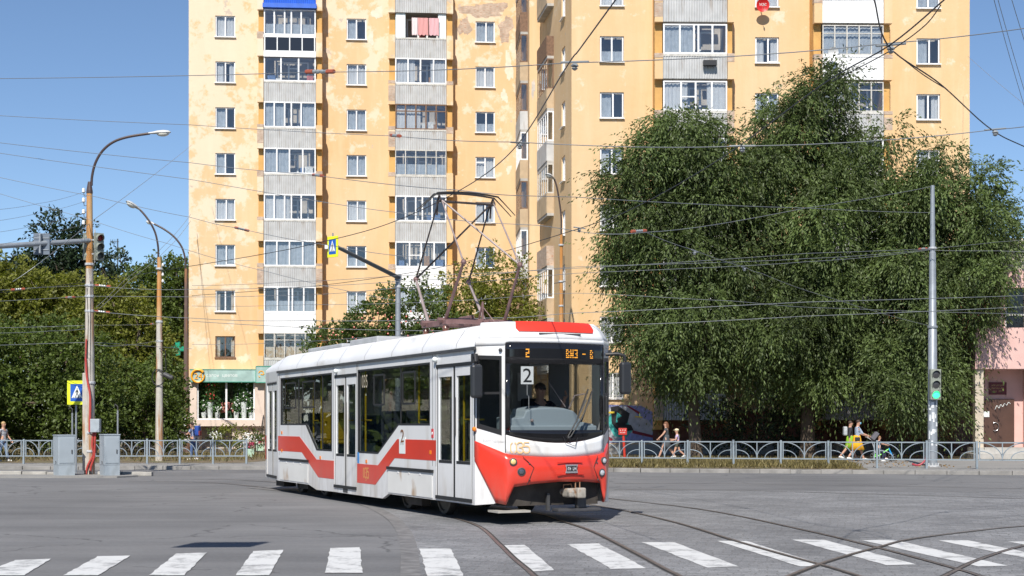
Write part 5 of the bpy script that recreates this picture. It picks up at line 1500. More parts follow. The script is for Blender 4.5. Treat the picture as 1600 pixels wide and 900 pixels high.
# coupler, sand guard and lifeguard boards
M_CPL = mat('pale grey coupler paint', (.33, .305, .265), .7, noise=.3, nscale=8, dirt=((.25, .15, .09), 8, .55, (1, 1, 1)))
b = MB(); b.tube([(-.1, .12, .52), (.45, .2, .52)], .055, 10); b.build('coupler_bar', M_CPL, tram)
b = MB(); b.cbox((.56, .22, .51), (.22, .19, .15)); b.cbox((.70, .34, .51), (.13, .16, .17)); b.cbox((.70, .16, .50), (.12, .10, .12)); cp = b.build('coupler', M_CPL, tram, bevel=.025)
b = MB(); b.tube([(.52, .12, .58), (.52, .12, .64), (.52, .26, .65), (.52, .28, .58)], .011, 6); b.tube([(.6, .30, .58), (.6, .3, .68), (.6, .38, .69), (.6, .38, .58)], .012, 6); b.build('coupler_loop', mat('rusty rod', (.3, .17, .1), .7), cp)
b = MB(); b.box(.50, .6, .34, .5, .26, .42); b.box(.40, .46, -.15, -.1, .22, .5); b.build('coupler_support', M_DGREY, tram)
b = MB(); b.box(.36, .62, -.02, .78, .20, .25); b.build('lifeguard_board', mat('dark board', (.05, .05, .055), .7, noise=.2), tram, bevel=.01)
b = MB(); b.box(.10, .52, -1.06, -.48, .20, .235); b.build('step_plate', mat('pale step plate', (.38, .36, .32), .6, noise=.15, nscale=6), tram)
b = MB(); b.box(-.4, -.1, -.95, .95, .3, 1.0); b.box(.1, .2, -.9, -.6, .35, .8); b.box(.05, .15, .55, .9, .3, .8); b.build('front_bulkhead', M_UNDER, tram)

# pantograph
pg = empty('pantograph', (-3.32, 0, 3.36)); pg.parent = tram
pcx, kz, tz = 0.0, 1.16, 2.47
bs = MB()
for y in (-.62, .62): bs.box(-.62, .62, y - .045, y + .045, .12, .20)
for x in (-.5, .5): bs.box(x - .05, x + .05, -.62, .62, .14, .22)
bs.cyl((-.42, -.75, .2), (-.42, .75, .2), .05, 8); bs.cyl((.42, -.75, .2), (.42, .75, .2), .05, 8); bs.build('base_frame', M_PURP, pg)
for x in (-.5, .5):
    for y in (-.62, .62):
        b = MB(Matrix.Translation((x, y, -.03))); b.lathe([(.05, 0), (.07, .03), (.05, .05), (.07, .08), (.05, .13)], 10); b.build('insulator', mat('brown porcelain', (.16, .07, .05), .3), pg, smooth=True)
kn = {}
for sx_ in (-1, 1):
    for sy_ in (-1, 1):
        base = (sx_ * .42, sy_ * .60, .2); kne = (sx_ * 1.2, sy_ * .56, kz + (.04 if sx_ > 0 else -.05)); top = (sx_ * .09, sy_ * .53, tz)
        kn[(sx_, sy_)] = (kne, top)
        b = MB(); b.tube([base, kne], [.034, .024], 10); o = b.build('lower_arm', M_PPALE if sx_ < 0 else M_PURP, pg, smooth=True)
        b = MB(); b.ball(kne, .055, 8, 6); b.tube([(kne[0] - .1 * sx_, kne[1], kne[2] + .1), (kne[0] - .02, kne[1] + .1, kne[2] - .05), (kne[0] + .02, kne[1] + .02, kne[2] - .14)], .006, 4); b.build('knee_joint', M_PURP, o)
        b = MB(); b.tube([kne, top], [.018, .014], 8); b.build('upper_arm', M_PPALE if sx_ > 0 else M_PDARK, pg, smooth=True)
b = MB(); b.tube([kn[(1, 1)][0], kn[(1, -1)][1]], .018, 6); b.build('diagonal_brace', M_PPALE, pg)
b = MB(); b.tube([kn[(-1, -1)][0], kn[(-1, 1)][1]], .018, 6); b.build('diagonal_brace', M_PDARK, pg)
b = MB(); b.tube([(0, -.6, tz), (0, .6, tz)], .022, 8)
for y in (-.55, .55): b.tube([(-.1, y, tz), (0, y, tz + .12), (.1, y, tz)], .016, 6); b.tube([(-.12, y, tz - .25), (-.09, y, tz), (0, y, tz + .1)], .02, 6)
b.build('head_frame', M_PDARK, pg)
arc = [(0, y, tz + .14 + .04 * (1 - (y / .62) ** 2) - (0 if abs(y) < .62 else (abs(y) - .62) * .75)) for y in (-.98, -.85, -.72, -.62, -.4, -.2, 0, .2, .4, .62, .72, .85, .98)]
b = MB()
for dx_ in (-.09, .09): b.tube([(p[0] + dx_, p[1], p[2]) for p in arc], [.009, .010, .012, .016, .018, .018, .018, .018, .018, .016, .012, .010, .009], 8)
b.build('contact_strip', M_BLK, pg, smooth=True)
b = MB(); b.tube([(.55, .1, .2), (.55, .1, .55), (.35, .1, .2)], .02, 6); b.tube([(.5, .1, .5), (.95, .3, .0)], .008, 4); b.tube([(-.3, 0, .28), (.3, 0, .28)], .05, 8); b.build('spring_gear', M_PURP, pg)
# ------------------------------------------------------------------ trees
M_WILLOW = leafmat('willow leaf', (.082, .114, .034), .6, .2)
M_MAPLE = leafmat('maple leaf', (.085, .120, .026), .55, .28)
M_YELLOWG = leafmat('yellowing maple leaf', (.160, .170, .030), .5, .3)
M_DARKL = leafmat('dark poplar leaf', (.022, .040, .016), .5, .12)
M_APPLE = leafmat('apple leaf', (.075, .110, .026), .5, .25)
M_BARK = mat('grey brown bark', (.10, .075, .055), .95, noise=.4, nscale=4, bump=.8, bscale=14)

def crown(lobes, per_m2, twig, nl, L, Wd, m, seed, droop=.4, parent=None, yellow=0.0, ragged=.22, name='crown', fill=.5, clump=0):
    """lobes: (x,y,z, rx,ry,rz) local to the tree; leaf twigs spread through the outer volume of every lobe"""
    rg = np.random.default_rng(seed); P = []; Dn = []; T = []
    if clump:
        sub_ = []
        for (cx, cy, cz, rx, ry, rz) in lobes:
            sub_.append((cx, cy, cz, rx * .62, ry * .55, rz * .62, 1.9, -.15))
            for j in range(clump):
                u = rg.normal(size=3); u /= np.linalg.norm(u); u[1] -= .25; k = rg.uniform(.20, .44); f = rg.uniform(.60, .94)
                sub_.append((cx + u[0] * rx * f, cy + u[1] * ry * f * 1.45, cz + u[2] * rz * f, rx * k, ry * k, rz * k * .85, 1.25, rg.normal() * .24))
        lobes = sub_
    for lb in lobes:
        cx, cy, cz, rx, ry, rz = lb[:6]
        area = 4 * math.pi * ((rx * ry) ** 1.6 / 3 + (rx * rz) ** 1.6 / 3 + (ry * rz) ** 1.6 / 3) ** (1 / 1.6)
        n = max(6, int(area * per_m2 * (lb[6] if len(lb) > 6 else 1)))
        u = rg.normal(size=(n, 3)); u /= np.linalg.norm(u, axis=1, keepdims=True)
        fr = rg.uniform(0, 6.28, 9)
        bump = 1 + ragged * (np.sin(u[:, 0] * 5 + fr[0]) * np.sin(u[:, 2] * 6 + fr[1]) + .7 * np.sin(u[:, 0] * 11 + fr[2]) * np.sin(u[:, 1] * 9 + u[:, 2] * 12 + fr[3]) + .45 * np.sin(u[:, 2] * 21 + fr[4]) * np.sin(u[:, 0] * 19 + fr[5]))
        r = (1 - fill * rg.uniform(0, 1, n) ** 1.8) * bump
        c = np.array((cx, cy, cz)) + u * np.array((rx, ry, rz)) * r[:, None]
        # gaps: clumps removed where a smooth 3D pattern is low
        q = np.sin(c[:, 0] * 1.9 + fr[6]) * np.sin(c[:, 1] * 1.7 + fr[7]) * np.sin(c[:, 2] * 2.1 + fr[8]) + .5 * np.sin(c[:, 0] * 4.3 + fr[1]) * np.sin(c[:, 2] * 4.7 + fr[2])
        k = q > -.48 + rg.uniform(-.2, .2, n); c = c[k]; u = u[k]; q = q[k]; n = len(c)
        d = u * .8 + rg.normal(size=(n, 3)) * .5; d[:, 2] += .35 - droop * 1.1
        d /= np.linalg.norm(d, axis=1, keepdims=True)
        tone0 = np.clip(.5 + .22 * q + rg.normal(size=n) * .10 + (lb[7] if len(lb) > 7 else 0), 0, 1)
        tw = (twig * np.where(rg.uniform(size=n) < (.16 if clump else 0), 2.3, 1.0) * rg.uniform(.8, 1.2, n))[:, None]
        for i in range(nl):
            t = (i + .5) / nl; p = c + d * tw * t + rg.normal(size=(n, 3)) * .05
            p[:, 2] -= (droop * tw * t * t * .8)[:, 0]
            ld = d + rg.normal(size=(n, 3)) * (.40 if clump else .65); ld[:, 2] -= droop * .8 + (.5 * t if clump else 0)
            P.append(p); Dn.append(ld); T.append(np.clip(tone0 + rg.normal(size=n) * .13 + (rg.uniform(size=n) < yellow) * .6, 0, 1))
    return leaf_object(name, np.concatenate(P), np.concatenate(Dn), L, Wd, m, parent, rg, np.concatenate(T))

def limbs(lobes, base_r, h0, seed, parent, m=M_BARK, n=12):
    rg = random.Random(seed); b = MB()
    top = Vector((rg.uniform(-.3, .3), rg.uniform(-.2, .2), h0))
    b.tube([(0, 0, -.1), (0, 0, .4), (top.x * .5, top.y * .5, h0 * .6), tuple(top)], [base_r * 1.35, base_r, base_r * .85, base_r * .75], 10)
    for (cx, cy, cz, rx, ry, rz) in lobes:
        for k in range(n // 4):
            e = Vector((cx + rg.uniform(-.55, .55) * rx, cy + rg.uniform(-.5, .5) * ry, cz + rg.uniform(-.2, .75) * rz))
            mid = top.lerp(e, .5) + Vector((rg.uniform(-.4, .4), rg.uniform(-.4, .4), rg.uniform(.1, .6)))
            b.tube([tuple(top * .8), tuple(top.lerp(mid, .5)), tuple(mid), tuple(mid.lerp(e, .6)), tuple(e)], [base_r * .5, base_r * .42, base_r * .26, base_r * .15, .015], 6)
    return b.build('trunk', m, parent, smooth=True)

def tree(name, label, cat, base, px_lobes, D, m, seed, per=9, twig=.7, nl=9, L=.2, Wd=.07, droop=.5, r=.28, h0=3.0, group=None, dep=.8, yellow=0.0, ragged=.22, fill=.5, bz=.12, clump=0):
    e = empty(name, (base[0], base[1], bz), 0, label, cat, group)
    rg = random.Random(seed); lobes = []
    for l in px_lobes:
        px, py, rx, ry = l[:4]; dd = D + (l[4] if len(l) > 4 else rg.uniform(-1, 1)); s = dd / F
        p = W(px, py, dd) - Vector((base[0], base[1], bz)); lobes.append((p.x, p.y, p.z, rx * s, max(rx, ry) * s * dep, ry * s))
    limbs(lobes, r, h0, seed, e)
    crown(lobes, per, twig, nl, L, Wd, m, seed, droop, e, yellow, ragged, fill=fill, clump=clump)
    return e

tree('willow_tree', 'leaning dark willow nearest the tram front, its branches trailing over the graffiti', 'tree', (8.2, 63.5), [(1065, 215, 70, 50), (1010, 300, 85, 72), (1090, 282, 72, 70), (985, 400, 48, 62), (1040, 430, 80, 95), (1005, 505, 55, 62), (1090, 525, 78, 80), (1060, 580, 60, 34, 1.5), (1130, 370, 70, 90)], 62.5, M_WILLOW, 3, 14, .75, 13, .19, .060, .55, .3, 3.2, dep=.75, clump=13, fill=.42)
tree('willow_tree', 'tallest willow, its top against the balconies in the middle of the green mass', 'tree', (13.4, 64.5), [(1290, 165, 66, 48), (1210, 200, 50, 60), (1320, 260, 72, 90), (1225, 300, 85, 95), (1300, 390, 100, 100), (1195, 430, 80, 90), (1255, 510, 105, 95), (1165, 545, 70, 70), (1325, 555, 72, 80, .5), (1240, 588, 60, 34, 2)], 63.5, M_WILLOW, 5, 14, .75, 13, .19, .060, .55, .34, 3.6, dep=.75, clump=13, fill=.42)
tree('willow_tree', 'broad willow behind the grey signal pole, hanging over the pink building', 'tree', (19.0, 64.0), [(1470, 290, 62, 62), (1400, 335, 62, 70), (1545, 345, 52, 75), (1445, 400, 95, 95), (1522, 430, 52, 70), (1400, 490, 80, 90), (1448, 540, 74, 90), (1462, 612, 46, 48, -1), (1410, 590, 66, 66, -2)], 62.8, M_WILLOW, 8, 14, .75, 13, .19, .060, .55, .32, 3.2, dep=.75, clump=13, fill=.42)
# bushes deep in the shade under the willows
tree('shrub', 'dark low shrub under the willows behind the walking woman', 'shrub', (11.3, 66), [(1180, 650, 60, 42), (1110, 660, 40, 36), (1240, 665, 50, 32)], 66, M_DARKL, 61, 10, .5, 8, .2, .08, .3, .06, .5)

# left side trees
tree('poplar_tree', 'tall dark poplar whose top rises left of the traffic light', 'tree', (-33.5, 112), [(85, 385, 34, 44), (65, 440, 55, 48), (125, 392, 16, 44), (125, 450, 36, 50), (30, 420, 28, 26), (95, 520, 70, 60)], 112, M_DARKL, 21, 7, .8, 8, .34, .17, .2, .5, 5, fill=.6, ragged=.28)
tree('poplar_tree', 'narrow dark conifer like tree under the thin aerial mast', 'tree', (-27.2, 108), [(184, 415, 8, 22), (180, 445, 14, 26), (158, 420, 13, 26), (165, 465, 24, 30), (185, 500, 28, 45)], 108, M_DARKL, 22, 9, .7, 8, .3, .15, .2, .35, 4, fill=.6, ragged=.3)
tree('maple_tree', 'yellow green maple left of the concrete lamp pole', 'tree', (-25.5, 80), [(30, 455, 60, 40), (110, 470, 60, 38), (60, 510, 70, 50), (150, 490, 45, 40), (-25, 480, 55, 70)], 80, M_YELLOWG, 23, 18, .55, 10, .21, .13, .3, .3, 4)
tree('maple_tree', 'yellowish maple between the two tall lamp poles', 'tree', (-20.5, 76), [(185, 480, 45, 42), (205, 540, 55, 55), (175, 575, 45, 50), (235, 590, 40, 60), (215, 640, 45, 40)], 77, M_YELLOWG, 24, 18, .55, 10, .21, .13, .3, .3, 4)
tree('maple_tree', 'green tree beside the yellow building wall, behind the pharmacy cross', 'tree', (-22, 96), [(262, 450, 40, 42), (225, 450, 36, 34), (280, 500, 30, 60), (240, 520, 50, 60), (262, 590, 45, 70), (280, 430, 18, 24)], 96, M_MAPLE, 25, 16, .6, 10, .22, .14, .3, .3, 4)
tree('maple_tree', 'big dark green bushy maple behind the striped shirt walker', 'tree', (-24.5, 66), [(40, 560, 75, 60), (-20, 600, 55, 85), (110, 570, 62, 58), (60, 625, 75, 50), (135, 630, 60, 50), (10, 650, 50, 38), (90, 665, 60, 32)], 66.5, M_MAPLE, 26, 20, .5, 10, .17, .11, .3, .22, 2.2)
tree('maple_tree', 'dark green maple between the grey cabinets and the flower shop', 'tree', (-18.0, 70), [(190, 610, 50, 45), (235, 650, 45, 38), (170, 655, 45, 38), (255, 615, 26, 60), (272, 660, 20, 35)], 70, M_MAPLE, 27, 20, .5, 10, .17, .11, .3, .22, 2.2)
# trees in front of the building, seen above the tram
ap = tree('apple_tree', 'red fruited apple tree behind the tram roof', 'tree', (-7.5, 74), [(520, 535, 40, 30), (590, 500, 42, 40), (650, 500, 52, 58), (570, 550, 60, 40), (640, 560, 60, 50), (700, 530, 40, 50)], 74, M_APPLE, 31, 17, .45, 9, .17, .11, .25, .18, 2.4, ragged=.3)
am_ = MB().ball((0, 0, 0), .055, 6, 4).mesh('apple', mat('red apples', (.45, .06, .03), .4)); rg = random.Random(2)
for i in range(48):
    px, py = rg.choice([(590, 500), (650, 500), (570, 545), (640, 545), (525, 535)]); p = W(px + rg.gauss(0, 22), py + rg.gauss(0, 20), 72.3 + rg.uniform(-1, 1)) - Vector((-7.5, 74, .12)); place('apple', am_, ap, p)
tree('maple_tree', 'young yellow green maple behind the raised pantograph', 'tree', (-.6, 76), [(775, 440, 52, 42), (735, 470, 50, 42), (800, 490, 48, 32), (750, 520, 70, 40), (815, 505, 30, 22)], 76, M_YELLOWG, 33, 15, .5, 9, .17, .10, .3, .15, 3, ragged=.36)

# flowering bushes and planters by the shop
def bush(label, px, py, rx, ry, D, m, seed, flowers=None, name='shrub'):
    p = W(px, py, D); s = D / F; e = empty(name, (p.x, p.y, .12), 0, label, 'shrub')
    crown([(0, 0, p.z - .12, rx * s, rx * s * .7, ry * s)], 26, .3, 7, .13, .08, m, seed, .2, e, name='foliage')
    b = MB(); rg = random.Random(seed)
    for k in range(7): b.tube([(rg.uniform(-.1, .1), 0, 0), (rg.uniform(-.5, .5) * rx * s, rg.uniform(-.3, .3) * rx * s, p.z + ry * s * .4)], [.02, .008], 5)
    b.build('stem', M_BARK, e)
    if flowers:
        b = MB()
        for i in range(60):
            a = rg.uniform(0, 6.28); u = rg.uniform(.1, 1.0); b.ball((math.cos(a) * rx * s * 1.0 * u, -rx * s * .7 * abs(math.sin(a)) - .05, p.z - .12 + ry * s * rg.uniform(-.5, 1.0) * math.sqrt(max(.1, 1 - u * u))), .04, 5, 4)
        b.build('blossom', flowers, e)
    return e
bush('olive green bush below the flower shop window', 360, 683, 22, 17, 72, M_YELLOWG, 41)
bush('white flowering bush nearest the fence end below the shop', 390, 690, 18, 14, 70, M_APPLE, 42, M_WHFL)
bush('brownish clipped bush by the entrance steps', 400, 678, 12, 9, 77, leafmat('brown hedge leaf', (.10, .065, .03), .4, .1), 43)
bush('small white flowering bush beside the backpack man', 338, 682, 11, 9, 73, M_APPLE, 44, M_WHFL)
def planter(label, px, py0, py1, wpx, D, seed):
    s = D / F; p = W(px, py1, D); w_ = wpx * s; h_ = (py1 - py0) * s; z = max(.12, p.z); e = empty('planter', (p.x, p.y, z), R(12), label, 'planter', 'mint green planters by the shop')
    b = MB(); b.add([(-w_ * .42, -w_ * .42, 0), (w_ * .42, -w_ * .42, 0), (w_ * .42, w_ * .42, 0), (-w_ * .42, w_ * .42, 0), (-w_ * .5, -w_ * .5, h_), (w_ * .5, -w_ * .5, h_), (w_ * .5, w_ * .5, h_), (-w_ * .5, w_ * .5, h_)], [(3, 2, 1, 0), (4, 5, 6, 7), (0, 1, 5, 4), (1, 2, 6, 5), (2, 3, 7, 6), (3, 0, 4, 7)])
    b.build('box', mat('mint paint', (.45, .62, .48), .6, noise=.08, nscale=4), e, bevel=.015)
    crown([(0, 0, h_ + .1, w_ * .5, w_ * .45, .16)], 60, .12, 5, .09, .05, leafmat('petunia leaf', (.05, .06, .025), .4, .1), seed, .1, e, name='foliage')
    b = MB(); rg = random.Random(seed)
    for i in range(34): b.ball((rg.uniform(-.5, .5) * w_, rg.uniform(-.5, .3) * w_, h_ + rg.uniform(.06, .28)), .035, 5, 4)
    b.build('blossom', mat('petunia petals', (.34, .02, .07), .6), e)
planter('mint green planter of dark pink flowers near the fence end', 391.5, 701.5, 714, 11.5, 65, 51)
planter('mint green planter of dark pink flowers close to the steps', 406, 694, 705, 12.5, 76, 52)

# ------------------------------------------------------------------ fences with arched panels
M_FENCE = mat('blue grey fence paint', (.235, .28, .315), .5, noise=.06, nscale=3)
def fence(label, pts, h=.92, base=.12):
    e = empty('pedestrian_fence', (pts[0][0], pts[0][1], base), 0, label, 'fence')
    O = Vector((pts[0][0], pts[0][1], base))
    for i, p in enumerate(pts):
        q = Vector((p[0], p[1], base)) - O; b = MB(Matrix.Translation(q) @ Matrix.Rotation(.012 * math.sin(i * 2.7), 4, 'Y')); b.box(-.035, .035, -.035, .035, -.1, h + .03 + .012 * math.sin(i * 1.9)); b.build('post', M_FENCE, e, bevel=.006)
    for i in range(len(pts) - 1):
        a = Vector((pts[i][0], pts[i][1], base)) - O; c = Vector((pts[i + 1][0], pts[i + 1][1], base)) - O; d = c - a; L_ = d.length
        T = Matrix.Translation(a) @ Matrix.Rotation(math.atan2(d.y, d.x), 4, 'Z')
        b = MB(T); x0, x1 = .07, L_ - .07; zt_, zb__ = h - .03, .33 * h
        b.box(x0, x1, -.02, .02, zt_ - .02, zt_ + .02); b.box(x0, x1, -.02, .02, zb__ - .02, zb__ + .02)
        b.box(x0, x0 + .035, -.018, .018, zb__ + .02, zt_ - .02); b.box(x1 - .035, x1, -.018, .018, zb__ + .02, zt_ - .02)
        b.box(L_ / 2 - .016, L_ / 2 + .016, -.017, .017, zb__ + .02, zt_ - .02)
        for s_, xe in ((1, x0), (-1, x1)):
            w_ = L_ / 2 - .10; hh = zt_ - zb__ - .03
            b.tube([(xe + s_ * (.03 + w_ * math.sin(t)), 0, zb__ + .02 + hh * math.cos(t)) for t in np.linspace(0, math.pi / 2, 9)], .017, 5)
            w2 = w_ * .62; h2 = hh * .5
            b.tube([(xe + s_ * (.03 + w2 * math.sin(t)), 0, zb__ + .02 + h2 * math.cos(t)) for t in np.linspace(0, math.pi / 2, 7)], .016, 5)
        for x in (0, L_): 
            for z in (zt_, zb__): b.box(min(x, x0 if x == 0 else x1), max(x, x0 if x == 0 else x1), -.012, .012, z - .012, z + .012)
        b.build('panel', M_FENCE, e)
    return e
dirR = Vector((11.07, -3.0)).normalized(); p0 = Vector((4.67, 51.1))
fence('long blue grey arched railing in front of the willows', [tuple(p0 + dirR * 1.636 * k) for k in range(-2, 12)])
xl = [(px - 800) / F * 54.0 for px in (-120, -68, -15, 37, 85, 133, 182, 230, 281, 333, 385)]
fence('blue grey arched railing along the pavement by the flower shop', [(x, 54.0) for x in xl])
# low black garden fence by the shop
gf = empty('garden_fence', ((315 - 800) / F * 68, 68, .12), 0, 'low black metal garden fence below the flower shop', 'fence')
b = MB()
for i in range(10): b.box(i * .38, i * .38 + .03, 0, .03, 0, .62)
b.box(0, 3.45, .003, .027, .5, .53); b.box(0, 3.45, .003, .027, .2, .23); b.build('railing', mat('black garden iron', (.02, .02, .02), .5), gf)
gf = empty('garden_fence', ((75 - 800) / F * 62, 62, .12), 0, 'long dark garden fence behind the grey cabinets under the maples', 'fence')
b = MB()
for i in range(20): b.box(i * .3, i * .3 + .03, 0, .03, 0, .6)
b.box(0, 5.75, .003, .027, .5, .53); b.box(0, 5.75, .003, .027, .2, .23); b.build('railing', mat('black garden iron', (.02, .02, .02), .5), gf)
# grass and weeds on the verges
rgn = np.random.default_rng(77)
def in_poly(x, y, poly):
    c = np.zeros(len(x), bool); j = len(poly) - 1
    for i in range(len(poly)):
        xi, yi = poly[i]; xj, yj = poly[j]
        c ^= ((yi > y) != (yj > y)) & (x < (xj - xi) * (y - yi) / (yj - yi + 1e-9) + xi); j = i
    return c
M_GRASS = leafmat('dry grass blade', (.165, .135, .055), .6, .2)
def grass(poly, n, hmin, hmax, name='grass'):
    xs_ = [p[0] for p in poly]; ys_ = [p[1] for p in poly]
    x = rgn.uniform(min(xs_), max(xs_), n); y = rgn.uniform(min(ys_), max(ys_), n)
    k = in_poly(x, y, poly); q = np.sin(x * 1.3) * np.sin(y * 1.1 + x * .4) + .5 * np.sin(x * 3.7 + y * 2)
    k &= q > rgn.uniform(-1.2, .6, n); x = x[k]; y = y[k]
    pos = np.stack([x, y, np.full(len(x), .12)], 1); d = rgn.normal(size=(len(x), 3)) * .5; d[:, 2] = 1
    o = leaf_object(name, pos, d, hmax, .035, M_GRASS, None, rgn); o['kind'] = 'stuff'; return o
grass([(2.0, 49.4), (4.6, 49.0), (11.7, 47.5), (13.2, 58), (9, 59), (2, 60)], 26000, .1, .22)
grass([(-60, 55.8), (-11, 55.8), (-10.2, 62), (-10.2, 66), (-24, 80), (-60, 80)], 22000, .1, .28)
leafp = rgn.uniform((2, 49.5, .128), (16, 62, .14), (1300, 3)); leafp = leafp[in_poly(leafp[:, 0], leafp[:, 1], [(2, 49.6), (16, 46.6), (23, 60), (2, 62)])]
o = leaf_object('fallen_leaves', leafp, rgn.normal(size=(len(leafp), 3)) * (1, 1, .15), .085, .06, leafmat('fallen leaf', (.20, .125, .05), .5, 0), None, rgn); o['kind'] = 'stuff'

# ------------------------------------------------------------------ pink building on the right
PB = Facade((20.3, 62.3), (34.0, 61.6))
pb = empty('pink_building', PB.M @ Vector((0, 0, 0)), PB.rz, 'pink rendered low building with a brown door half behind the willow', 'building')
M_PINK = mat('pink render', (.62, .40, .36), .85, noise=.08, nscale=1.5, dirt=((.50, .30, .26), 1.0, .58, (1, 1, .4)))
b = MB()
b.box(0, 13, 0, 9, 4.05, 5.85); b.box(0, 13, .002, 9, 7.6, 8.4)
for x in (1.35, 4.2, 7.0, 9.8): b.box(x - .35, x + .0, .25, 9, 5.85, 7.6)
b.box(1.35, 13, 8.5, 9, 0, 4.05); b.box(.35, 13, 1.35, 1.6, .1, 4.05)
b.box(2.45, 2.75, .25, 1.35, .1, 4.05)
b.build('wall', M_PINK, pb)
b = MB(); b.box(.02, .38, .1, .5, .1, 4.05); b.build('column', mat('cream column paint', (.52, .45, .36), .9, noise=.2, nscale=2), pb)
b = MB(); b.box(0, 13, .003, 9, 8.4, 9.55); b.box(-.06, 13, -.1, 9, 9.55, 9.75); b.build('upper_wall', mat('cream brick', (.55, .49, .40), .9, noise=.2, nscale=6, bump=.5, bscale=9), pb)
for i in range(4):
    o = MB().box(1.35 + i * 2.8, 3.85 + i * 2.8, .30, .31, 5.85, 7.6).build('window', M_BLKG, pb)
    b = MB()
    for q in range(4): x = 1.35 + i * 2.8 + q * .82; b.box(x, x + .06, .22, .29, 5.85, 7.6)
    b.box(1.35 + i * 2.8, 3.85 + i * 2.8, .235, .28, 6.4, 6.45); b.build('window_frame', M_PALEWOOD, o)
dr = MB().box(.62, 2.05, 1.27, 1.34, .62, 2.75).build('door', mat('brown steel door', (.075, .038, .026), .45, noise=.12, nscale=2), pb)
b = MB(); b.box(1.335, 1.345, 1.262, 1.27, .62, 2.75); b.build('door_gap', M_BLK, dr)
b = MB(); b.tube([(1.2 + .16 * math.cos(t), 1.22, 1.52 + .19 * math.sin(t)) for t in np.linspace(R(-120), R(120), 12)], .02, 6); b.build('handle', mat('handle chrome', (.6, .6, .6), .25, metal=1), dr)
b = MB(); b.tube([tuple(p) for p in catmull([(1.2 + .085 * i, 1.255, 2.32 + .03 * i + (.11 if i % 2 else -.04) * (1 - .05 * i)) for i in range(9)], 5)], .013, 4); b.build('graffiti_tag', M_OFFW, dr)
b = MB(); b.box(.66, .95, 1.255, 1.268, 1.95, 2.2); b.build('notice', M_OFFW, dr)
b = MB(); b.box(.95, 1.72, 1.29, 1.345, 2.95, 3.5); o = b.build('name_plate', mat('dark red plate', (.11, .01, .012), .35), pb)
M_GPL = mat('gold plate letters', (.45, .30, .12), .5)
for k in range(3): fine_print('lettering', .56 - .1 * (k == 2), .07, 9 - k, M_GPL, o, frame_matrix((1.335, 1.286, 3.36 - .13 * k), (1, 0, 0), (0, 0, 1)))
b = MB(); b.box(-.3, 6, -.9, 1.3, .1, .35); b.box(.0, 6, -.5, 1.3, .35, .6); b.build('entrance_step', M_CONC, pb)

# ------------------------------------------------------------------ poles, lamps, signals
def rusty_mat(name, base, rust, lo, hi):
    m = mat(name, base, .85, noise=.15, nscale=4); nt = m.node_tree; bsdf = nt.nodes['Principled BSDF']
    tc = nt.nodes.new('ShaderNodeTexCoord'); mp = nt.nodes.new('ShaderNodeMapping'); mp.inputs['Scale'].default_value = (7, 7, .5)
    n = nt.nodes.new('ShaderNodeTexNoise'); n.inputs['Scale'].default_value = 1; n.inputs['Detail'].default_value = 6
    nt.links.new(tc.outputs['Object'], mp.inputs[0]); nt.links.new(mp.outputs[0], n.inputs[0])
    r = nt.nodes.new('ShaderNodeMapRange'); r.inputs[1].default_value = lo; r.inputs[2].default_value = hi; nt.links.new(n.outputs[0], r.inputs[0])
    mx = nt.nodes.new('ShaderNodeMix'); mx.data_type = 'RGBA'; nt.links.new(r.outputs[0], mx.inputs[0])
    src = bsdf.inputs['Base Color'].links[0].from_socket; nt.links.new(src, mx.inputs[6]); mx.inputs[7].default_value = (*rust, 1)
    nt.links.new(mx.outputs[2], bsdf.inputs['Base Color']); return m
M_POLE = rusty_mat('rust streaked concrete', (.46, .43, .38), (.34, .16, .055), .50, .62)
M_POLER = rusty_mat('rust covered pole top', (.50, .33, .17), (.46, .20, .05), .40, .56)
M_BROWNP = rusty_mat('brown painted pole', (.13, .085, .07), (.28, .13, .06), .52, .62)
M_ARM = mat('brown lamp arm', (.06, .038, .035), .5)
M_GALV = mat('galvanised steel', (.30, .325, .35), .45, metal=.35, noise=.12, nscale=5)
M_LHEAD = mat('lamp housing grey', (.55, .55, .54), .4); M_LLENS = mat('lamp bowl', (.62, .60, .52), .2, coat=.6)
M_PORC = mat('white porcelain', (.75, .75, .74), .3); M_CLAMP = mat('clamp zinc', (.55, .56, .57), .5, metal=.3)
M_REDI = mat('red brown insulator', (.36, .09, .045), .5)
M_SIGBODY = mat('signal housing', (.24, .26, .22), .55); M_REDC = mat('red conduit', (.42, .055, .045), .55)

def rod_head(parent, p, d, s=1.0):
    """cobra head lamp at the end of an arm pointing along d (horizontal-ish)"""
    d = Vector(d).normalized(); side = Vector((0, 0, 1)).cross(d).normalized(); up = d.cross(side)
    T = Matrix(((d.x, side.x, up.x, p[0]), (d.y, side.y, up.y, p[1]), (d.z, side.z, up.z, p[2]), (0, 0, 0, 1)))
    b = MB(T); rows = []
    for (x, w_, zt_, zb__) in ((-.05, .06, .05, -.03), (.15, .10, .07, -.03), (.35, .15, .11, -.03), (.6, .17, .12, -.03), (.8, .13, .09, -.03), (.88, .04, .03, -.02)):
        rows.append([(x * s, w_ * math.cos(t) * s, (zt_ * math.sin(t) if math.sin(t) > 0 else -zb__ * math.sin(t)) * s) for t in np.linspace(0, 2 * math.pi, 13)])
    b.grid(rows); o = b.build('lamp_head', M_LHEAD, parent, smooth=True)
    b = MB(T); b.ball((.56 * s, 0, -.03 * s), (.27 * s, .14 * s, .13 * s), 12, 8); b.build('lamp_bowl', M_LLENS, o, smooth=True)
    return o

def clamp(parent, z, r, m=M_CLAMP):
    b = MB(); b.lathe([(r + .015, z - .04), (r + .03, z - .03), (r + .03, z + .03), (r + .015, z + .04)], 12); return b.build('clamp_band', m, parent)

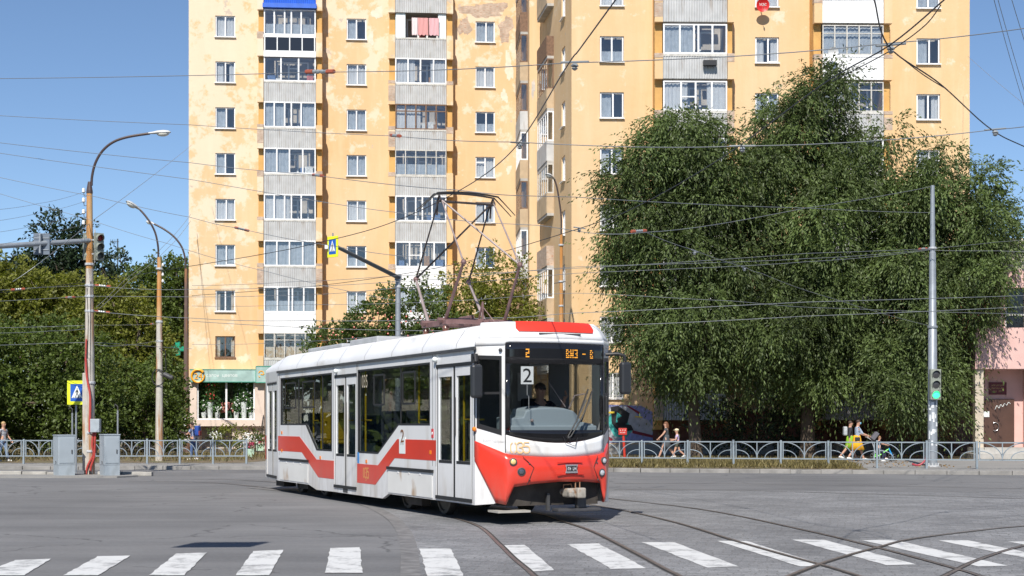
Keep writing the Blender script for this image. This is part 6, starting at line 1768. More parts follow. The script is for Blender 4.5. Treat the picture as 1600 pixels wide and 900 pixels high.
# big left lamp pole with cables, signal heads and long arm
DP = 45.0; bx_ = (140 - 800) / F * DP
lp = empty('street_lamp', (bx_, DP, .05), 0, 'tall rusty concrete lamp pole wrapped in red cables between two grey cabinets', 'lamp post')
L0 = Vector((bx_, DP, .05))
zl = lambda py: EYE - (py - HY) / F * DP - .05
b = MB(); b.tube([(0, 0, -.1), (0, 0, zl(590)), (0, 0, zl(420))], [.165, .155, .115], 14); b.build('lower_pole', M_POLE, lp, smooth=True)
b = MB(); b.tube([(0, 0, zl(420)), (0, 0, zl(300))], [.112, .09], 14); b.build('upper_pole', M_POLER, lp, smooth=True)
b = MB(); b.box(-.18, -.02, -.17, .02, zl(735), zl(583)); b.build('pole_splint', M_POLE, lp, bevel=.02)
b = MB(); b.lathe([(.105, zl(302)), (.10, zl(298)), (.055, zl(285)), (.05, zl(284))], 12); b.build('collar', M_ARM, lp)
arm_px = [(143, 290), (144, 275), (149, 255), (160, 236), (177, 222), (200, 214), (234, 208.5)]
pts_ = [(W(x, y, DP) - L0) for x, y in arm_px]; pts_ = [tuple(p) for p in catmull(pts_, 4)]
b = MB(); b.tube(pts_, .042, 8); b.build('lamp_arm', M_ARM, lp, smooth=True)
rod_head(lp, pts_[-1], (1, 0, .05), .75)
for py in (300, 315, 333, 350):
    z = zl(py); b = MB(); b.tube([(-.09, 0, z - .13), (-.17, 0, z - .13), (-.19, 0, z)], .012, 5); b.build('insulator_hook', M_DGREY, lp)
    b = MB(Matrix.Translation((-.19, 0, z))); b.lathe([(.03, -.03), (.055, 0), (.045, .05), (.05, .08), (.03, .12)], 10); b.build('insulator', M_PORC, lp, smooth=True)
for py in (413, 446, 463, 486): clamp(lp, zl(py), .118)
for py in (598, 676, 705): clamp(lp, zl(py), .155)
for k, pts in enumerate(([(134, 560), (136, 590), (141, 620), (140.5, 660), (140, 675)], [(146, 675), (144, 695), (146, 710), (137, 728), (134, 744)], [(149, 675), (148, 700), (147, 715), (142, 730), (141, 744)], [(135, 530), (134, 560)])):
    pp = [tuple(W(x, y, DP - .2) - L0) for x, y in pts]; b = MB(); b.tube([tuple(p) for p in catmull(pp, 4)], .035 if k < 3 else .025, 8); b.build('cable', M_REDC, lp, smooth=True)
for x in (134, 141): p = W(x, 741, DP - .2) - L0; b = MB(); b.tube([tuple(p), (p.x, p.y, p.z + .12)], .04, 8); b.build('cable_sleeve', M_BLK, lp)
b = MB(); p = W(149.5, 665, DP - .25) - L0; b.cbox((p.x + .0, p.y, p.z), (.29, .22, .42)); b.build('junction_box', mat('grey box paint', (.34, .38, .41), .5, noise=.08), lp, bevel=.012)
b = MB(); b.tube([(-.02, -.15, zl(560)), (.0, -.14, zl(500)), (-.05, -.12, zl(450))], .012, 5); b.tube([(.06, -.14, zl(600)), (.07, -.12, zl(440))], .010, 5); b.build('thin_cable', M_BLK, lp)
# long galvanised arm carrying a sign, seen from behind
A0 = Vector((0.02, -.05, zl(376))); A1 = W(-60, 388.5, DP - 3.0) - L0
b = MB(); b.tube([tuple(A0), tuple(A1)], [.075, .085], 10); b.build('mast_arm', M_GALV, lp, smooth=True)
sgp = A0.lerp(A1, .40); b = MB(); b.cbox((sgp.x, sgp.y + .1, sgp.z), (.50, .02, .66)); sgn = b.build('sign_back', mat('sign back grey', (.15, .18, .22), .5, metal=.2), lp, bevel=.005)
b = MB(); b.cbox((sgp.x, sgp.y - .0, sgp.z), (.05, .16, .6)); b.cbox((sgp.x, sgp.y + .08, sgp.z + .18), (.46, .02, .03)); b.cbox((sgp.x, sgp.y + .08, sgp.z - .18), (.46, .02, .03)); b.build('sign_bracket', M_GALV, sgn)
def signal_head(parent, o, rz, lit, back=False, s=1.0, square=False):
    T = Matrix.Translation(o) @ Matrix.Rotation(rz, 4, 'Z')
    e = MB(T)
    if square: e.box(-.17 * s, .17 * s, 0, .14 * s, -.48 * s, .48 * s)
    else:
        e.box(-.17 * s, .17 * s, .0, .12 * s, -.50 * s, .50 * s)
        for k in range(3):
            rows = [[( .17 * s * math.cos(t), .12 * s, (.32 - .32 * k) * s + .15 * s * math.sin(t)) for t in np.linspace(0, 2 * math.pi, 13)], [(.12 * s * math.cos(t), .22 * s, (.32 - .32 * k) * s + .11 * s * math.sin(t)) for t in np.linspace(0, 2 * math.pi, 13)]]
            e.grid(rows); e.add(rows[1], [tuple(range(13))])
    h = e.build('signal_head', M_SIGBODY, parent, bevel=.01 if square else 0)
    for k, c in enumerate(('r', 'y', 'g')):
        z = (.32 - .32 * k) * s
        on = c == lit
        m = mat('lens ' + c + (' lit' if on else ''), {'r': (.14, .012, .012), 'y': (.09, .085, .07), 'g': (.05, .06, .06)}[c] if not on else {'r': (.20, .014, .012), 'y': (1, .6, .1), 'g': (.05, 1.0, .32)}[c], .3, emit=(1.05 if c == 'g' else 0) if on else 0)
        if not on and lit == 'g': m = mat('dark lens ' + c, (.05, .05, .052), .35)
        b = MB(T); rows = [[(.125 * s * math.cos(t), -.012, z + .125 * s * math.sin(t)) for t in np.linspace(0, 2 * math.pi, 17)]]; b.add(rows[0][:-1] + [(0, -.035, z)], [(i, (i + 1) % 16, 16) for i in range(16)]); b.build('signal_lens', m, h)
        b = MB(T); ts = np.linspace(R(-35), R(215), 12); r0 = .14 * s
        b.grid([[(r0 * math.cos(t), -.0, z + r0 * math.sin(t)) for t in ts], [(r0 * math.cos(t), -(.20 if not square else .08) * s * (.55 + .45 * max(0, math.sin(t))), z + r0 * math.sin(t) - .02) for t in ts]]); b.build('visor', M_SIGBODY, h, solid=.008)
    return h
c1 = W(157, 386, DP) - L0; signal_head(lp, (c1.x, -.10, c1.z), R(42), 'r', s=.86)
c2 = W(134, 385, DP) - L0; signal_head(lp, (c2.x + .02, .12, c2.z), R(-140), 'x', s=.86)
b = MB(); b.box(.08, c1.x, -.06, -.03, c1.z + .2, c1.z + .24); b.box(.08, c1.x, -.06, -.03, c1.z - .24, c1.z - .2); b.tube([(c1.x - .16, -.05, c1.z - .5), (c1.x - .16, -.05, c1.z + .55)], .02, 6); b.build('signal_bracket', M_CLAMP, lp)

# second lamp pole
D2 = 58.0; b2x = (249 - 800) / F * D2
l2 = empty('street_lamp', (b2x, D2, .12), 0, 'lamp pole with orange rusty upper part standing just right of the cabinets', 'lamp post'); L2 = Vector((b2x, D2, .12))
z2 = lambda py: EYE - (py - HY) / F * D2 - .12
b = MB(); b.tube([(0, 0, -.1), (0, 0, z2(560)), (0, 0, z2(500))], [.17, .13, .12], 12); b.build('lower_pole', M_POLE, l2, smooth=True)
b = MB(); b.tube([(0, 0, z2(500)), (0, 0, z2(402))], [.112, .085], 12); b.build('upper_pole', M_POLER, l2, smooth=True)
b = MB(); pp = [tuple(W(x, y, D2) - L2) for x, y in ((247.5, 403), (247, 385), (243, 365), (236, 350), (227, 337), (219, 328))]; b.tube([tuple(p) for p in catmull(pp, 4)], .04, 8); b.build('lamp_arm', M_ARM, l2, smooth=True)
rod_head(l2, pp[-1], (-.55, -.6, .35), .8)
for py in (503, 533, 420): clamp(l2, z2(py), .115)
for py in (415, 430, 440): b = MB(Matrix.Translation((.14, 0, z2(py)))); b.lathe([(.03, -.03), (.05, 0), (.04, .06), (.02, .1)], 8); b.build('insulator', M_PORC, l2)
b = MB(); b.tube([(.25 * math.cos(t), -.18 - .0 * t, z2(590) + .33 * math.sin(t)) for t in np.linspace(0, 6.1, 18)], .022, 6); b.tube([(.05, -.2, z2(545)), (.3, -.2, z2(548)), (.32, -.2, z2(578)), (.06, -.2, z2(582))], .02, 5); b.build('cable_coil', M_BLK, l2)
T = Matrix.Translation((.42, -.25, z2(588))) @ Matrix.Rotation(R(115), 4, 'Y'); b = MB(T); b.lathe([(.10, -.2), (.10, .16), (.08, .2), (.04, .21)], 12); b.build('floodlight', M_DGREY, l2)
# third, brown pole by the building
D3 = 76.0; b3x = (291 - 800) / F * D3
l3 = empty('street_lamp', (b3x, D3, .12), 0, 'dark brown lamp pole plastered with paper notices beside the flower shop', 'lamp post'); L3 = Vector((b3x, D3, .12))
z3 = lambda py: EYE - (py - HY) / F * D3 - .12
b = MB(); b.tube([(0, 0, -.1), (0, 0, z3(612)), (0, 0, z3(612) + .02), (0, 0, z3(420))], [.19, .18, .145, .09], 12); b.build('pole', M_BROWNP, l3, smooth=True)
b = MB(); pp = [tuple(W(x, y, D3) - L3) for x, y in ((290, 421), (289.5, 405), (284, 386), (272, 370), (256, 358), (241, 350))]; b.tube([tuple(p) for p in catmull(pp, 4)], .05, 8); b.build('lamp_arm', M_ARM, l3, smooth=True)
rod_head(l3, pp[-1], (-.8, .5, .3), .7)
rg = random.Random(9); M_PAP = mat('torn paper', (.62, .62, .60), .9, noise=.25, nscale=5)
for i in range(26):
    b = MB()
    z = rg.uniform(.5, 2.4); t = rg.uniform(R(200), R(340)); r_ = .205; w_ = rg.uniform(.3, .5)
    b.grid([[(r_ * math.cos(t + w_ * k / 3), r_ * math.sin(t + w_ * k / 3), z + dz_) for k in range(4)] for dz_ in (0, rg.uniform(.15, .3))])
    b.build('paper_notice', M_PAP, l3)
# distant lamp against the recessed corner
D4 = 66.0; b4x = (877 - 800) / F * D4
l4 = empty('street_lamp', (b4x, D4, .12), 0, 'lamp pole in front of the recessed corner of the yellow building', 'lamp post'); L4 = Vector((b4x, D4, .12))
z4 = lambda py: EYE - (py - HY) / F * D4 - .12
b = MB(); b.tube([(0, 0, -.1), (0, 0, z4(366))], [.16, .07], 10); b.build('pole', M_POLER, l4, smooth=True)
b = MB(); pp = [tuple(W(x, y, D4) - L4) for x, y in ((877, 367), (877, 340), (874, 315), (870, 292), (866, 280))]; b.tube([tuple(p) for p in catmull(pp, 4)], .04, 8); b.build('lamp_arm', M_ARM, l4, smooth=True)
rod_head(l4, pp[-1], (-.45, -.75, .15), .85)
for py in (440, 478, 383): clamp(l4, z4(py), .1)
b = MB(); b.tube([(.12, -.05, z4(400)), (.14, -.05, z4(470)), (.12, -.05, z4(520))], .02, 5); b.tube([(-.35, -.05, z4(443)), (.2, -.05, z4(440))], .02, 5); b.build('thin_cable', M_DGREY, l4)
# galvanised pole with angled arm and crossing sign
def crossing_sign(parent, T, w_, h_, tri=True):
    b = MB(T); b.box(-w_ / 2, w_ / 2, 0, .03, -h_ / 2, h_ / 2); pl_ = b.build('sign_plate', mat('fluorescent yellow sheet', (.75, .80, .02), .5), parent, bevel=.004)
    s = w_ * .34; hs = h_ * .36
    b = MB(T); b.box(-s, s, -.006, -.003, -hs, hs); b.build('blue_field', mat('sign blue', (.015, .10, .45), .5), pl_)
    b = MB(T); b.add([(-s * .82, -.008, -hs * .62), (s * .82, -.008, -hs * .62), (0, -.008, hs * .86)], [(0, 1, 2)]); b.build('white_triangle', M_OFFW, pl_)
    b = MB(T); y = -.011
    def pg_(pts): b.add([(x * s, y, z * hs) for x, z in pts], [tuple(range(len(pts)))])
    pg_([(.07 * math.cos(t) + .02, .43 + .09 * math.sin(t)) for t in np.linspace(0, 6.28, 9)[:-1]])
    pg_([(-.10, .30), (.12, .32), (.10, -.10), (-.08, -.10)]); pg_([(-.08, -.08), (.02, -.08), (-.16, -.56), (-.28, -.56)]); pg_([(.0, -.08), (.10, -.08), (.30, -.56), (.18, -.56)]); pg_([(-.08, .28), (-.02, .22), (-.22, -.02), (-.28, .04)]); pg_([(.10, .30), (.26, .02), (.20, -.02), (.06, .2)])
    for i in range(5): pg_([(-.62 + i * .27, -.52), (-.5 + i * .27, -.52), (-.5 + i * .27, -.60), (-.62 + i * .27, -.60)])
    b.build('pedestrian_symbol', M_BLK, pl_)
    return pl_
D5 = 49.0; p5 = Vector(((622 - 800) / F * D5, D5, .0))
s5 = empty('signal_mast', p5, 0, 'grey steel mast behind the tram with a slanting arm and pedestrian crossing sign', 'mast')
z5 = lambda py: EYE - (py - HY) / F * D5
b = MB(); b.tube([(0, 0, 0), (0, 0, z5(430))], [.12, .085], 12); b.build('pole', M_GALV, s5, smooth=True)
e5 = W(527, 386, D5 - 3.5) - p5; b = MB(); b.tube([(0, 0, z5(437)), (.02, -.05, z5(434)), tuple(e5)], [.08, .08, .062], 10); b.build('mast_arm', mat('dark grey arm', (.11, .12, .13), .45, metal=.2), s5, smooth=True)
b = MB(); b.lathe([(.10, z5(438)), (.12, z5(438)), (.12, z5(430)), (.08, z5(429))], 12); b.build('pole_cap', M_GALV, s5); clamp(s5, z5(448), .09)
ps = W(519.5, 385.5, D5 - 3.9) - p5
T = Matrix.Translation(ps) @ Matrix.Rotation(R(-38), 4, 'Z'); crossing_sign(s5, T, .46, .66)
b = MB(); b.tube([(ps.x, ps.y + .1, ps.z - .1), (ps.x, ps.y + .1, ps.z + .45)], .025, 6); b.tube([tuple(e5), (ps.x, ps.y + .1, ps.z)], .04, 6); b.build('sign_bracket', M_GALV, s5)
b = MB(); b.cbox((ps.x - .2, ps.y + .1, ps.z), (.1, .12, .12)); b.build('sign_lamp', M_PORC, s5)
# left crossing sign on its own post
D6 = 47.5; p6 = Vector(((119 - 800) / F * D6, D6, 0)); s6 = empty('crossing_sign', p6, 0, 'yellow bordered pedestrian crossing sign standing behind the lamp pole on the island', 'road sign')
b = MB(); b.tube([(0, 0, 0), (0, 0, EYE + (HY - 596) / F * D6)], .032, 8); b.build('post', M_GALV, s6)
zc = EYE + (HY - 613.5) / F * D6; crossing_sign(s6, Matrix.Translation((.05, -.06, zc)), .66, .80)
b = MB(); b.cbox((-.27, .09, zc), (.06, .12, .78)); b.build('second_plate', mat('sign edge grey', (.28, .32, .38), .5), s6)
for px, D_, py, lab in ((113, 56.5, 644, 'thin grey post rising behind the left grey cabinet'), (184, 56.5, 640, 'thin grey post with a bent top behind the right grey cabinet')):
    p = Vector(((px - 800) / F * D_, D_, .12)); e = empty('barrier_post', p, 0, lab, 'post'); zt_ = EYE + (HY - py) / F * D_
    b = MB(); b.tube([(0, 0, 0), (0, 0, zt_ - .15)], .035, 8); b.build('post', M_GALV, e)
    b = MB(); b.tube([(0, 0, zt_ - .15), (0, 0, zt_), (-.10, 0, zt_ + .1), (-.14, 0, zt_)], .022, 6); b.build('hook', M_DGREY, e)
# cabinets
def cabinet(px0, pxc, px1, py0, py1, D, rz, lab):
    s = D / F; p = Vector((((px0 + px1) / 2 - 800) * s, D, .05)); w_ = (px1 - pxc) * s / math.cos(rz); d_ = .62; h_ = EYE + (HY - py0) * s - .05
    e = empty('control_cabinet', p, rz, lab, 'cabinet', 'grey control cabinets on the traffic island')
    m = mat('cabinet paint', (.33, .375, .41), .5, noise=.07, nscale=2, dirt=((.25, .28, .30), 1.5, .58, (1, 1, .5)))
    b = MB(); b.box(-w_ / 2, w_ / 2, -d_ / 2, d_ / 2, .32, h_); b.build('body', m, e, bevel=.012)
    b = MB(); b.box(-w_ / 2 - .015, w_ / 2 + .015, -d_ / 2 - .015, d_ / 2 + .015, h_, h_ + .035); b.build('lid', m, e, bevel=.01)
    b = MB(); b.box(-w_ / 2 + .008, w_ / 2 - .008, -d_ / 2 + .008, d_ / 2 - .008, 0, .318); b.build('plinth', m, e)
    b = MB(); b.box(-w_ / 2 + .03, w_ / 2 - .03, -d_ / 2 - .012, -d_ / 2, .38, h_ - .06); dr = b.build('door', m, e, bevel=.005)
    b = MB(); b.box(w_ / 2 - .12, w_ / 2 - .09, -d_ / 2 - .03, -d_ / 2 - .012, h_ * .55, h_ * .55 + .12); b.build('handle', M_DGREY, dr)
    b = MB(); b.tube([(-w_ / 2 - .012, -.05 + .04 * math.cos(t), .4 + .04 * math.sin(t)) for t in np.linspace(0, 5.5, 10)], .006, 5); b.build('lock_ring', M_DGREY, e)
cabinet(83.5, 95, 117, 681, 740, 44.3, R(32), 'grey metal cabinet standing left of the rusty lamp pole')
cabinet(155, 167, 188, 680, 740, 44.2, R(30), 'grey metal cabinet standing right of the rusty lamp pole')
# right signal pole
D7 = 50.4; p7 = Vector(((1457 - 800) / F * D7, D7, .12)); s7 = empty('signal_pole', p7, 0, 'tall grey steel pole with a green traffic light by the railing', 'traffic light')
z7 = lambda py: EYE - (py - HY) / F * D7 - .12
b = MB(); b.tube([(0, 0, 0), (0, 0, z7(515)), (0, 0, z7(514)), (0, 0, z7(395)), (0, 0, z7(394)), (0, 0, z7(290))], [.17, .15, .135, .115, .095, .07], 14); b.build('pole', M_GALV, s7, smooth=True)
b = MB(); b.lathe([(.24, 0), (.24, .05), (.18, .06)], 14)
for i in range(10): t = i * .628; b.cyl((.205 * math.cos(t), .205 * math.sin(t), .05), (.205 * math.cos(t), .205 * math.sin(t), .14), .025, 6)
b.build('base_flange', M_CLAMP, s7); clamp(s7, z7(511), .15, M_GALV); clamp(s7, z7(388), .115)
signal_head(s7, (.02, -.34, z7(601)), R(6), 'g', s=1.12, square=True)
b = MB(); b.box(-.05, .05, -.24, -.1, z7(585), z7(580)); b.box(-.05, .05, -.24, -.1, z7(620), z7(615)); b.build('signal_bracket', M_CLAMP, s7)
rg = random.Random(19); M_STK = mat('torn stickers', (.66, .68, .69), .8, noise=.2, nscale=8)
for i in range(22):
    b = MB()
    z = rg.uniform(.5, 2.9); t = rg.uniform(R(195), R(330)); r_ = .172; w_ = rg.uniform(.25, .6)
    b.grid([[(r_ * math.cos(t + w_ * k / 3), r_ * math.sin(t + w_ * k / 3), z + dz_) for k in range(4)] for dz_ in (0, rg.uniform(.08, .25))])
    b.build('sticker', M_STK, s7)
b = MB(); pp = [tuple(W(x, y, D7 - .35) - p7) for x, y in ((1425, 725), (1434, 727), (1442, 723), (1447, 715), (1447, 700))]; b.tube([tuple(p) for p in catmull(pp, 4)], .036, 8); b.build('conduit', mat('red pipe', (.34, .035, .055), .5), s7, smooth=True)
# red marker post
D8 = 56.5; p8 = Vector(((974 - 800) / F * D8, D8, .12)); s8 = empty('marker_post', p8, 0, 'red marker post with a small red sign box by the railing', 'marker post')
b = MB(); b.tube([(.06, 0, 0), (0, 0, 1.12)], .05, 8); b.build('post', mat('red post paint', (.52, .04, .02), .5), s8)
b = MB(); b.cbox((-.03, -.02, 1.22), (.33, .12, .27)); o = b.build('sign_box', mat('red sign paint', (.48, .03, .02), .5), s8, bevel=.01)
fine_print('lettering', .24, .05, 5, M_OFFW, o, frame_matrix((-.03, -.084, 1.27), (1, 0, 0), (0, 0, 1)))
fine_print('lettering', .2, .04, 4, M_OFFW, o, frame_matrix((-.03, -.084, 1.18), (1, 0, 0), (0, 0, 1)))
# tv mast on the far roof at left
ta = empty('aerial_mast', W(184, 470, 120), 0, 'thin television aerial mast beyond the dark trees', 'aerial'); ta.location.z = .1
H_ = EYE + (HY - 375) / F * 120
b = MB(); b.tube([(0, 0, 0), (0, 0, H_)], .05, 6); b.tube([(-.65, 0, H_ - .25), (.1, 0, H_ - .25)], .025, 5)
for i in range(5): b.tube([(-.6 + i * .15, -.0, H_ - .45), (-.6 + i * .15, 0, H_ - .05)], .015, 4)
b.build('mast', M_DGREY, ta)

# unseen trees added at left and behind the viewer to darken the tram glass reflections
rgw2 = np.random.default_rng(5); cs = []
for i in range(16): cs.append((-28 - 2.2 * i + rgw2.uniform(-3, 3), 52 + 1.2 * i + rgw2.uniform(-3, 3), 4.5, 4, 4, 5))
for i in range(26): cs.append((18 + 4.2 * i, -34 + 1.2 * i + rgw2.uniform(-3, 3), 5.5, 4.5, 4.5, 6.5))
for i in range(22): cs.append((-14 - 3.6 * i, -40 + 2.6 * i + rgw2.uniform(-3, 3), 5.5, 4.5, 4.5, 6))
wd = crown(cs, 5, .9, 7, .5, .32, M_MAPLE, 99, .2, None, name='unseen_reflection_wood'); wd['kind'] = 'stuff'
# ------------------------------------------------------------------ overhead wires
M_WIREG = mat('grey steel span wire', (.20, .215, .23), .5, metal=.2)
M_WIREB = mat('black contact wire', (.02, .02, .022), .5)
M_INSG = mat('grey glass insulator', (.24, .26, .27), .3)
def wire(pts, label, r=.010, m=None, ins=(), clamps=(), sag=.0, group=None):
    P = [W(*p) for p in pts]; o0 = P[0]
    full = []
    full = [q - o0 for q in catmull(P, 10)]
    for k, q in enumerate(full): t = (k % 10) / 10; q.z -= sag * 2 * t * (1 - t)
    b = MB(); b.tube([tuple(p) for p in full], r * .68, 5)
    o = b.build('overhead_wire', m or M_WIREG); o.location = o0; tag(o, label, 'wire', group)
    for it in ins:
        px, py, D = it[:3]; c = W(px, py, D) - o0
        j = min(range(len(full) - 1), key=lambda k: (full[k] - c).length); d = (full[j + 1] - full[j]).normalized()
        T = Matrix.Translation(c) @ d.to_track_quat('Z', 'Y').to_matrix().to_4x4(); s = it[3] if len(it) > 3 else 1.0
        b = MB(T); b.lathe([(.02, -.16 * s), (.035, -.15 * s), (.022, -.10 * s), (.036, -.05 * s), (.022, 0), (.036, .05 * s), (.022, .10 * s), (.035, .15 * s), (.02, .16 * s)], 8); b.build('insulator', M_INSG, o)
        for e_ in (-1, 1): b = MB(T); b.tube([(0, 0, .17 * s * e_), (0, 0, .34 * s * e_)], .034, 6); b.build('insulator_end', M_REDI, o)
    for px, py, D in clamps:
        c = W(px, py, D) - o0; j = min(range(len(full) - 1), key=lambda k: (full[k] - c).length); d = (full[j + 1] - full[j]).normalized()
        b = MB(); b.tube([tuple(c - d * .2), tuple(c + d * .2)], .014, 6)
        b.add(*_lathe_pts([(.03, -.02), (.05, -.05), (.025, -.06), (.04, -.08), (.015, -.10)], c)); b.build('suspension_clamp', M_INSG, o)
    return o
def _lathe_pts(prof, c, n=8):
    vs = [(c.x + r * math.cos(2 * math.pi * k / n), c.y + r * math.sin(2 * math.pi * k / n), c.z + z) for r, z in prof for k in range(n)]
    return vs, [(i * n + k, i * n + (k + 1) % n, (i + 1) * n + (k + 1) % n, (i + 1) * n + k) for i in range(len(prof) - 1) for k in range(n)]

# contact wires at about six metres over the tracks
wire([(985, -30, 13.8), (962, 0, 14.4), (905, 78, 16.4), (885, 105, 17.2), (800, 236, 22.4), (712, 301, 26.6), (600, 352, 30.6), (490, 381, 34), (400, 399, 37), (290, 417, 41), (140, 440, 47), (-40, 462, 53)], 'black contact wire rising from the pantograph to the top edge', .013, M_WIREB)
wire([(1500, -25, 13.6), (1475, 0, 14.4), (1388, 72, 16.2), (1285, 132, 18.0), (1130, 245, 23), (1000, 320, 27.9), (905, 357, 31.4), (700, 415, 40), (500, 446, 46), (300, 462, 52)], 'black contact wire through the crossing knot toward the willow', .013, M_WIREB)
wire([(1357, -25, 13.9), (1366, 0, 14.6), (1390, 74, 16.3), (1470, 132, 18.0), (1550, 203, 20.8), (1620, 238, 22.5), (1800, 320, 27)], 'black contact wire running down across the sky at far right', .013, M_WIREB)
wire([(1470, 8, 14.5), (1445, 40, 15.6), (1393, 78, 16.4), (1330, 112, 17.4), (1300, 127, 17.9)], 'doubled black wire segment beside the crossing knot', .010, M_WIREB)
wire([(1393, 78, 16.4), (1440, 115, 17.4), (1480, 140, 18.2)], 'short doubled black wire below the crossing knot', .010, M_WIREB)
# span wires
wire([(-80, 123, 27), (480, 113, 22), (885, 98.5, 17.2), (1385, 68, 16.2), (1750, 20, 19)], 'highest grey span wire crossing the upper balconies', .009, ins=[(500, 112, 21.8)], clamps=[(898, 97, 17.2), (1392, 70, 16.2)], sag=.04)
wire([(-40, 178, 36), (295, 195, 33), (605, 212, 30), (805, 222, 22), (1160, 228, 22), (1550, 203, 20.8), (1750, 170, 24)], 'grey span wire holding the contact wire at the recessed corner', .010, ins=[(618, 212, 29.6)], clamps=[(812, 223, 22), (1160, 228, 22), (1555, 202, 20.8)], sag=.04)
wire([(-40, 218, 40), (295, 254, 36), (478, 272, 34), (715, 297, 26.8), (900, 308, 30), (1260, 325, 40), (1457, 332, 50)], 'grey span wire passing just under the pantograph head', .011, ins=[(497, 274, 33.5)], sag=.05)
wire([(-40, 233, 40), (295, 280, 37), (620, 332, 34), (840, 352, 32.5), (1010, 363, 31.4), (1260, 325, 40), (1457, 291, 50.4)], 'grey span wire climbing to the top of the green signal pole', .011, ins=[(998, 361, 31.5, .8)], clamps=[(905, 356, 31.5)], sag=.05)
wire([(-40, 268, 44), (152, 308, 43), (295, 339, 41), (375, 357, 39), (520, 384, 36), (650, 402, 34)], 'grey span wire passing behind the smaller curved lamp', .011, ins=[(378, 358, 39)], sag=.05)
wire([(-40, 290, 44), (130, 340, 44), (260, 380, 43), (420, 425, 40), (620, 470, 37)], 'thin wire sloping down across the lower left windows', .010, sag=.05)
wire([(300, 226, 84), (150, 341, 46), (20, 440, 40)], 'thin dark diagonal wire from the building edge to the big lamp pole', .013, sag=.1)
wire([(298, 335, 86), (255, 385, 80), (192, 440, 72), (150, 480, 66)], 'thin dark diagonal cable behind the two middle lamp arms', .016, sag=.1)
wire([(298, 345, 86), (262, 388, 80), (200, 440, 72), (150, 486, 66)], 'lower of two parallel diagonal cables behind the lamp arms', .016, sag=.1)
for i, (y0, y1) in enumerate(((300, 333), (315, 352), (333, 370), (350, 392))):
    wire([(134, y0 - 1, 45), (60, y0 + 18, 41), (-40, y1 - 3, 36)], ['uppermost', 'second highest', 'third highest', 'lowest'][i] + ' of four thin wires tied to white insulators', .007, sag=.05, group='service wires on the lamp pole insulators')
# feeder lines across the middle
wire([(300, 446, 50), (460, 440, 47), (618, 431, 44), (880, 420, 43), (1260, 396, 46), (1456, 388, 50)], 'uppermost feeder wire over the willow crowns at clamp height', .011, ins=[(1442, 388.6, 49.8, .7)], sag=.05)
wire([(143, 446, 45), (300, 452, 44), (620, 440, 41), (900, 417, 43), (1260, 404, 46), (1456, 389, 50)], 'second feeder wire meeting the grey pole clamp', .011, ins=[(161, 446.5, 45, .8)], sag=.05)
wire([(-40, 472, 50), (143, 463, 45), (420, 462, 43), (620, 450, 41), (900, 427, 43), (1260, 409, 46), (1456, 390, 50)], 'third feeder wire, lowest of those tied to the grey pole clamp', .011, ins=[(110, 464.5, 45.8, .7)], sag=.05)
wire([(143, 486, 45), (300, 497, 44), (480, 501, 42), (760, 497, 40), (900, 489, 40), (1260, 472, 40), (1700, 458, 44)], 'long dark wire crossing just above the tram roof', .013, ins=[(160, 487, 45, .8)], sag=.04)
wire([(300, 502, 46), (620, 516, 43), (900, 510, 42), (1260, 494, 42), (1700, 474, 44)], 'long dark wire skimming the tram roof line', .013, sag=.04)
wire([(300, 538, 50), (420, 536, 49), (560, 528, 47), (760, 516, 46)], 'low thin wire across the second storey windows behind the tram', .010, sag=.03)
wire([(300, 478, 50), (480, 476, 47), (700, 470, 45), (900, 458, 44), (1140, 470, 44), (1320, 482, 46), (1700, 492, 50)], 'thin sagging wire across the foot of the recessed corner', .010, sag=.05)
wire([(-40, 540, 48), (143, 535, 46), (300, 545, 50)], 'dark wire across the maples left of the shop', .011, sag=.05)
wire([(-40, 512, 48), (140, 508, 46), (247, 506, 57)], 'dark wire joining the two concrete lamp poles', .011, ins=[(238, 506, 56.2, .8)], sag=.05)
wire([(-40, 455, 42), (60, 449, 43), (143, 445, 45)], 'thin wire from the left edge to the clamp of the big lamp pole', .010, ins=[(28, 452, 42.6, .6)], sag=.03)
wire([(-40, 520, 42), (80, 517, 44), (140, 512, 45)], 'dark wire across the dark maple on the left edge', .010, sag=.05)
wire([(148, 538, 45), (190, 540, 46), (247, 532, 57)], 'short wire with two drop brackets between the lamp poles', .012, sag=.03)
wire([(1012, 364, 32), (1085, 391, 34), (1163, 417, 37), (1192, 428, 38), (1300, 466, 44), (1456, 510, 50)], 'thin wire diving through the front of the tall willow', .010, clamps=[(1085, 392, 34), (1163, 418, 38)], sag=.05)
wire([(1456, 388, 50), (1560, 378, 48), (1700, 366, 44)], 'thin wire leaving the grey pole toward the pink building', .010, sag=.03)
wire([(1456, 391, 50), (1560, 392, 50), (1700, 396, 50)], 'lower thin wire leaving the grey pole to the right edge', .010, sag=.03)
for i, pts in enumerate(([(1545, -30, 30), (1575, 80, 36), (1602, 172, 42)], [(1551, -30, 30), (1582, 80, 36), (1612, 180, 42)], [(1572, -30, 30), (1590, 30, 33), (1615, 110, 38)], [(1512, 88, 70), (1560, 130, 60), (1640, 195, 50)])):
    wire(pts, ['leftmost of the steep thin wires in the sky right of the building', 'middle one of the steep thin wires right of the building', 'rightmost steep thin wire in the upper right corner', 'thin wire leaving the right edge of the tall building'][i], .011)
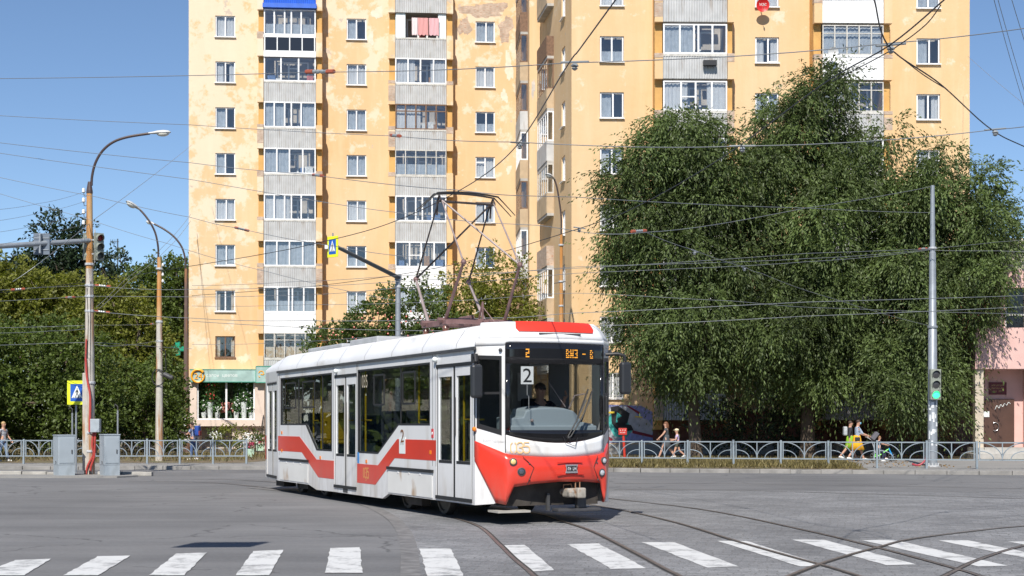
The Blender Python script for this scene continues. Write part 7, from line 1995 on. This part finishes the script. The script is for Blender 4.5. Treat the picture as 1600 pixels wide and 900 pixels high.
# hanging road sign above the junction: it throws the dark patch on the asphalt
hs = empty('hanging_sign', (-5.02, 13.35, 6.35), R(4), 'road sign hung on a span wire above the junction', 'road sign')
b = MB(); b.box(-.52, .52, -.02, .02, -.42, .42); b.build('sign_plate', mat('sign back', (.35, .37, .4), .5, metal=.2), hs)
b = MB(); b.tube([(-30, 0, .7), (-.4, 0, .6), (.4, 0, .6), (30, 0, .75)], .008, 5); b.tube([(-.4, 0, .6), (-.4, 0, .4)], .01, 5); b.tube([(.4, 0, .6), (.4, 0, .4)], .01, 5); b.build('span_wire', M_WIREG, hs)
# ------------------------------------------------------------------ people
M_SKIN = mat('skin', (.52, .29, .20), .55); M_SHOE = mat('white shoes', (.72, .72, .70), .6)
def skin_mesh(verts, edges, rad, sub=1):
    me = bpy.data.meshes.new('sk'); me.from_pydata(verts, edges, [])
    o = bpy.data.objects.new('sk', me); C.objects.link(o)
    md = o.modifiers.new('skin', 'SKIN'); md.use_smooth_shade = True
    for i, r_ in enumerate(rad):
        sv = me.skin_vertices[0].data[i]; rr = r_ if isinstance(r_, tuple) else (r_, r_); sv.radius = rr; sv.use_root = (i == 0)
    if sub:
        ss = o.modifiers.new('sub', 'SUBSURF'); ss.levels = sub; ss.render_levels = sub
    dg = bpy.context.evaluated_depsgraph_get(); dg.update()
    m2 = bpy.data.meshes.new_from_object(o.evaluated_get(dg)); bpy.data.objects.remove(o)
    vs = [tuple(v.co) for v in m2.vertices]; fs = [tuple(p.vertices) for p in m2.polygons]; bpy.data.meshes.remove(m2)
    return vs, fs

def rot_y(v, a):   # swing forward (+x) by angle a, v hangs down
    return Vector((v[0] * math.cos(a) - v[2] * math.sin(a), v[1], v[0] * math.sin(a) + v[2] * math.cos(a)))

def person(label, loc, rz, h, legs, arms, hair, top, bottom, group=None, lean=0.0, female=False, long_hair=False, shirt_sleeve=.55, skirt=None, shoes=M_SHOE, cap=None, hipz=None, shorts=False, child=False, glasses=False, upper_only=False):
    """legs: [(thigh, shin) swing angles for left, right]; arms: [(shoulder swing, elbow bend, out)]; degrees, forward positive"""
    s = h / 1.75; e = empty('person', loc, rz, label, 'person', group)
    hz = (hipz if hipz is not None else .93 * s); V = []; E = []; Rr = []
    def add(p, r_, par=None):
        V.append(tuple(p)); Rr.append(r_ * s if not isinstance(r_, tuple) else (r_[0] * s, r_[1] * s)); i = len(V) - 1
        if par is not None: E.append((par, i))
        return i
    ln = R(lean); up = lambda d, x=0.0, y=0.0: Vector((math.sin(ln) * d + x, y, hz + math.cos(ln) * d))
    hs = 1.18 if child else 1.0; sw = .155 if female else .185
    pel = add(up(0), (.125, .10)); bel = add(up(.16 * s), (.115 if female else .13, .09), pel); ch = add(up(.36 * s), (.135 if female else .155, .10), bel); nb = add(up(.495 * s), .092, ch); nk = add(up(.56 * s, .01), .062, nb)
    h1 = add(up(.615 * s, .032 * s), .084 * hs, nk); h2 = add(up(.70 * s, .025 * s), .100 * hs, h1); h3 = add(up(.775 * s, .012 * s), .08 * hs, h2)
    head = up(.70 * s, .03 * s); joints = {}
    for i, sg in enumerate((1, -1)):
        a1, a2, out = arms[i]; sh = up(.465 * s, 0, sg * sw * s); k = add(sh, .058, ch)
        d = rot_y((0, 0, -1), R(a1)); d.y = sg * math.sin(R(out)); d.normalize(); el = sh + d * .29 * s
        f = rot_y((0, 0, -1), R(a1 + a2)); f.y = sg * math.sin(R(out)) * .5; f.normalize(); wr = el + f * .25 * s
        j = add(el, .043, k); w = add(wr, .030, j); hd = add(wr + f * .07 * s, (.038, .024), w); joints[i] = (sh, el, wr, f)
    legp = {}
    if not upper_only:
        for i, sg in enumerate((1, -1)):
            t1, t2 = legs[i]; hip = Vector((0, sg * .09 * s, hz - .04 * s)); k0 = add(hip, .088, pel)
            d = rot_y((0, 0, -1), R(t1)); kn = hip + d * .43 * s; f = rot_y((0, 0, -1), R(t1 - t2)); an = kn + f * .42 * s
            toe = an + Vector((math.cos(R(min(0, t1 - t2 + 20) * .6)), 0, math.sin(R(min(0, t1 - t2 + 20) * .6)))) * .17 * s + Vector((0, 0, -.045 * s))
            a = add(kn, .062, k0); b_ = add(an, .042, a); c_ = add(toe, .036, b_); legp[i] = (hip, kn, an, toe)
    vs, fs = skin_mesh(V, E, Rr)
    b = MB(); b.add(vs, fs)
    # hands: five tapered fingers, thumb from the side of the palm
    for i, sg in enumerate((1, -1)):
        sh, el, wr, f = joints[i]; side = Vector((0, 1, 0)).cross(f).normalized(); palm = wr + f * .085 * s
        for q, (off, ln_) in enumerate(((-.027, .062), (-.009, .075), (.009, .07), (.026, .055))):
            p0 = palm + side * off * s; p1 = p0 + f * ln_ * .55 * s + Vector((0, -sg * .006, 0)); p2 = p1 + f * ln_ * .5 * s + Vector((0, -sg * .02 * s, 0))
            b.tube([tuple(p0), tuple(p1), tuple(p2)], [.0095 * s, .0085 * s, .006 * s], 5)
        t0 = wr + f * .03 * s + side * .03 * s; b.tube([tuple(t0), tuple(t0 + side * .03 * s + f * .03 * s), tuple(t0 + side * .035 * s + f * .065 * s)], [.012 * s, .010 * s, .007 * s], 5)
    # face
    fx = head.x + .078 * s * hs
    b.tube([(fx - .01, 0, head.z + .012 * s), (fx + .022 * s, 0, head.z - .025 * s), (fx, 0, head.z - .032 * s)], [.010 * s, .014 * s, .008 * s], 6)
    for sg in (1, -1): b.ball((head.x + .0, sg * .083 * s * hs, head.z - .01 * s), (.02 * s, .012 * s, .03 * s), 6, 5)
    b.cur = 1
    for sg in (1, -1): b.ball((fx - .004, sg * .030 * s, head.z + .008 * s), (.008 * s, .012 * s, .008 * s), 6, 4)
    b.cur = 2; b.ball((fx - .006, 0, head.z - .058 * s), (.008 * s, .024 * s, .007 * s), 6, 4)
    b.build('body', [M_SKIN, M_BLK, mat('lips', (.45, .16, .13), .5)], e, smooth=True)
    # hair
    b = MB(); b.ball((head.x - .018 * s, 0, head.z + .030 * s), (.100 * s * hs, .096 * s * hs, .088 * s * hs), 12, 8)
    if long_hair: b.tube([(head.x - .05 * s, 0, head.z + .04 * s), (head.x - .075 * s, 0, head.z - .08 * s), (head.x - .085 * s, 0, head.z - .20 * s), (head.x - .08 * s, 0, head.z - .25 * s)], [.08 * s, .092 * s, .075 * s, .03 * s], 10)
    b.build('hair', mat('hair', hair, .6, noise=.2, nscale=20), e, smooth=True)
    if cap:
        b = MB(); b.ball((head.x - .005, 0, head.z + .055 * s), (.112 * s * hs, .104 * s * hs, .075 * s * hs), 12, 7); b.box(head.x + .06 * s, head.x + .2 * s, -.07 * s, .07 * s, head.z + .045 * s, head.z + .058 * s); b.build('cap', cap, e, smooth=True)
    if glasses:
        b = MB()
        for sg in (1, -1): b.cbox((fx + .008, sg * .034 * s, head.z + .008 * s), (.008, .050 * s, .034 * s))
        b.box(fx + .004, fx + .01, -.02, .02, head.z + .01, head.z + .016); b.build('glasses', M_BLK, e)
    # clothes
    V = []; E = []; Rr = []
    p = add(up(-.11 * s), (.142, .118)); q = add(up(.16 * s), (.130 if female else .142, .103), p); c = add(up(.36 * s), (.152 if female else .170, .113), q); n_ = add(up(.50 * s), .100, c)
    for i in range(2):
        sh, el, wr, f = joints[i]; k = add(sh, .070, c)
        if shirt_sleeve <= 1: k = add(sh.lerp(el, shirt_sleeve), .060, k)
        else:
            k = add(el, .054, k); k = add(el.lerp(wr, shirt_sleeve - 1), .042, k)
    vs, fs = skin_mesh(V, E, Rr); MB().add(vs, fs).build('shirt', top, e, smooth=True)
    if upper_only: return e, joints, head
    if skirt:
        prof, m = skirt; b = MB(); rows = []
        def legx(i, z):
            hip, kn, an, toe = legp[i]; a_, b_ = (hip, kn) if z > kn.z else (kn, an); t = max(0, min(1, (a_.z - z) / max(1e-3, a_.z - b_.z))); return a_.x + (b_.x - a_.x) * t
        for (dz, rx, ry) in prof:
            z = hz + dz * s; x0_, x1_ = legx(0, z), legx(1, z); md = (x0_ + x1_) / 2; rx = max(rx, (abs(x0_ - x1_) / 2 + (.10 if dz > -.3 else .085) * s) / s); rows.append([(md + rx * s * math.cos(t) * (1 + .06 * math.sin(7 * t) * (dz < -.2)), ry * s * math.sin(t) * (1 + .06 * math.sin(7 * t) * (dz < -.2)), z) for t in np.linspace(0, 2 * math.pi, 33)])
        b.grid(rows); b.build('skirt', m, e, smooth=True, solid=.006)
    else:
        V = []; E = []; Rr = []
        p = add(up(.10 * s), (.132, .112))
        for i in range(2):
            hip, kn, an, toe = legp[i]; k = add(hip, .100, p)
            if shorts: k = add(hip.lerp(kn, .6), .085, k)
            else: k = add(kn, .074, k); k = add(kn.lerp(an, .93), .058, k)
        vs, fs = skin_mesh(V, E, Rr); MB().add(vs, fs).build('trousers', bottom, e, smooth=True)
    for i in range(2):
        hip, kn, an, toe = legp[i]; d = (toe - an); b = MB()
        b.tube([tuple(an - Vector((.05 * s, 0, .035 * s))), tuple(an + d * .35 + Vector((0, 0, -.012 * s))), tuple(an + d * 1.05), tuple(an + d * 1.25)], [.048 * s, .052 * s, .044 * s, .02 * s], 8); b.build('shoe', shoes, e, smooth=True)
    return e, joints, head

def ground_pt(px, D, z=.126): return ((px - 800) / F * D, D, z)
M_DRESS = mat('charcoal dress cloth', (.060, .068, .075), .9, noise=.1, nscale=15)
# woman in a charcoal dress, walking left
person('woman in a charcoal dress with auburn hair walking left behind the railing', ground_pt(1041, 61.0), R(180), 1.62, ((26, 4), (-22, 14)), ((35, 12, 8), (-12, 8, 8)), (.16, .065, .03), M_DRESS, None, female=True, long_hair=True, skirt=([(.20, .13, .115), (.06, .142, .125), (-.02, .155, .14), (-.12, .165, .17), (-.25, .175, .19), (-.44, .19, .19)], M_DRESS), shirt_sleeve=.45)
person('child in a cream cap and pale lilac top walking behind the woman', ground_pt(1058, 61.3), R(180), 1.30, ((20, 6), (-20, 30)), ((20, 75, 6), (15, 60, 6)), (.30, .18, .08), mat('lilac top', (.52, .42, .62), .9), mat('khaki shorts', (.07, .07, .05), .9), cap=mat('cream cap', (.72, .62, .42), .8), shorts=True, child=True)
# left pavement
def striped(name, c1, c2, sc, axis=2):
    m = mat(name, c1, .9); nt = m.node_tree; tc = nt.nodes.new('ShaderNodeTexCoord'); w = nt.nodes.new('ShaderNodeTexWave'); w.inputs['Scale'].default_value = sc; w.bands_direction = 'XYZ'[axis]
    nt.links.new(tc.outputs['Object'], w.inputs[0]); r = nt.nodes.new('ShaderNodeValToRGB'); r.color_ramp.interpolation = 'CONSTANT'; r.color_ramp.elements[0].color = (*c1, 1); r.color_ramp.elements[1].color = (*c2, 1); r.color_ramp.elements[1].position = .45
    nt.links.new(w.outputs[0], r.inputs[0]); nt.links.new(r.outputs[0], nt.nodes['Principled BSDF'].inputs['Base Color']); return m
M_JEANS = mat('pale jeans', (.18, .26, .40), .9, noise=.15, nscale=8); M_DJEANS = mat('blue jeans', (.07, .12, .25), .9, noise=.15, nscale=8)
person('fair haired person in a striped shirt and pale jeans at the left edge', ground_pt(5, 58.0), R(-20), 1.62, ((14, 4), (-12, 10)), ((10, 30, 10), (-8, 15, 10)), (.45, .30, .14), striped('striped shirt', (.05, .06, .12), (.62, .62, .64), 5.5), M_JEANS)
bp_, jt, hd = person('person with a blue backpack and plaid shirt standing by the notice pole', ground_pt(302, 60.5), R(168), 1.60, ((6, 4), (-8, 8)), ((35, 80, 4), (25, 85, 4)), (.05, .035, .025), striped('plaid shirt', (.16, .22, .42), (.40, .42, .52), 6, 0), M_DJEANS, shirt_sleeve=.6, lean=4)
b = MB(); b.cbox((-.20, 0, 1.22), (.20, .30, .44)); o = b.build('backpack', mat('blue backpack cloth', (.02, .07, .32), .8), bp_, bevel=.06)
b = MB(); b.cbox((-.31, 0, 1.12), (.06, .22, .2)); b.build('pocket', mat('dark red pocket', (.2, .03, .04), .8), o, bevel=.02)
# group on the right pavement, walking right
M_LBLUE = mat('pale blue denim shirt', (.36, .43, .54), .9, noise=.1, nscale=10); M_MUST = mat('mustard skirt cloth', (.72, .36, .012), .9, noise=.06, nscale=8)
w2, jt, hd = person('woman in a mustard yellow skirt and pale blue shirt pushing a child bike', ground_pt(1339, 58.2), 0, 1.70, ((24, 6), (-20, 16)), ((28, 45, 4), (34, 35, 4)), (.04, .022, .015), M_LBLUE, None, female=True, skirt=([(.15, .135, .118), (.05, .155, .14), (-.08, .18, .18), (-.2, .22, .20), (-.46, .31, .23)], M_MUST), shirt_sleeve=1.2, lean=3)
b = MB(); b.ball((hd.x + .075, 0, hd.z - .045), (.035, .06, .05), 8, 6); b.build('face_mask', mat('blue mask', (.10, .45, .68), .8), w2, smooth=True)
b = MB(); b.cbox((-.02, -.17, .90), (.2, .07, .15)); b.build('hip_bag', mat('dark bag', (.02, .02, .022), .6), w2, bevel=.02)
w3, jt3, hd3 = person('half hidden companion in a lime green skirt behind the mustard skirt woman', ground_pt(1328, 59.0), 0, 1.66, ((22, 4), (-26, 14)), ((12, 30, 4), (-14, 18, 4)), (.05, .03, .02), mat('dark jacket', (.03, .03, .035), .9), None, female=True, skirt=([(.14, .135, .118), (0, .155, .14), (-.1, .165, .18), (-.2, .17, .19), (-.42, .18, .19)], mat('lime skirt cloth', (.22, .42, .02), .9)), shirt_sleeve=1.6)
b = MB(); b.cbox((-.2, 0, 1.22), (.16, .26, .38)); b.build('backpack', mat('silver backpack', (.42, .44, .45), .5, noise=.3, nscale=9), w3, bevel=.05)
# child bike with canopy and rider
kb = empty('child_bike', ground_pt(1378, 57.9), 0, 'small green and blue child bike with parent handle and grey canopy', 'bike')
M_GREENB = mat('green bike paint', (.10, .62, .02), .35); M_BLUEB = mat('blue fork paint', (.02, .30, .70), .35)
for x in (-.32, .42):
    b = MB(); b.tube([(x + .16 * math.cos(t), 0, .17 + .16 * math.sin(t)) for t in np.linspace(0, 2 * math.pi, 21)], .022, 6, cap=False); w_ = b.build('wheel', M_BLK, kb, smooth=True)
    b = MB()
    for t in range(6): b.tube([(x, 0, .17), (x + .15 * math.cos(t * 1.047), 0, .17 + .15 * math.sin(t * 1.047))], .006, 4)
    b.build('spoke', M_CLAMP, w_)
b = MB(); b.tube([(-.32, 0, .17), (-.12, 0, .22), (.28, 0, .5)], .028, 8); b.tube([(-.32, 0, .17), (-.15, 0, .46)], .022, 8); b.build('frame', M_GREENB, kb, smooth=True)
b = MB(); b.tube([(.27, 0, .54), (.33, 0, .40), (.44, -.03, .17)], .026, 8); b.build('fork', M_BLUEB, kb, smooth=True)
b = MB(); b.tube([(.27, 0, .5), (.22, 0, .68)], .016, 6); b.tube([(.2, -.2, .70), (.22, 0, .68), (.2, .2, .70)], .014, 6); b.build('handlebar', M_BLK, kb)
b = MB(); b.cbox((-.15, 0, .47), (.24, .2, .06)); b.build('saddle', M_BLK, kb, bevel=.02)
b = MB(); b.tube([(-.25, 0, .3), (-.42, 0, .85), (-.62, 0, .98)], .016, 6); b.tube([(-.62, -.18, .98), (-.62, .18, .98)], .016, 6); b.build('parent_handle', M_CLAMP, kb)
b = MB(Matrix.Translation((-.30, 0, 1.02)) @ Matrix.Rotation(R(38), 4, 'Y')); b.cbox((0, 0, 0), (.17, .3, .36)); b.build('canopy_bag', mat('grey canopy cloth', (.12, .115, .13), .9), kb, bevel=.03)
person('small child in a white sleeved dark vest riding the green bike', (ground_pt(1378, 57.9)[0] - .12, 57.9, .126), 0, 1.08, ((62, 50), (40, 52)), ((52, 25, 6), (52, 25, 6)), (.28, .15, .07), mat('navy vest', (.025, .035, .06), .9), mat('navy trousers', (.025, .035, .07), .9), hipz=.52, child=True, shirt_sleeve=.5)
# tram driver
M_NAVY = mat('navy shirt', (.010, .013, .028), .85)
cab = tram.matrix_basis if False else (Matrix.Translation((tro.x, tro.y, 0)) @ Matrix.Rotation(TR_RZ, 4, 'Z'))
dp = cab @ Vector((-.62, .24, .87)); 
dv, jd, hdv = person('smiling tram driver in dark glasses and navy shirt raising one hand', dp, TR_RZ, 1.78, ((80, 80), (80, 80)), ((48, 118, 22), (30, 30, 16)), (.05, .035, .03), M_NAVY, mat('dark trousers', (.02, .02, .025), .9), hipz=.66, glasses=True)
b = MB(); b.box(-.25, .22, -.24, .24, .46, .56); b.box(-.30, -.20, -.24, .24, .56, 1.25); b.box(-.1, .1, -.1, .1, 0, .46); ds = b.build('driver_seat', M_BLK, tram, bevel=.04); ds.location = (-.62, .24, .84)
